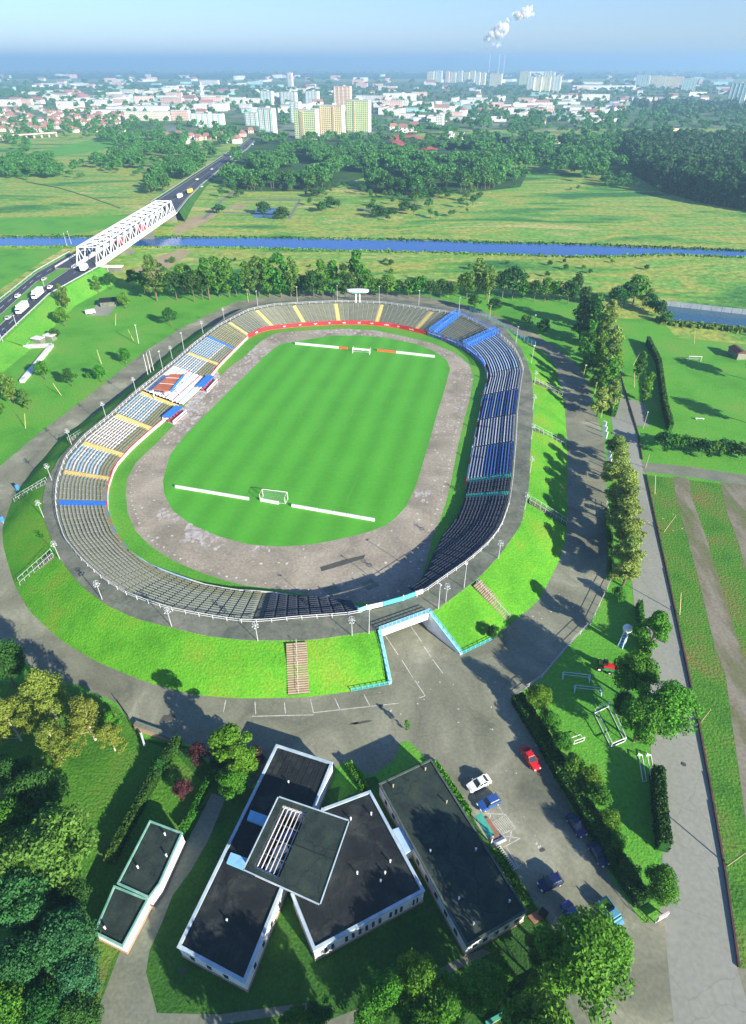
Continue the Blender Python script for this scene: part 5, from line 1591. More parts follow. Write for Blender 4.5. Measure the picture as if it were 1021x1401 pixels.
for k, (x0, x1) in enumerate(((872, 880), (884, 891))):
    p, q_ = G(x0, 1034), G(x0 + 6, 1070)
    s = Vector((.9, .1, 0)); u = Vector((0, 0, .7))
    tubeset('upright_goal', 'pale goal frame standing beside the tall hedge, %s of two' % ('left', 'right')[k], 'goal frame', p, [(p, p + u), (q_, q_ + u), (p + u, q_ + u), (p, p + s), (q_, q_ + s), (p + s, q_ + s), (p + s, p + u), (q_ + s, q_ + u)], M['white'], .08)
p, q_ = G(785, 1018), G(799, 1013)
tubeset('small_goal', 'small white goal frame on the bright lawn below the large stored goal', 'goal frame', p, [(p, p + Vector((0, 0, 1))), (q_, q_ + Vector((0, 0, 1))), (p + Vector((0, 0, 1)), q_ + Vector((0, 0, 1))), (p, q_), (p, p + Vector((-.3, 1.2, 0))), (p + Vector((-.3, 1.2, 0)), q_ + Vector((-.3, 1.2, 0))), (q_, q_ + Vector((-.3, 1.2, 0)))], M['white'], .07)
hr = empty('road_sign_board', G(906, 1257), 'small pink and white board at the car park entrance by the round bush', 'sign')
a, b = G(900, 1258, 1.2), G(914, 1250, 1.2)
mb = MB(hr.location); mb.bar(a, b, .25, 1.3); mb.build('board', M['pink'], hr)
for p in (a, b):
    mb = MB(hr.location); mb.bar((p.x, p.y, 0), (p.x, p.y, .6), .12); mb.build('leg', M['steel'], hr)
# far right park
g1 = goal(G(950, 494), R(175), 'white goal frame on the far right lawn', poles=False, w=5, h=2)
hr = empty('dark_roofed_shelter', G(1007, 488), 'brown roofed shelter at the right edge beyond the lawn', 'shelter')
mb = MB(); mb.box((0, 0, 1.4), (4, 6.5, 2.8), .15); mb.build('wall', M['path'], hr)
mb = MB(); mb.hexa([(-2.6, -3.8, 2.8), (2.6, -3.8, 2.8), (2.6, 3.8, 2.8), (-2.6, 3.8, 2.8)], [(-.4, -3.8, 3.8), (.4, -3.8, 3.8), (.4, 3.8, 3.8), (-.4, 3.8, 3.8)]); mb.build('roof', mat('brown_roof', [(.12, .05, .05)]), hr)
bn = empty('park_bench', G(957, 574), 'pale bench on the dry grass of the far right lawn', 'bench')
mb = MB(); mb.box((0, 0, .45), (3, .5, .1), -.1); mb.build('seat', M['white'], bn)
for s in (-1, 1): mb = MB(); mb.box((s * 1.2, 0, .2), (.15, .4, .4)); mb.build('leg', M['steel'], bn)
pw = empty('pond_wall', G(905, 411), 'dark slab wall along the far bank of the pond', 'wall')
for i in range(14):
    x0, x1 = 904 + i * 14, 904 + (i + 1) * 14 - .6
    a, b = G(x0, 414 + (x0 - 904) * .11, 1.2), G(x1, 414 + (x1 - 904) * .11, 1.2)
    mb = MB(pw.location); mb.bar(a, b, .4, 2.4); mb.build('wall_slab', M['grave'], pw)
NTH = ('first', 'second', 'third', 'fourth', 'fifth', 'sixth', 'seventh', 'eighth', 'ninth', 'tenth', 'eleventh', 'twelfth')

# ------------------------------------------------------------------ trees
def clusters(kind, rg):
    """cluster centres and radii in a tree of height 1, crown radius about .36"""
    C = []
    if kind == 'broad':
        for _ in range(38):
            a, u = rg.uniform(0, 2 * math.pi), rg.uniform(-.55, 1)
            r = math.sqrt(max(0, 1 - u * u)) * rg.uniform(.35, 1.0) * .29
            C.append((r * math.cos(a), r * math.sin(a), .58 + u * .30, rg.uniform(.08, .14)))
    elif kind == 'tall':
        for _ in range(26):
            z = rg.uniform(.22, .97)
            w = .20 * math.sin(min(1, (1.02 - z) / .75) * math.pi * .6) + .02
            a = rg.uniform(0, 2 * math.pi); r = w * rg.uniform(.3, 1)
            C.append((r * math.cos(a), r * math.sin(a), z, rg.uniform(.05, .10)))
    elif kind == 'poplar':
        for _ in range(24):
            z = rg.uniform(.08, .97)
            w = .12 * min(1, (1.0 - z) * 3) * min(1, z * 5 + .3)
            a = rg.uniform(0, 2 * math.pi); r = w * rg.uniform(.3, 1)
            C.append((r * math.cos(a), r * math.sin(a), z, rg.uniform(.045, .075)))
    elif kind == 'birch':
        for _ in range(44):
            z = rg.uniform(.25, 1.0)
            w = .26 * math.sin(min(1, (1.04 - z) / .8) * math.pi * .6) + .02
            a = rg.uniform(0, 2 * math.pi); r = w * rg.uniform(.2, 1)
            C.append((r * math.cos(a), r * math.sin(a), z, rg.uniform(.05, .085)))
    elif kind == 'bush':
        for _ in range(22):
            a, u = rg.uniform(0, 2 * math.pi), rg.uniform(-.2, 1)
            r = math.sqrt(max(0, 1 - u * u)) * rg.uniform(.3, 1.0) * .42
            C.append((r * math.cos(a), r * math.sin(a), .38 + u * .45, rg.uniform(.10, .18)))
    return C
def leafmesh(name, kind, seed, n, size, m, fill=.25, droop=0.0):
    rg = random.Random(seed); ng = np.random.default_rng(seed)
    C = clusters(kind, rg)
    c = np.array(C)
    w = c[:, 3] ** 2; w /= w.sum()
    idx = ng.choice(len(C), n, p=w)
    v = ng.normal(size=(n, 3)); v /= np.linalg.norm(v, axis=1)[:, None]
    rad_ = c[idx, 3] * np.where(ng.random(n) < fill, ng.random(n), ng.uniform(.75, 1.1, n))
    cen = c[idx, :3] + v * rad_[:, None] * np.array([1, 1, .85])
    nrm = v + ng.normal(size=(n, 3)) * .55 + np.array([0, 0, .25 - droop])
    nrm /= np.linalg.norm(nrm, axis=1)[:, None]
    t = np.cross(nrm, ng.normal(size=(n, 3))); t /= np.linalg.norm(t, axis=1)[:, None]
    b = np.cross(nrm, t)
    s = size * ng.uniform(.6, 1.3, n)[:, None]
    V = np.stack([cen - t * s, cen - b * s * .62, cen + t * s, cen + b * s * .62], 1)
    V[:, 0] += nrm * s * .25
    me = bpy.data.meshes.new(name)
    me.vertices.add(n * 4); me.loops.add(n * 4); me.polygons.add(n)
    me.vertices.foreach_set('co', V.reshape(-1).astype(np.float32))
    me.loops.foreach_set('vertex_index', np.arange(n * 4, dtype=np.int32))
    me.polygons.foreach_set('loop_start', np.arange(0, n * 4, 4, dtype=np.int32))
    me.polygons.foreach_set('loop_total', np.full(n, 4, dtype=np.int32))
    me.materials.append(m)
    me.update(calc_edges=True)
    return me, C
def trunkmesh(name, C, m, r=.022, seed=0, top=.75, limbs=10):
    rg = random.Random(seed)
    mb = MB()
    pts = [Vector((0, 0, 0))]
    for k in range(1, 5):
        pts.append(Vector((rg.uniform(-.015, .015), rg.uniform(-.015, .015), top * k / 4)))
    for k in range(4): mb.tube(pts[k], pts[k + 1], r * (1 - k * .21), r * (1 - (k + 1) * .21), 6)
    for c in C[:limbs]:
        z = max(.08, min(top * .95, c[2] - .22))
        f = z / top * 4; i = min(3, int(f))
        p = pts[i].lerp(pts[i + 1], f - i)
        mb.tube(p, (c[0] * .85, c[1] * .85, c[2]), r * .35, r * .1, 4)
    return mb.build(name, m, mesh_only=True)
PRO = {}
def proto(key, kind, seed, n, size, leaf, bark='bark', **k):
    me, C = leafmesh('crown_' + kind, kind, seed, n, size, M[leaf], **k)
    tm = trunkmesh('trunk_' + kind, C, M[bark], seed=seed, limbs=14 if n > 2000 else 5, top={'bush': .4, 'poplar': .85, 'birch': .9}.get(kind, .7), r=.012 if kind == 'bush' else (.016 if kind in ('birch', 'poplar') else .022))
    PRO.setdefault(key, []).append((me, tm))
# near
for s_ in (1, 2):
    proto('n_broad_mid', 'broad', s_, 11000, .0175, 'f_mid'); proto('n_broad_olive', 'broad', s_ + 5, 11000, .017, 'f_olive')
    proto('n_broad_dark', 'broad', s_ + 7, 11000, .017, 'f_dark'); proto('n_broad_light', 'broad', s_ + 9, 11000, .017, 'f_light')
    proto('n_birch', 'birch', s_ + 11, 12000, .012, 'f_yellow', 'birchbark', fill=.6)
    proto('n_tall_light', 'tall', s_ + 13, 8000, .016, 'f_light'); proto('n_bush', 'bush', s_ + 15, 3500, .032, 'f_mid'); proto('n_bush_dark', 'bush', s_ + 17, 3500, .03, 'f_dark')
    proto('n_bush_red', 'bush', s_ + 19, 3000, .03, 'f_red'); proto('n_bush_light', 'bush', s_ + 45, 3500, .03, 'f_light'); proto('n_blue', 'broad', s_ + 21, 13000, .016, 'f_blue', fill=.35)
    proto('willow', 'tall', s_ + 23, 9000, .016, 'f_willow', fill=.5, droop=.2); proto('poplar', 'poplar', s_ + 25, 2600, .022, 'f_mid')
    proto('m_tall', 'tall', s_ + 27, 1500, .032, 'f_mid'); proto('m_tall_dark', 'tall', s_ + 29, 1500, .032, 'f_dark'); proto('m_tall_light', 'tall', s_ + 51, 2600, .026, 'f_willow'); proto('m_tall_olive', 'tall', s_ + 47, 1500, .030, 'f_olive'); proto('m_broad', 'broad', s_ + 31, 1300, .04, 'f_mid'); proto('m_broad_dark', 'broad', s_ + 33, 1300, .04, 'f_dark')
    proto('m_bush', 'bush', s_ + 35, 700, .06, 'f_mid'); proto('m_bush_dark', 'bush', s_ + 49, 700, .06, 'f_dark'); proto('m_poplar', 'poplar', s_ + 37, 1200, .03, 'f_light')
for s_ in (1, 2, 3):
    proto('far', 'broad', s_ + 39, 330, .06, 'f_far'); proto('far_tall', 'tall', s_ + 43, 300, .06, 'f_fardark')
NB = {'broad': .36, 'tall': .27, 'poplar': .17, 'birch': .3, 'bush': .55}
TI = [0]
def tree(px, py, h, key, label, cat='tree', group=None, wr=1.0, name='tree', zf=.55, world=None):
    """px, py: where the photo shows the middle of the crown"""
    p = G(px, py, h * zf) if world is None else Vector(world)
    p.z = 0.0
    me, tm = PRO[key][TI[0] % len(PRO[key])]; TI[0] += 1
    root = empty(name, p, label, cat, group)
    root.rotation_euler.z = rnd.uniform(0, 6.28)
    root.scale = (h * wr, h * wr, h)
    link('trunk', tm, root); link('crown', me, root)
    return root
T_ = tree
# ---- near left
T_(60, 950, 13, 'n_birch', 'yellow green birch with pale limbs, topmost tree at the left by the ring road', name='birch_tree', wr=1.3)
T_(118, 985, 11, 'n_birch', 'yellow green birch right of the topmost birch, nearest to the ring road', name='birch_tree', wr=1.35)
T_(12, 985, 11.5, 'n_birch', 'birch at the left frame edge with sparse yellow leaves', name='birch_tree', wr=1.3)
T_(72, 1015, 10, 'n_birch', 'low yellow birch in the middle of the birch clump', name='birch_tree', wr=1.3)
T_(152, 990, 6, 'n_tall_light', 'small fresh green tree at the corner fence beside the birches', wr=1.1)
T_(2, 905, 14, 'n_broad_dark', 'dark green dense tree cut by the left frame edge above the birches', wr=.85)
T_(70, 1165, 15, 'n_broad_olive', 'big olive brown tree left of the small outbuildings', wr=1.15)
T_(8, 1130, 12, 'n_broad_mid', 'green tree at the left frame edge beside the big olive tree')
T_(30, 1240, 13, 'n_blue', 'bluish green tree at the lower left frame edge', wr=.95)
T_(92, 1290, 12, 'n_blue', 'bluish green round tree below the lower outbuilding', wr=1.0)
T_(40, 1320, 12, 'n_blue', 'bluish green tree second from the left frame edge at the bottom', wr=.9)
T_(60, 1385, 10, 'n_broad_dark', 'dark green tree at the bottom left, right of the corner tree')
T_(2, 1385, 11, 'n_broad_mid', 'green tree in the very bottom left corner')
T_(110, 1390, 8, 'n_broad_dark', 'dark green tree at the bottom beside the paved path')
T_(22, 1060, 11, 'n_broad_dark', 'dark shaded tree between the birches and the big olive tree', wr=.8)
T_(52, 1085, 12, 'n_broad_dark', 'added dark tree in place of the black shade below the birch clump', wr=1.0)  # dark crown added to fill a patch of black shade
T_(18, 1190, 13, 'n_broad_olive', 'olive tree at the left frame edge touching the big olive tree', wr=1.0)
T_(108, 1340, 9, 'n_blue', 'bluish green tree beside the paved path at the lower left', wr=1.0)
T_(95, 1232, 9, 'n_broad_dark', 'dark tree squeezed between the olive tree and the lower outbuilding', wr=.9)
T_(150, 1010, 7, 'n_birch', 'small yellow birch at the right end of the birch clump', name='birch_tree', wr=1.3)
T_(-60, 1000, 14, 'n_broad_dark', 'dark tree beyond the left frame edge casting shade on the lawn')
T_(-70, 870, 14, 'n_tall_light', 'tall tree beyond the left frame edge casting shade on the ring road')
T_(320, 1022, 11.5, 'n_tall_light', 'slim yellow green tree above the long white pavilion', wr=1.5)
T_(317, 1072, 6.5, 'n_broad_light', 'bright green low tree at the foot of the slim tree', wr=1.2)
T_(352, 1035, 4.5, 'n_bush_red', 'dark red shrub right of the slim yellow green tree', 'shrub', name='shrub', wr=.8)
T_(272, 1028, 4.5, 'n_bush_red', 'dark red shrub left of the slim tree at the ring road', 'shrub', name='shrub', wr=.9)
T_(247, 1078, 4, 'n_bush_red', 'dark red round shrub on the small lawn above the outbuildings', 'shrub', name='shrub', wr=.95)
T_(218, 1045, 3.6, 'n_bush_dark', 'dark green shrub on the narrow lawn left of the red shrub', 'shrub', name='shrub')
T_(300, 1045, 4, 'n_bush_dark', 'dark green shrub in the shade beside the slim tree', 'shrub', name='shrub')
# ---- near right
T_(795, 1306, 14.5, 'n_broad_light', 'big round bright green tree at the lower right of the car park', wr=1.15)
T_(838, 1300, 8, 'n_broad_light', 'lower bright green crown on the right flank of the big round tree')
T_(755, 1345, 8, 'n_broad_mid', 'green tree on the left flank of the big round tree', wr=1.1)
T_(738, 1300, 6.5, 'n_broad_mid', 'green tree beside the brick porch of the dark building')
T_(905, 1212, 7.5, 'n_broad_mid', 'round green tree at the tip of the right lawn triangle', wr=1.0)
for i, (x, y, h, k, lab) in enumerate((
    (738, 955, 7, 'n_broad_light', 'round fresh green tree at the upper corner of the car park'),
    (752, 985, 5, 'n_bush', 'green bush below the upper corner tree of the car park'),
    (768, 1015, 5.5, 'n_broad_mid', 'green small tree in the car park hedge opposite the red car'),
    (785, 1045, 5, 'n_bush', 'green bush in the hedge right of the red car'),
    (806, 1060, 5, 'n_bush_light', 'light green bush in the hedge between red and navy cars'),
    (822, 1088, 4.5, 'n_bush', 'green bush in the hedge above the farther navy car'),
    (832, 1118, 4.5, 'n_bush_light', 'light green bush in the hedge beside the farther navy car'),
    (845, 1150, 4, 'n_bush', 'green bush in the hedge beside the nearer navy car'),
    (862, 1190, 4, 'n_bush_dark', 'dark green bush in the hedge below the navy cars'))):
    T_(x, y, h, k, lab, 'bush' if 'bush' in k else 'tree', name='bush' if 'bush' in k else 'tree')
T_(893, 868, 12, 'n_tall_light', 'tall light green tree nearest to the ball topped column', wr=1.2)
T_(868, 925, 12, 'n_broad_mid', 'green tree behind the red mowing machine', wr=1.0)
T_(912, 970, 13.5, 'n_broad_light', 'widest light green tree leaning over the concrete road', wr=1.1)
T_(880, 985, 12, 'n_broad_mid', 'green tree on the left side of the widest roadside tree', wr=1.0)
T_(855, 965, 7, 'n_broad_dark', 'dark low tree in the shade beside the stored goal frame')
for i, (y, h, x) in enumerate(((612, 11, 845), (632, 12, 846), (652, 13, 850), (672, 13, 853), (692, 13, 856), (712, 13, 858), (733, 12, 860), (756, 12, 861), (778, 10, 860))):
    T_(x, y, h, 'willow', 'feathery yellow green tree along the concrete road, %s from the far end' % NTH[i], group='feathery trees in a row along the concrete road', wr=1.45)
T_(848, 812, 4, 'n_bush', 'green bush at the near end of the feathery tree row', 'bush', name='bush')
# right of the tunnel: small tree on the bank foot
T_(676, 866, 4, 'n_bush_dark', 'small dark bush on the bank foot near the portal', 'bush', name='bush')
T_(557, 992, 3.0, 'n_tall_light', 'small thin sapling standing on the forecourt edge', wr=.8)
# bottom centre shrubs
for i, (x, y, h, k, lab) in enumerate((
    (575, 1340, 9, 'n_broad_light', 'light green tree below the gap between the two big roofs'),
    (530, 1365, 8, 'n_broad_light', 'green tree left of the light green tree at the bottom centre'),
    (610, 1375, 9, 'n_broad_light', 'light green tree at the bottom beside the paved path'),
    (660, 1352, 9, 'n_broad_mid', 'green tree at the bottom right of the paved path'),
    (575, 1410, 8, 'n_broad_mid', 'green tree at the bottom edge, centre'),
    (500, 1385, 4.5, 'n_bush', 'green bush at the bottom edge left of centre'),
    (440, 1385, 4, 'n_bush_dark', 'dark green bush at the bottom edge below the long pavilion'),
    (610, 1400, 4.5, 'n_bush_light', 'light green bush at the bottom edge right of centre'),
    (690, 1330, 4, 'n_bush', 'green bush under the lower end of the dark building'),
    (715, 1370, 4, 'n_bush', 'green bush behind the low wall with the green coping'),
    (400, 1392, 3.5, 'n_bush', 'green bush at the end of the bottom path'))):
    T_(x, y, h, k, lab, 'bush' if 'bush' in k else 'tree', name='bush' if 'bush' in k else 'tree', zf=.5)
# trees just outside the frame whose shade falls on the roofs and lawns
for (x, y, h) in ((505, 1540, 15), (440, 1560, 15), (740, 1440, 15)):
    T_(x, y, h, 'n_broad_mid', 'tall tree just below the frame shading the pavilion roofs', group='tall trees just below the frame', wr=1.0)
# ---- avenue of tall trees right of the ring road
for av_i, (x, y, h, k) in enumerate(((800, 418, 17, 'm_tall_dark'), (812, 440, 17, 'm_tall_dark'), (806, 462, 16, 'm_tall'), (818, 478, 16, 'm_tall'), (828, 450, 17, 'm_tall_olive'), (822, 500, 16, 'm_poplar'), (834, 515, 15, 'm_tall'), (826, 525, 14, 'm_poplar'), (842, 500, 14, 'm_poplar'), (814, 425, 16, 'm_tall'), (838, 540, 12, 'm_tall_light'), (822, 548, 11, 'm_tall_light'), (840, 470, 15, 'm_tall_light'), (838, 490, 15, 'm_tall_light'), (836, 430, 14, 'm_tall_light'), (830, 508, 14, 'm_tall_light'), (806, 490, 12, 'm_tall'), (798, 440, 15, 'm_tall_dark'))):
    T_(x, y, h, k, 'tall %s tree in the avenue beside the concrete road, %s row, %s' % ({'m_tall_light': 'bright', 'm_tall_dark': 'dark', 'm_tall': 'green', 'm_tall_olive': 'olive', 'm_poplar': 'slim'}[k], 'left' if x < 820 else 'right', 'far end' if y < 430 else ('near end' if y > 520 else 'middle')), group='tall trees in the avenue right of the stadium', wr=1.15)
# ---- belt north of the stadium
BLT = {}
def belt_label(x, k):
    seg = 'far left' if x < 300 else ('left of the scoreboard' if x < 485 else ('right of the scoreboard' if x < 635 else ('beyond the away sector' if x < 800 else 'left of the pond')))
    i = BLT.get(seg, 0); BLT[seg] = i + 1
    kind_ = {'m_tall_olive': 'tall olive', 'm_broad': 'round green', 'm_broad_dark': 'round dark', 'm_tall': 'tall green', 'm_tall_dark': 'tall dark', 'm_poplar': 'slim light'}[k]
    return '%s tree in the meadow belt, %s of those %s' % (kind_, NTH[i] if i < 12 else 'last', seg)
for (x, y, h, k) in ((208, 378, 22, 'm_tall_olive'), (195, 385, 13, 'm_broad'), (238, 388, 15, 'm_broad_dark'), (262, 390, 15, 'm_broad_dark'), (250, 378, 15, 'm_broad'), (282, 380, 20, 'm_tall'), (296, 376, 20, 'm_tall'), (310, 378, 19, 'm_tall'), (322, 388, 12, 'm_broad_dark'), (338, 380, 17, 'm_tall'), (352, 376, 20, 'm_tall_olive'), (366, 378, 19, 'm_tall'), (382, 374, 22, 'm_tall'), (396, 376, 20, 'm_tall_olive'), (404, 384, 15, 'm_poplar'), (428, 388, 15, 'm_broad_dark'), (440, 380, 19, 'm_tall'), (455, 380, 18, 'm_tall'), (472, 384, 17, 'm_tall_dark'), (488, 372, 22, 'm_tall'), (500, 384, 14, 'm_broad'),
                     (515, 392, 10, 'm_broad'), (530, 390, 12, 'm_broad'), (545, 393, 9, 'm_broad_dark'), (560, 393, 10, 'm_broad'), (575, 391, 12, 'm_broad'), (590, 394, 10, 'm_broad_dark'), (604, 393, 10, 'm_broad_dark'), (620, 396, 9, 'm_broad'), (640, 388, 14, 'm_broad'), (655, 378, 19, 'm_tall_olive'), (668, 384, 17, 'm_tall_olive'), (690, 386, 15, 'm_broad_dark'), (704, 384, 17, 'm_broad_dark'), (718, 396, 10, 'm_broad'), (733, 396, 11, 'm_broad_dark'), (748, 394, 12, 'm_broad'), (762, 396, 11, 'm_broad'), (780, 398, 12, 'm_broad_dark'), (790, 392, 14, 'm_tall_dark'),
                     (846, 406, 12, 'm_broad_dark'), (858, 400, 12, 'm_broad_dark'), (872, 394, 15, 'm_broad'), (884, 400, 12, 'm_tall_olive'), (180, 380, 10, 'm_broad'), (275, 392, 12, 'm_broad_dark'), (415, 390, 11, 'm_broad_dark')):
    T_(x, y, h, k, belt_label(x, k), group='belt of trees between the stadium and the river', wr=1.15)
# bushes and single trees on the lawns round the stadium
for (x, y, h, k, lab) in ((650, 412, 9, 'm_broad_dark', 'dark round tree beside the turquoise fence, left of two'), (677, 418, 9, 'm_broad_dark', 'dark round tree beside the turquoise fence, right of two'),
    (720, 438, 6, 'm_bush_dark', 'small dark tree on the lawn behind the away sector, left one'), (744, 445, 7, 'm_bush_dark', 'small dark tree on the lawn behind the away sector, right one'),
    (232, 432, 9, 'm_broad_dark', 'dark tree alone on the left lawn near the ring road'), (170, 486, 7, 'm_broad', 'small round tree on the left lawn, topmost of three'), (95, 515, 7.5, 'm_broad_dark', 'small round tree on the left lawn, leftmost of three'), (136, 510, 7, 'm_broad', 'small round tree in the middle of the left lawn'), (122, 513, 3, 'm_bush', 'little bush beside the middle tree of the left lawn'),
    (170, 410, 8, 'm_broad', 'green tree beside the paved square on the left lawn'), (86, 405, 13, 'm_tall_olive', 'olive tree between the carriageway and the zigzag wall, upper'), (85, 432, 9, 'm_broad', 'green tree beside the top end of the zigzag wall'), (58, 505, 8, 'm_broad', 'bushy tree at the lower arm of the zigzag wall'), (75, 455, 5, 'm_bush_dark', 'dark bush behind the two white huts'), (150, 383, 9, 'm_broad_dark', 'dark tree by the kiosk below the bridge ramp'), (132, 388, 9, 'm_tall_olive', 'olive tree left of the kiosk below the bridge ramp'),
    (12, 530, 12, 'm_tall_olive', 'yellow green tree at the left frame edge beside the lawn'), (34, 545, 8, 'm_tall_olive', 'light feathery tree at the lower left end of the zigzag wall'), (-10, 560, 10, 'm_broad', 'tree cut by the left frame edge'),
    (878, 498, 11, 'm_tall', 'slim green tree on the lawn right of the avenue, upper of two'), (886, 528, 11, 'm_tall', 'slim green tree on the lawn right of the avenue, lower of two'), (905, 420, 8, 'm_bush_dark', 'dark bushes at the left end of the pond'), (914, 432, 6, 'm_bush', 'green bush at the pond corner'), (892, 412, 9, 'm_bush_dark', 'dark bush left of the pond wall'),
    (1040, 500, 12, 'm_broad_dark', 'dark tree beyond the right edge shading the far lawn'), (1050, 560, 12, 'm_broad_dark', 'dark tree beyond the right edge by the hedge')):
    T_(x, y, h, k, lab, 'bush' if 'bush' in k else 'tree', name='bush' if 'bush' in k else 'tree', wr=1.1)
for k in range(9):
    T_(912 + k * 13.5 + rnd.uniform(-2, 2), 603 + k * 1.6 + rnd.uniform(-3, 3), rnd.uniform(5, 7.5), 'm_bush' if k % 2 else 'm_bush_dark', 'big bush above the cross road, %s from the left in its row' % NTH[k], 'bush', 'row of big bushes above the cross road', name='bush', wr=1.15)
for k in range(30):
    x = rnd.uniform(200, 900); y = rnd.choice((354, 357, 362, 368, 372)) + (x - 200) * .004
    T_(x, y, rnd.uniform(2, 4.5), 'm_bush' if k % 2 else 'm_bush_dark', 'low bush in the meadow between the river and the tree belt', 'bush', 'low bushes in the river meadow', name='bush', wr=1.3)
for (x, y) in ((545, 262), (570, 268), (452, 275), (536, 290), (520, 288), (508, 283), (590, 262), (610, 262), (385, 290), (430, 262), (440, 282), (300, 285), (360, 283), (650, 250), (555, 280)):
    T_(x, y, rnd.uniform(6, 11), 'm_bush_dark', 'dark bush clump in the meadow beyond the river', 'bush', 'dark bush clumps in the meadow beyond the river', name='bush', wr=1.6)

# ---- hedges
def hedge(pts, w, h, label, leaf='f_dark', n=220, size=.22, name='hedge'):
    W_ = [G(x, y) for x, y in pts]
    root = empty(name, W_[0], label, 'hedge')
    L = sum((W_[i + 1] - W_[i]).length for i in range(len(W_) - 1))
    N = int(L * n)
    cen = np.zeros((N, 3)); i = 0
    ng = np.random.default_rng(int(L * 100))
    k0 = 0
    for s in range(len(W_) - 1):
        a, b = W_[s], W_[s + 1]
        k1 = N if s == len(W_) - 2 else k0 + int(N * (b - a).length / L)
        f = ng.random(k1 - k0)
        d = (b - a).normalized()
        side = np.where(ng.random(k1 - k0) < .5, ng.uniform(-.5, .5, k1 - k0), np.sign(ng.normal(size=k1 - k0)) * .5) * w
        z = np.where(np.abs(side) > w * .49, ng.random(k1 - k0), ng.uniform(.85, 1.05, k1 - k0)) * h
        cen[k0:k1, 0] = a.x + (b.x - a.x) * f - d.y * side
        cen[k0:k1, 1] = a.y + (b.y - a.y) * f + d.x * side
        cen[k0:k1, 2] = z
        k0 = k1
    cen += ng.normal(size=cen.shape) * .07
    nrm = ng.normal(size=(N, 3)) + np.array([0, 0, .6]); nrm /= np.linalg.norm(nrm, axis=1)[:, None]
    t = np.cross(nrm, ng.normal(size=(N, 3))); t /= np.linalg.norm(t, axis=1)[:, None]
    b = np.cross(nrm, t)
    V = np.stack([cen - t * size, cen - b * size * .6, cen + t * size, cen + b * size * .6], 1) - np.array(W_[0])
    me = bpy.data.meshes.new('foliage')
    me.vertices.add(N * 4); me.loops.add(N * 4); me.polygons.add(N)
    me.vertices.foreach_set('co', V.reshape(-1).astype(np.float32))
    me.loops.foreach_set('vertex_index', np.arange(N * 4, dtype=np.int32))
    me.polygons.foreach_set('loop_start', np.arange(0, N * 4, 4, dtype=np.int32))
    me.polygons.foreach_set('loop_total', np.full(N, 4, dtype=np.int32))
    me.materials.append(M[leaf]); me.update(calc_edges=True)
    link('foliage', me, root)
    mb = MB(W_[0])
    for s in range(len(W_) - 1): mb.bar(W_[s] + Vector((0, 0, h * .45)), W_[s + 1] + Vector((0, 0, h * .45)), w * .8, h * .85)
    mb.build('inner_twigs', M['f_dark'], root)
    return root
hedge([(246, 1016), (215, 1065), (185, 1120), (158, 1172)], 1.1, 2.2, 'long clipped dark hedge between the patchy lawn and the outbuildings')
hedge([(158, 1168), (152, 1182)], 1.4, 1.4, 'short clipped hedge end beside the upper outbuilding', 'f_olive', 200)
hedge([(290, 1062), (262, 1120), (250, 1138)], .9, 1.2, 'clipped green hedge along the path above the outbuildings', 'f_mid', 160)
hedge([(896, 1060), (899, 1110), (905, 1165)], 1.6, 3.0, 'tall dark hedge along the left edge of the concrete road', 'f_dark', 300)
hedge([(872, 832), (876, 865), (884, 905)], .9, 2.6, 'tall narrow light green hedge behind the ball topped column', 'f_light', 250)
hedge([(476, 1046), (500, 1082)], 1.0, 1.2, 'clipped hedge between the two pavilions', 'f_mid', 160)
hedge([(592, 1046), (616, 1080), (640, 1116)], 1.5, .8, 'low bright hedge along the car park side of the dark building', 'f_light', 200)
hedge([(676, 1165), (700, 1205), (722, 1238)], 1.6, .6, 'low hedge behind the bicycle hoops', 'f_mid', 200)
hedge([(706, 958), (740, 1012), (766, 1060), (806, 1122), (850, 1195), (880, 1240)], 2.2, 2.2, 'overgrown dark hedge along the right side of the car park', 'f_dark', 180, .26)
hedge([(900, 500), (908, 560), (916, 590)], 1.2, 3.0, 'long dark hedge down the right lawn to the big bushes', 'f_dark', 120, .35)
hedge([(885, 470), (900, 500)], 1.2, 3.0, 'dark hedge stretch behind the two slim trees', 'f_dark', 120, .35)
hedge([(830, 700), (836, 757), (834, 795)], 1.2, 1.0, 'low rough hedge beside the wire fence of the ring road', 'f_mid', 150)
hedge([(838, 470), (846, 540), (838, 570)], 1.6, 2.0, 'rough hedge under the avenue trees', 'f_mid', 120, .3)

# ---- meadow reeds along the river banks
def reeds(name, pts, n, h, m):
    ng = np.random.default_rng(n)
    W_ = np.array([G(x, y)[:] for x, y in pts])
    seg = ng.integers(0, len(W_) - 1, n); f = ng.random(n)[:, None]
    p = W_[seg] * (1 - f) + W_[seg + 1] * f + ng.normal(size=(n, 3)) * np.array([.5, 1.6, 0])
    hh = h * ng.uniform(.5, 1.3, n)
    a = ng.uniform(0, 3.14, n)
    d = np.stack([np.cos(a), np.sin(a), np.zeros(n)], 1) * .9
    top = np.stack([np.zeros(n), np.zeros(n), hh], 1)
    V = np.stack([p - d, p + d, p + d * .6 + top, p - d * .6 + top], 1)
    me = bpy.data.meshes.new(name)
    me.vertices.add(n * 4); me.loops.add(n * 4); me.polygons.add(n)
    me.vertices.foreach_set('co', V.reshape(-1).astype(np.float32))
    me.loops.foreach_set('vertex_index', np.arange(n * 4, dtype=np.int32))
    me.polygons.foreach_set('loop_start', np.arange(0, n * 4, 4, dtype=np.int32))
    me.polygons.foreach_set('loop_total', np.full(n, 4, dtype=np.int32))
    me.materials.append(M[m]); me.update(calc_edges=True)
    o = link(name, me); tag(o, None, None, None, 'stuff')
    return o
reeds('bank_reeds', [(x, y + 1.4) for x, y in RB[1:-1]], 1500, .8, 'f_mid')
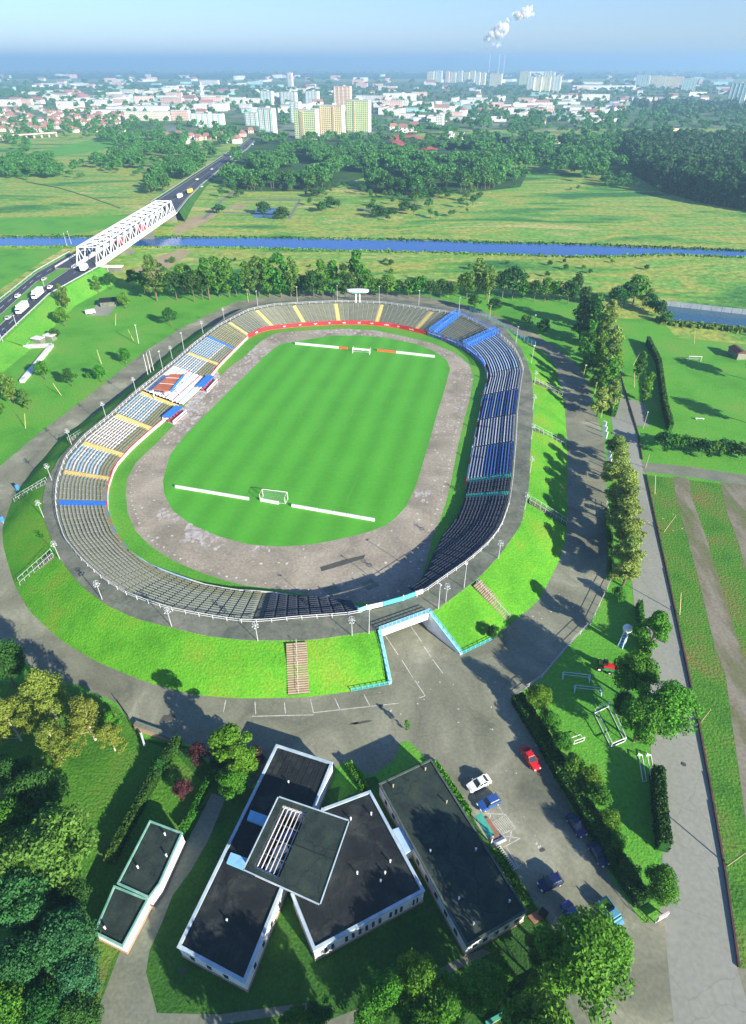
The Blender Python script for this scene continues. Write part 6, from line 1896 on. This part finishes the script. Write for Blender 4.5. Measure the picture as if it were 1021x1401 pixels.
reeds('bank_reeds', [(x, y - .8) for x, y in RT[1:-1]], 1500, .8, 'f_dark')
reeds('pond_reeds', [(900, 440), (917, 443), (960, 447), (1021, 453), (1100, 460)], 900, 1.4, 'f_olive')

# ------------------------------------------------------------------ woodland beyond the river
def inside(x, y, poly):
    c = False
    for i in range(len(poly)):
        (x1, y1), (x2, y2) = poly[i], poly[i - 1]
        if (y1 > y) != (y2 > y) and x < (x2 - x1) * (y - y1) / (y2 - y1) + x1: c = not c
    return c
woods = []
RD = [((a[0] + b[0]) / 2, (a[1] + b[1]) / 2, (b[0] - a[0]) / 2) for a, b in zip(far_L, far_R)]
def on_road(x, y):
    for hh in (0, 8, 15):
        u, v = pix((x, y, hh))
        for i in range(len(RD) - 1):
            (x0, y0, w0), (x1, y1, w1) = RD[i], RD[i + 1]
            if y1 - 2 <= v <= y0 + 2:
                f = (y0 - v) / (y0 - y1)
                if abs(u - (x0 + (x1 - x0) * f)) < w0 + (w1 - w0) * f + 3: return True
    return False
def wood(poly, spacing, h0, h1, dark=False, prob=1.0):
    W_ = [G(x, y) for x, y in poly]
    P_ = [(p.x, p.y) for p in W_]
    x0, x1 = min(p[0] for p in P_), max(p[0] for p in P_)
    y0, y1 = min(p[1] for p in P_), max(p[1] for p in P_)
    A_r = (x1 - x0) * (y1 - y0)
    n = int(A_r / spacing ** 2)
    for _ in range(n):
        x, y = rnd.uniform(x0, x1), rnd.uniform(y0, y1)
        if inside(x, y, P_) and rnd.random() < prob:
            if not dark and noise.noise(Vector((x / 55, y / 75, 3))) + .35 * noise.noise(Vector((x / 18, y / 18, 7))) < -.08: continue
            if on_road(x, y): continue
            woods.append((x, y, rnd.uniform(h0, h1), dark))
# right dark forest
wood([(868, 240), (905, 262), (950, 275), (1040, 292), (1300, 330), (1300, 215), (1021, 205), (860, 198), (850, 215)], 6.5, 17, 24, True)
wood([(640, 205), (860, 198), (868, 240), (840, 246), (780, 244), (720, 236), (660, 232)], 10, 13, 20, False, .8)
wood([(770, 238), (850, 246), (905, 264), (900, 270), (860, 262), (800, 250)], 10, 7, 12, False, .8)
wood([(500, 222), (640, 222), (720, 240), (712, 256), (640, 264), (590, 272), (530, 268), (500, 262)], 9, 13, 20, False, .85)
wood([(335, 205), (500, 208), (520, 236), (470, 240), (440, 262), (330, 262), (300, 250), (285, 262), (205, 268), (210, 240), (270, 222), (300, 226)], 8, 10, 17, False, .85)
wood([(340, 190), (640, 192), (860, 190), (860, 205), (640, 215), (500, 215), (335, 210)], 13, 10, 16, False, .5)
wood([(0, 214), (60, 222), (130, 218), (200, 205), (300, 190), (310, 200), (296, 222), (230, 232), (120, 236), (70, 246), (0, 244)], 11, 10, 16, False, .75)
wood([(-100, 196), (40, 192), (60, 205), (0, 214), (-100, 220)], 13, 10, 15, False, .7)
wood([(130, 190), (330, 188), (312, 200), (200, 212), (160, 208)], 12, 10, 16, False, .7)
wood([(510, 178), (620, 182), (700, 176), (860, 172), (1040, 168), (1100, 200), (860, 196), (640, 196), (600, 188), (510, 190)], 18, 10, 15, False, .6)
wood([(640, 150), (760, 158), (860, 158), (960, 150), (1100, 160), (1100, 176), (860, 178), (640, 178)], 26, 12, 20, False, .7)
wood([(850, 142), (1000, 144), (1100, 148), (1100, 162), (900, 160)], 26, 14, 20, True, .8)
wood([(0, 236), (60, 240), (62, 246), (0, 250)], 12, 5, 9, False, .5)
wood([(400, 252), (700, 250), (650, 292), (560, 306), (470, 300), (420, 285)], 17, 4, 10, False, .8)
wood([(270, 255), (400, 258), (400, 272), (290, 276)], 14, 5, 10, False, .6)
wood([(0, 226), (210, 222), (205, 240), (90, 246), (0, 244)], 17, 4, 9, False, .7)
wood([(660, 236), (860, 250), (900, 268), (780, 262), (680, 262)], 24, 3, 7, False, .7)
town_trees_n = len(woods)
wood([(-60, 170), (150, 168), (330, 178), (330, 190), (60, 194), (-60, 196)], 20, 9, 15, False, .65)
wood([(-100, 120), (1120, 120), (1120, 172), (640, 176), (330, 178), (-100, 172)], 46, 12, 18, False, .9)
wood([(-300, 100), (1300, 100), (1300, 120), (-300, 120)], 200, 20, 30, False, .9)
woods.sort(key=lambda t: t[0] ** 2 + t[1] ** 2)
grp = {False: ('broad tree in the woodland between the river meadows and the town', 'woodland trees beyond the river meadows'), True: ('tall dark tree in the dense forest at the right beyond the meadow', 'dense forest trees beyond the right meadow')}
cnt = {False: 0, True: 0}
rest = []
for (x, y, h, dk) in woods:
    u = pix((x, y, h / 2))
    if cnt[dk] < 148 and -10 < u[0] < 1031:
        cnt[dk] += 1
        T_(0, 0, h, 'far_tall' if dk else 'far', grp[dk][0], 'tree', grp[dk][1], name='woodland_tree', wr=1.25 if dk else 1.15, world=(x, y, 0))
    else: rest.append((x, y, h, dk))
def mass(name, items, dark):
    key = 'far_tall' if dark else 'far'
    arrs = []
    for me, tm in PRO[key]:
        co = np.empty(len(me.vertices) * 3, dtype=np.float32); me.vertices.foreach_get('co', co)
        arrs.append(co.reshape(-1, 4, 3))
    out = []
    for i, (x, y, h, dk) in enumerate(items):
        a = arrs[i % len(arrs)]
        d = math.hypot(x, y)
        keep = 240 if d < 1000 else (120 if d < 1600 else 56)
        sc_ = (len(a) / keep) ** .5
        q_ = a[:keep]
        c = q_.mean(axis=1, keepdims=True)
        q_ = c + (q_ - c) * min(sc_, 2.2)
        ang = rnd.uniform(0, 6.28); ca, sa = math.cos(ang), math.sin(ang)
        X, Y, Z = q_[..., 0], q_[..., 1], q_[..., 2]
        w = h * 1.25 * (1.6 if d > 2500 else 1)
        out.append(np.stack([x + (X * ca - Y * sa) * w, y + (X * sa + Y * ca) * w, Z * h], -1))
    V = np.concatenate(out).reshape(-1, 3)
    N = len(V) // 4
    me = bpy.data.meshes.new(name)
    me.vertices.add(N * 4); me.loops.add(N * 4); me.polygons.add(N)
    me.vertices.foreach_set('co', V.reshape(-1).astype(np.float32))
    me.loops.foreach_set('vertex_index', np.arange(N * 4, dtype=np.int32))
    me.polygons.foreach_set('loop_start', np.arange(0, N * 4, 4, dtype=np.int32))
    me.polygons.foreach_set('loop_total', np.full(N, 4, dtype=np.int32))
    me.materials.append(M['f_fardark' if dark else 'f_far']); me.update(calc_edges=True)
    tag(link(name, me), None, None, None, 'stuff')
mass('woodland', [t for t in rest if not t[3]], False)
mass('dark_forest', [t for t in rest if t[3]], True)
for (nm, poly, m) in (('forest_floor', [(868, 240), (905, 262), (950, 275), (1040, 292), (1300, 330), (1300, 215), (1021, 205), (860, 198)], 'forest_floor'),
                      ('forest_floor', [(500, 222), (640, 222), (720, 240), (712, 256), (640, 264), (530, 268), (500, 262)], 'forest_floor'),
                      ('forest_floor', [(335, 190), (860, 186), (1100, 180), (1100, 205), (860, 205), (640, 222), (500, 222), (520, 236), (440, 262), (330, 262), (300, 250), (335, 206)], 'forest_floor'),
                      ('distant_forest', [(-3000, 108), (3500, 108), (2500, 100), (-2000, 100)], 'forest_floor'),
                      ('sports_green', [(600, 196), (622, 191), (650, 194), (652, 204), (612, 206)], 'lawn'),
                      ('green_field', [(44, 210), (80, 200), (130, 191), (166, 194), (158, 202), (110, 210), (60, 216)], 'lawn'),
                      ('green_field', [(676, 186), (706, 184), (708, 196), (684, 198)], 'lawn'),
                      ('green_meadow_left', [(-100, 300), (130, 296), (190, 292), (150, 312), (100, 321), (-100, 321)], 'lawn'),
                      ('river_verge_left', [(-100, 340), (88, 340), (60, 356), (0, 396), (-60, 430), (-140, 440)], 'lawn'),
                      ('running_track', [(524, 186), (560, 183), (590, 192), (600, 205), (570, 207), (540, 196)], 'runred'),
                      ('sports_pitch', [(545, 190), (566, 187), (582, 195), (584, 202), (566, 203)], 'forest_floor')):
    sheet(nm, poly, .02 if nm not in ('running_track', 'sports_pitch') else (.03 if nm == 'running_track' else .04), M[m])
# meadow paths and basins
for L_, R_, m in (([(324, 258), (300, 275), (276, 299)], [(327, 259), (304, 276), (281, 300)], 'path'), ([(327, 273), (410, 272)], [(327, 274.5), (411, 274)], 'path'), ([(409, 273), (392, 300)], [(413, 273), (397, 300)], 'path'), ([(305, 290), (392, 293)], [(305, 291.5), (392, 294.5)], 'path'),
                  ([(550, 278), (600, 270)], [(550, 280), (600, 271.5)], 'path'), ([(490, 286), (526, 285)], [(490, 289), (526, 287)], 'path'), ([(0, 226), (40, 227)], [(0, 227.5), (40, 228)], 'path'), ([(130, 226), (232, 227)], [(130, 227.2), (232, 228.4)], 'path'), ([(780, 222), (866, 226)], [(780, 224), (866, 228)], 'path')):
    ribbon('meadow_path', L_, R_, .02, M[m])
sheet('reed_basin', [(352, 284), (380, 284), (372, 298), (346, 298)], .02, M['pond'])
sheet('reed_basin', [(316, 280), (338, 280), (336, 286), (312, 286)], .02, M['sand'])
ribbon('meadow_ditch', [(36, 248), (80, 256), (120, 268), (165, 284)], [(36, 249.5), (80, 257.5), (120, 269.5), (165, 285.5)], .02, M['forest_floor'])

# ------------------------------------------------------------------ the town
def pal(name, c): return mat(name, [tuple(x * .85 for x in c), c], scale=.05, rough=.8)
TM = {'white': pal('white_render', (.82, .82, .80)), 'cream': pal('cream_render', (.78, .74, .62)), 'green': pal('pale_green_render', (.62, .72, .38)), 'orange': pal('orange_render', (.85, .52, .32)), 'yellow': pal('yellow_render', (.82, .70, .40)), 'pink': pal('pink_render', (.75, .52, .46)), 'grey': pal('grey_render', (.5, .5, .5)),
      'roofgrey': pal('grey_flat_roof', (.42, .44, .46)), 'roofred': pal('red_town_roof', (.34, .18, .15)), 'teal': pal('teal_render', (.35, .62, .60))}
WM = bpy.data.materials['window_glass']
wb = MB(); wb.box((0, 0, 0), (1.5, .12, 1.4)); win_me = wb.build('window', WM, mesh_only=True)
def tower(x0, x1, yt, yb, face, side, label, rz=-22, fine=False, group=None, cols=None, name='apartment_tower', dep=13.0, cat='apartment block', accent=None):
    xm = (x0 + x1) / 2
    p = G(xm, yb)
    c = p.y * math.cos(TH) + CAM_H * math.sin(TH)
    sil = (x1 - x0) * c / FPX
    a = R(abs(rz))
    w = max(6.0, (sil - dep * math.sin(a)) / math.cos(a))
    u0 = pix((p.x, p.y, 0))[1]; u1 = pix((p.x, p.y, 10))[1]
    h = (yb - yt) / max(1e-3, (u0 - u1)) * 10
    root = empty(name, p, label, cat, group, R(rz))
    mb = MB(); mb.box((0, .2, h / 2), (w, dep - .4, h)); mb.build('wall', TM[side], root)
    mb = MB(); mb.box((0, -dep / 2 + .1, h / 2), (w - .6, .4, h - .8)); mb.build('facade', TM[face], root)
    mb = MB(); mb.box((0, 0, h + .5), (w * .98, dep * .98, 1.0)); rf = mb.build('roof', TM['roofgrey'], root)
    mb = MB(); mb.box((w * .1, 0, h + 2), (5, 4, 2.6)); mb.build('lift_house', TM[side], rf)
    fl = max(1, round(h / 3.0)); nc = cols or max(2, round(w / 3.6))
    if fine:
        for i in range(fl):
            for j in range(nc):
                o = link('window', win_me, root); o.location = (-w / 2 + w * (j + .5) / nc, -dep / 2 - .12, (i + .5) * h / fl)
        for j in accent or ():
            mb = MB()
            for i in range(fl): mb.box((-w / 2 + w * (j + .5) / nc, -dep / 2 - .6, (i + .28) * h / fl), (2.6, 1.2, 1.1))
            mb.build('balcony_stack', TM['pink' if j % 2 else 'orange'], root)
    else:
        mb = MB()
        for i in range(fl):
            z = (i + .5) * h / fl
            for j in range(nc): mb.box((-w / 2 + w * (j + .5) / nc, -dep / 2 - .12, z), (w / nc * .5, .12, h / fl * .45))
        o = mb.build('window_rows', WM, root); o['kind'] = 'stuff'
        if w > 18 and h > 20:
            mb = MB()
            for j in range(1, nc, 3): mb.box((-w / 2 + w * j / nc, -dep / 2 - .5, h / 2), (w / nc * .5, .9, h * .98))
            mb.build('stair_strip', TM[{'white': 'teal', 'cream': 'green'}.get(face, 'white')], root)
    return root
tower(404, 438, 151, 190, 'green', 'white', 'pale green high rise with pink balcony column, left of the three green towers', fine=True, accent=(3, 4))
tower(438, 473, 145, 184, 'yellow', 'white', 'yellow and teal high rise in the middle of the three near towers', fine=True, accent=(0, 7))
tower(474, 508, 138, 180, 'green', 'white', 'pale green high rise, right of the three near towers', fine=True, accent=(4,))
tower(457, 482, 119, 152, 'orange', 'orange', 'orange high rise standing behind the three green towers')
tower(355, 380, 149, 183, 'white', 'white', 'white high rise left of the green towers, nearest one')
tower(336, 358, 154, 172, 'white', 'white', 'white block attached left of the nearest white high rise')
tower(357, 376, 125, 143, 'white', 'white', 'white square tower behind, leftmost of three')
tower(384, 408, 126, 143, 'white', 'white', 'white square tower behind, middle of three')
tower(418, 438, 125, 142, 'white', 'white', 'white square tower behind, rightmost of three')
tower(394, 402, 100, 121, 'white', 'white', 'thin tall white tower on the skyline left of centre')
tower(398, 414, 140, 168, 'white', 'white', 'white high rise directly behind the left green tower')
for (x0, x1, a, b, f) in ((584, 594, 98, 113, 'cream'), (595, 605, 97, 113, 'white'), (609, 615, 98, 113, 'pink'), (616, 624, 99, 113, 'cream'), (625, 633, 97, 112, 'white'), (634, 642, 99, 114, 'green'), (642, 650, 97, 113, 'cream'), (650, 657, 99, 116, 'white'), (657, 664, 100, 120, 'cream'), (669, 686, 101, 119, 'cream')):
    tower(x0, x1, a, b, f, 'cream', 'high rise in the long row on the skyline right of the smoke', group='row of high rises on the skyline below the smoke', rz=-25)
for (x0, x1, a, b, f) in ((710, 724, 98, 116, 'green'), (719, 730, 106, 127, 'white'), (729, 740, 105, 127, 'cream'), (741, 756, 99, 126, 'white'), (740, 752, 105, 127, 'cream'), (754, 766, 104, 127, 'white')):
    tower(x0, x1, a, b, f, 'cream', 'high rise in the compact cluster on the skyline right of centre', group='compact cluster of high rises on the skyline', rz=-25)
for (x0, x1, a, b, f) in ((868, 886, 103, 121, 'teal'), (887, 908, 104, 120, 'cream'), (910, 931, 105, 121, 'yellow'), (931, 949, 108, 126, 'teal')):
    tower(x0, x1, a, b, f, 'white', 'slab high rise in the row of four at the right skyline', group='row of four slab high rises at the right skyline', rz=-25)
tower(995, 1016, 114, 141, 'teal', 'white', 'tall slab high rise at the right frame edge', rz=-35)
tower(172, 235, 153, 165, 'cream', 'white', 'long cream slab block left of the town centre', rz=-6)
tower(236, 262, 151, 165, 'pink', 'white', 'pinkish slab block between the two long slab blocks', rz=-10)
tower(262, 309, 156, 174, 'white', 'white', 'long white slab block with even window rows, nearest to the road', rz=-8)
tower(596, 608, 157, 171, 'white', 'white', 'narrow white block standing in the trees right of centre', rz=-20)
tower(608, 622, 183, 191, 'white', 'white', 'white sports building beside the green sports field, left one', rz=-12, cat='building', name='sports_building')
tower(626, 638, 184, 191, 'white', 'white', 'white sports building beside the green sports field, right one', rz=-12, cat='building', name='sports_building')
tower(524, 570, 128, 138, 'white', 'white', 'long white hall below the skyline left of the high rise row', rz=-4)
tower(783, 868, 117, 123, 'white', 'white', 'very long white block left of the four slab high rises', rz=-3)
sp = empty('church_spire', G(278, 138), 'pale church spire among the low blocks at the left', 'church')
mb = MB(); mb.box((0, 0, 10), (10, 10, 20)); mb.build('tower', TM['white'], sp)
mb = MB(); mb.tube((0, 0, 20), (0, 0, 50), 5, .5, 6); mb.build('spire', TM['white'], sp)
# long viaducts / long halls
for (x0, y0, x1, y1, hh, lab, mm) in ((900, 188, 1060, 201, 7, 'long low white hall with a yellow gantry at the right, upper one', 'white'), (930, 193, 1060, 203, 5, 'long low white hall at the right, lower one', 'white'), (-40, 195, 78, 187, 6, 'long pale pink flyover at the left edge', 'pink')):
    a, b = G(x0, y0), G(x1, y1)
    rt_ = empty('long_hall' if x0 > 0 else 'flyover', a, lab, 'building' if x0 > 0 else 'bridge')
    mb = MB(a); mb.bar(a + Vector((0, 0, hh)), b + Vector((0, 0, hh)), 9, 1.4); mb.build('roof' if x0 > 0 else 'deck', TM['white'] if x0 > 0 else TM[mm], rt_)
    for k in range(12):
        p = a.lerp(b, k / 11); mb = MB(a); mb.bar(p, p + Vector((0, 0, hh - .7)), 2.2); mb.build('pillar', TM['grey'], rt_)
    if y0 == 188:
        p = a.lerp(b, .14); mb = MB(a); mb.box((p.x, p.y, hh + 4), (15, 8, 6)); mb.build('yellow_gantry', TM['yellow'], rt_)

# low blocks and houses
def lowblock(L, dp, h, face, roof, pitched):
    root = empty('town_house' if pitched else 'town_block', (0, 0, 0), 'x', 'house' if pitched else 'apartment block')
    mb = MB(); mb.box((0, 0, h / 2), (L, dp, h)); mb.build('wall', TM[face], root)
    mb = MB()
    if pitched:
        mb.hexa([(-L / 2 - .5, -dp / 2 - .6, h), (L / 2 + .5, -dp / 2 - .6, h), (L / 2 + .5, dp / 2 + .6, h), (-L / 2 - .5, dp / 2 + .6, h)], [(-L / 2 + 1, -.2, h + dp * .42), (L / 2 - 1, -.2, h + dp * .42), (L / 2 - 1, .2, h + dp * .42), (-L / 2 + 1, .2, h + dp * .42)])
    else: mb.box((0, 0, h + .3), (L + .6, dp + .6, .6))
    mb.build('roof', TM[roof], root)
    fl = max(1, round(h / 3.1)); nc = max(2, round(L / 4.5))
    mb = MB()
    for i in range(fl):
        for j in range(nc): mb.box((-L / 2 + L * (j + .5) / nc, -dp / 2 - .05, (i + .55) * h / fl), (1.8, .14, 1.4))
    o = mb.build('window_rows', WM, root); o['kind'] = 'stuff'
    return root
blocks = [lowblock(62, 12, 14, 'white', 'roofgrey', False), lowblock(45, 12, 12, 'white', 'roofgrey', False), lowblock(80, 14, 15, 'white', 'roofgrey', False), lowblock(35, 16, 9, 'white', 'roofred', True), lowblock(60, 22, 9, 'teal', 'roofgrey', False), lowblock(50, 12, 16, 'pink', 'roofgrey', False), lowblock(95, 30, 9, 'white', 'roofgrey', False)]
houses = [lowblock(11, 9, 5.5, 'white', 'roofred', True), lowblock(13, 9, 6, 'cream', 'roofred', True), lowblock(10, 10, 5, 'pink', 'roofred', True)]
used = set()
def put(lst, x, y, lab, grp_, rz=None, sc_=1.0):
    k = rnd.randrange(len(lst)); src = lst[k]
    o = src if (id(src) not in used) else copy_tree(src)
    used.add(id(src))
    o.location = G(x, y); o.rotation_euler.z = R(rnd.choice((-12, -18, -8, 5, 72, 66)) + rnd.uniform(-5, 5)) if rz is None else R(rz)
    o.scale = (sc_,) * 3
    o['label'] = lab; o['group'] = grp_
for i in range(150):
    y = 119 + 38 * rnd.random() ** 1.15
    lo_, hi_ = (120, 860) if y > 140 else (60, 1000)
    put(blocks, rnd.uniform(lo_, hi_), y, 'white or pale low block among trees in the middle of the town', 'low blocks in the middle of the town', None, rnd.uniform(.75, 1.15))
for i in range(55):
    put(blocks, rnd.uniform(525, 850), rnd.uniform(138, 168), 'pale low block along the wooded edge of the town right of the green towers', 'low blocks along the wooded edge right of the towers', None, rnd.uniform(.6, .9))
for i in range(75):
    put(blocks, rnd.uniform(-20, 330), rnd.uniform(116, 152), 'pale hall or low block in the hazy left part of the town', 'hazy halls and blocks at the left', None, rnd.uniform(.8, 1.3))
for i in range(75):
    put(blocks, rnd.uniform(-20, 1040), rnd.uniform(103, 117), 'far pale building near the horizon', 'far pale buildings near the horizon', None, rnd.uniform(1.0, 1.6))
for i in range(110):
    put(houses, rnd.uniform(0, 170), rnd.uniform(150, 182), 'small red roofed house in the leafy quarter at the left', 'red roofed houses in the leafy quarter at the left', None, rnd.uniform(.8, 1.05))
for (x, y) in ((228, 190), (236, 194), (245, 187), (252, 196), (262, 191), (272, 192), (284, 191), (293, 188), (302, 190), (310, 195), (325, 196), (332, 187), (344, 182), (248, 191)):
    put(houses, x, y, 'red roofed house beside the main road at the wood edge', 'red roofed houses beside the main road', None, rnd.uniform(.9, 1.2))
for (x, y) in ((538, 179), (552, 181), (566, 180), (742, 171), (790, 170), (832, 168), (762, 196), (700, 200)):
    put(houses, x, y, 'white house with a red roof in the trees right of the green towers', 'white houses in the trees right of the towers', None, rnd.uniform(1.1, 1.6))
allp = set(blocks + houses)
for o in allp:
    if id(o) not in used:
        for ch in list(o.children): bpy.data.objects.remove(ch)
        bpy.data.objects.remove(o)

# power station and its smoke
for (x, yt) in ((668, 76), (681, 75), (688, 76)):
    p = G(x, 104)
    ch = empty('power_station_chimney', p, 'thin pale chimney of the power station on the hazy horizon under the smoke', 'chimney', 'chimneys of the power station')
    mb = MB(); mb.tube((0, 0, 0), (0, 0, 165), 5.5, 4, 8); mb.build('shaft', TM['grey'], ch)
pg = empty('power_station', G(735, 103), 'long pale industrial hall on the horizon right of the chimneys', 'industrial hall')
mb = MB(); mb.box((0, 0, 15), (260, 60, 30)); mb.build('wall', TM['white'], pg)
mb = MB(); mb.box((0, 0, 31), (262, 62, 2)); mb.build('roof', TM['roofgrey'], pg)
sm = bpy.data.materials.new('steam_cloud'); sm.use_nodes = True
n_, l_ = sm.node_tree.nodes, sm.node_tree.links
n_.clear()
ou = n_.new('ShaderNodeOutputMaterial'); df = n_.new('ShaderNodeBsdfDiffuse'); df.inputs[0].default_value = (.9, .9, .92, 1)
tl = n_.new('ShaderNodeBsdfTranslucent'); tl.inputs[0].default_value = (.9, .9, .92, 1)
tp = n_.new('ShaderNodeBsdfTransparent'); m1 = n_.new('ShaderNodeMixShader'); m2 = n_.new('ShaderNodeMixShader')
nz = n_.new('ShaderNodeTexNoise'); nz.inputs['Scale'].default_value = .035; ge = n_.new('ShaderNodeNewGeometry'); l_.new(ge.outputs['Position'], nz.inputs['Vector'])
mr = n_.new('ShaderNodeMapRange'); mr.inputs['From Min'].default_value = .35; mr.inputs['From Max'].default_value = .65; mr.inputs['To Min'].default_value = .12; mr.inputs['To Max'].default_value = .34
l_.new(nz.outputs[0], mr.inputs['Value'])
m1.inputs[0].default_value = .25
l_.new(df.outputs[0], m1.inputs[1]); l_.new(tl.outputs[0], m1.inputs[2])
l_.new(mr.outputs[0], m2.inputs[0]); l_.new(tp.outputs[0], m2.inputs[1]); l_.new(m1.outputs[0], m2.inputs[2]); l_.new(m2.outputs[0], ou.inputs[0])
def skyp(px, py, dist):
    u = (px - PCX) / FPX; v = (py - PCY) / FPX
    d = Vector((u, math.cos(TH) - v * math.sin(TH), -math.sin(TH) - v * math.cos(TH)))
    return Vector((0, 0, CAM_H)) + d * (dist / d.y)
def plume(spots, label, dist=7000):
    mb = MB()
    for (x, y, r, n) in spots:
        for _ in range(n * 3):
            a = rnd.gauss(0, 1) * r * .50; b = rnd.gauss(0, 1) * r * .34
            c = skyp(x + a, y + b, dist + rnd.uniform(-60, 60))
            rr = r * rnd.uniform(.22, .5) * dist / FPX
            b0 = len(mb.v)
            mb.sphere(c, rr, 12, 8)
            for i in range(b0, len(mb.v)):
                v = Vector(mb.v[i]) - c
                v *= 1 + .18 * math.sin(v.x * .11 + c.x) * math.sin(v.z * .13 + 1)
                mb.v[i] = tuple(c + v)
    o = mb.build('steam_plume', sm, smooth=True)
    tag(o, label, 'smoke', None, 'stuff')
plume([(668, 53, 5, 8), (675, 48, 6, 10), (684, 44, 8, 26), (690, 38, 7, 14), (681, 62, 4, 6), (696, 27, 3, 4)], 'lower white puff of steam above the power station')
plume([(711, 21, 6, 16), (718, 18, 6, 14), (724, 12, 4, 8), (727, 20, 3, 5)], 'upper white puff of steam drifting right')

# ------------------------------------------------------------------ haze
hm = bpy.data.materials.new('haze_air'); hm.use_nodes = True
n_, l_ = hm.node_tree.nodes, hm.node_tree.links
n_.clear()
ou = n_.new('ShaderNodeOutputMaterial'); pv = n_.new('ShaderNodeVolumePrincipled')
pv.inputs['Color'].default_value = (.42, .66, .97, 1)
pv.inputs['Density'].default_value = HAZE
pv.inputs['Anisotropy'].default_value = 0.25
l_.new(pv.outputs[0], ou.inputs['Volume'])
mb = MB(); mb.box((0, 14000, 92), (70000, 36000, 186))
hz = tag(mb.build('haze', hm), kind='stuff')
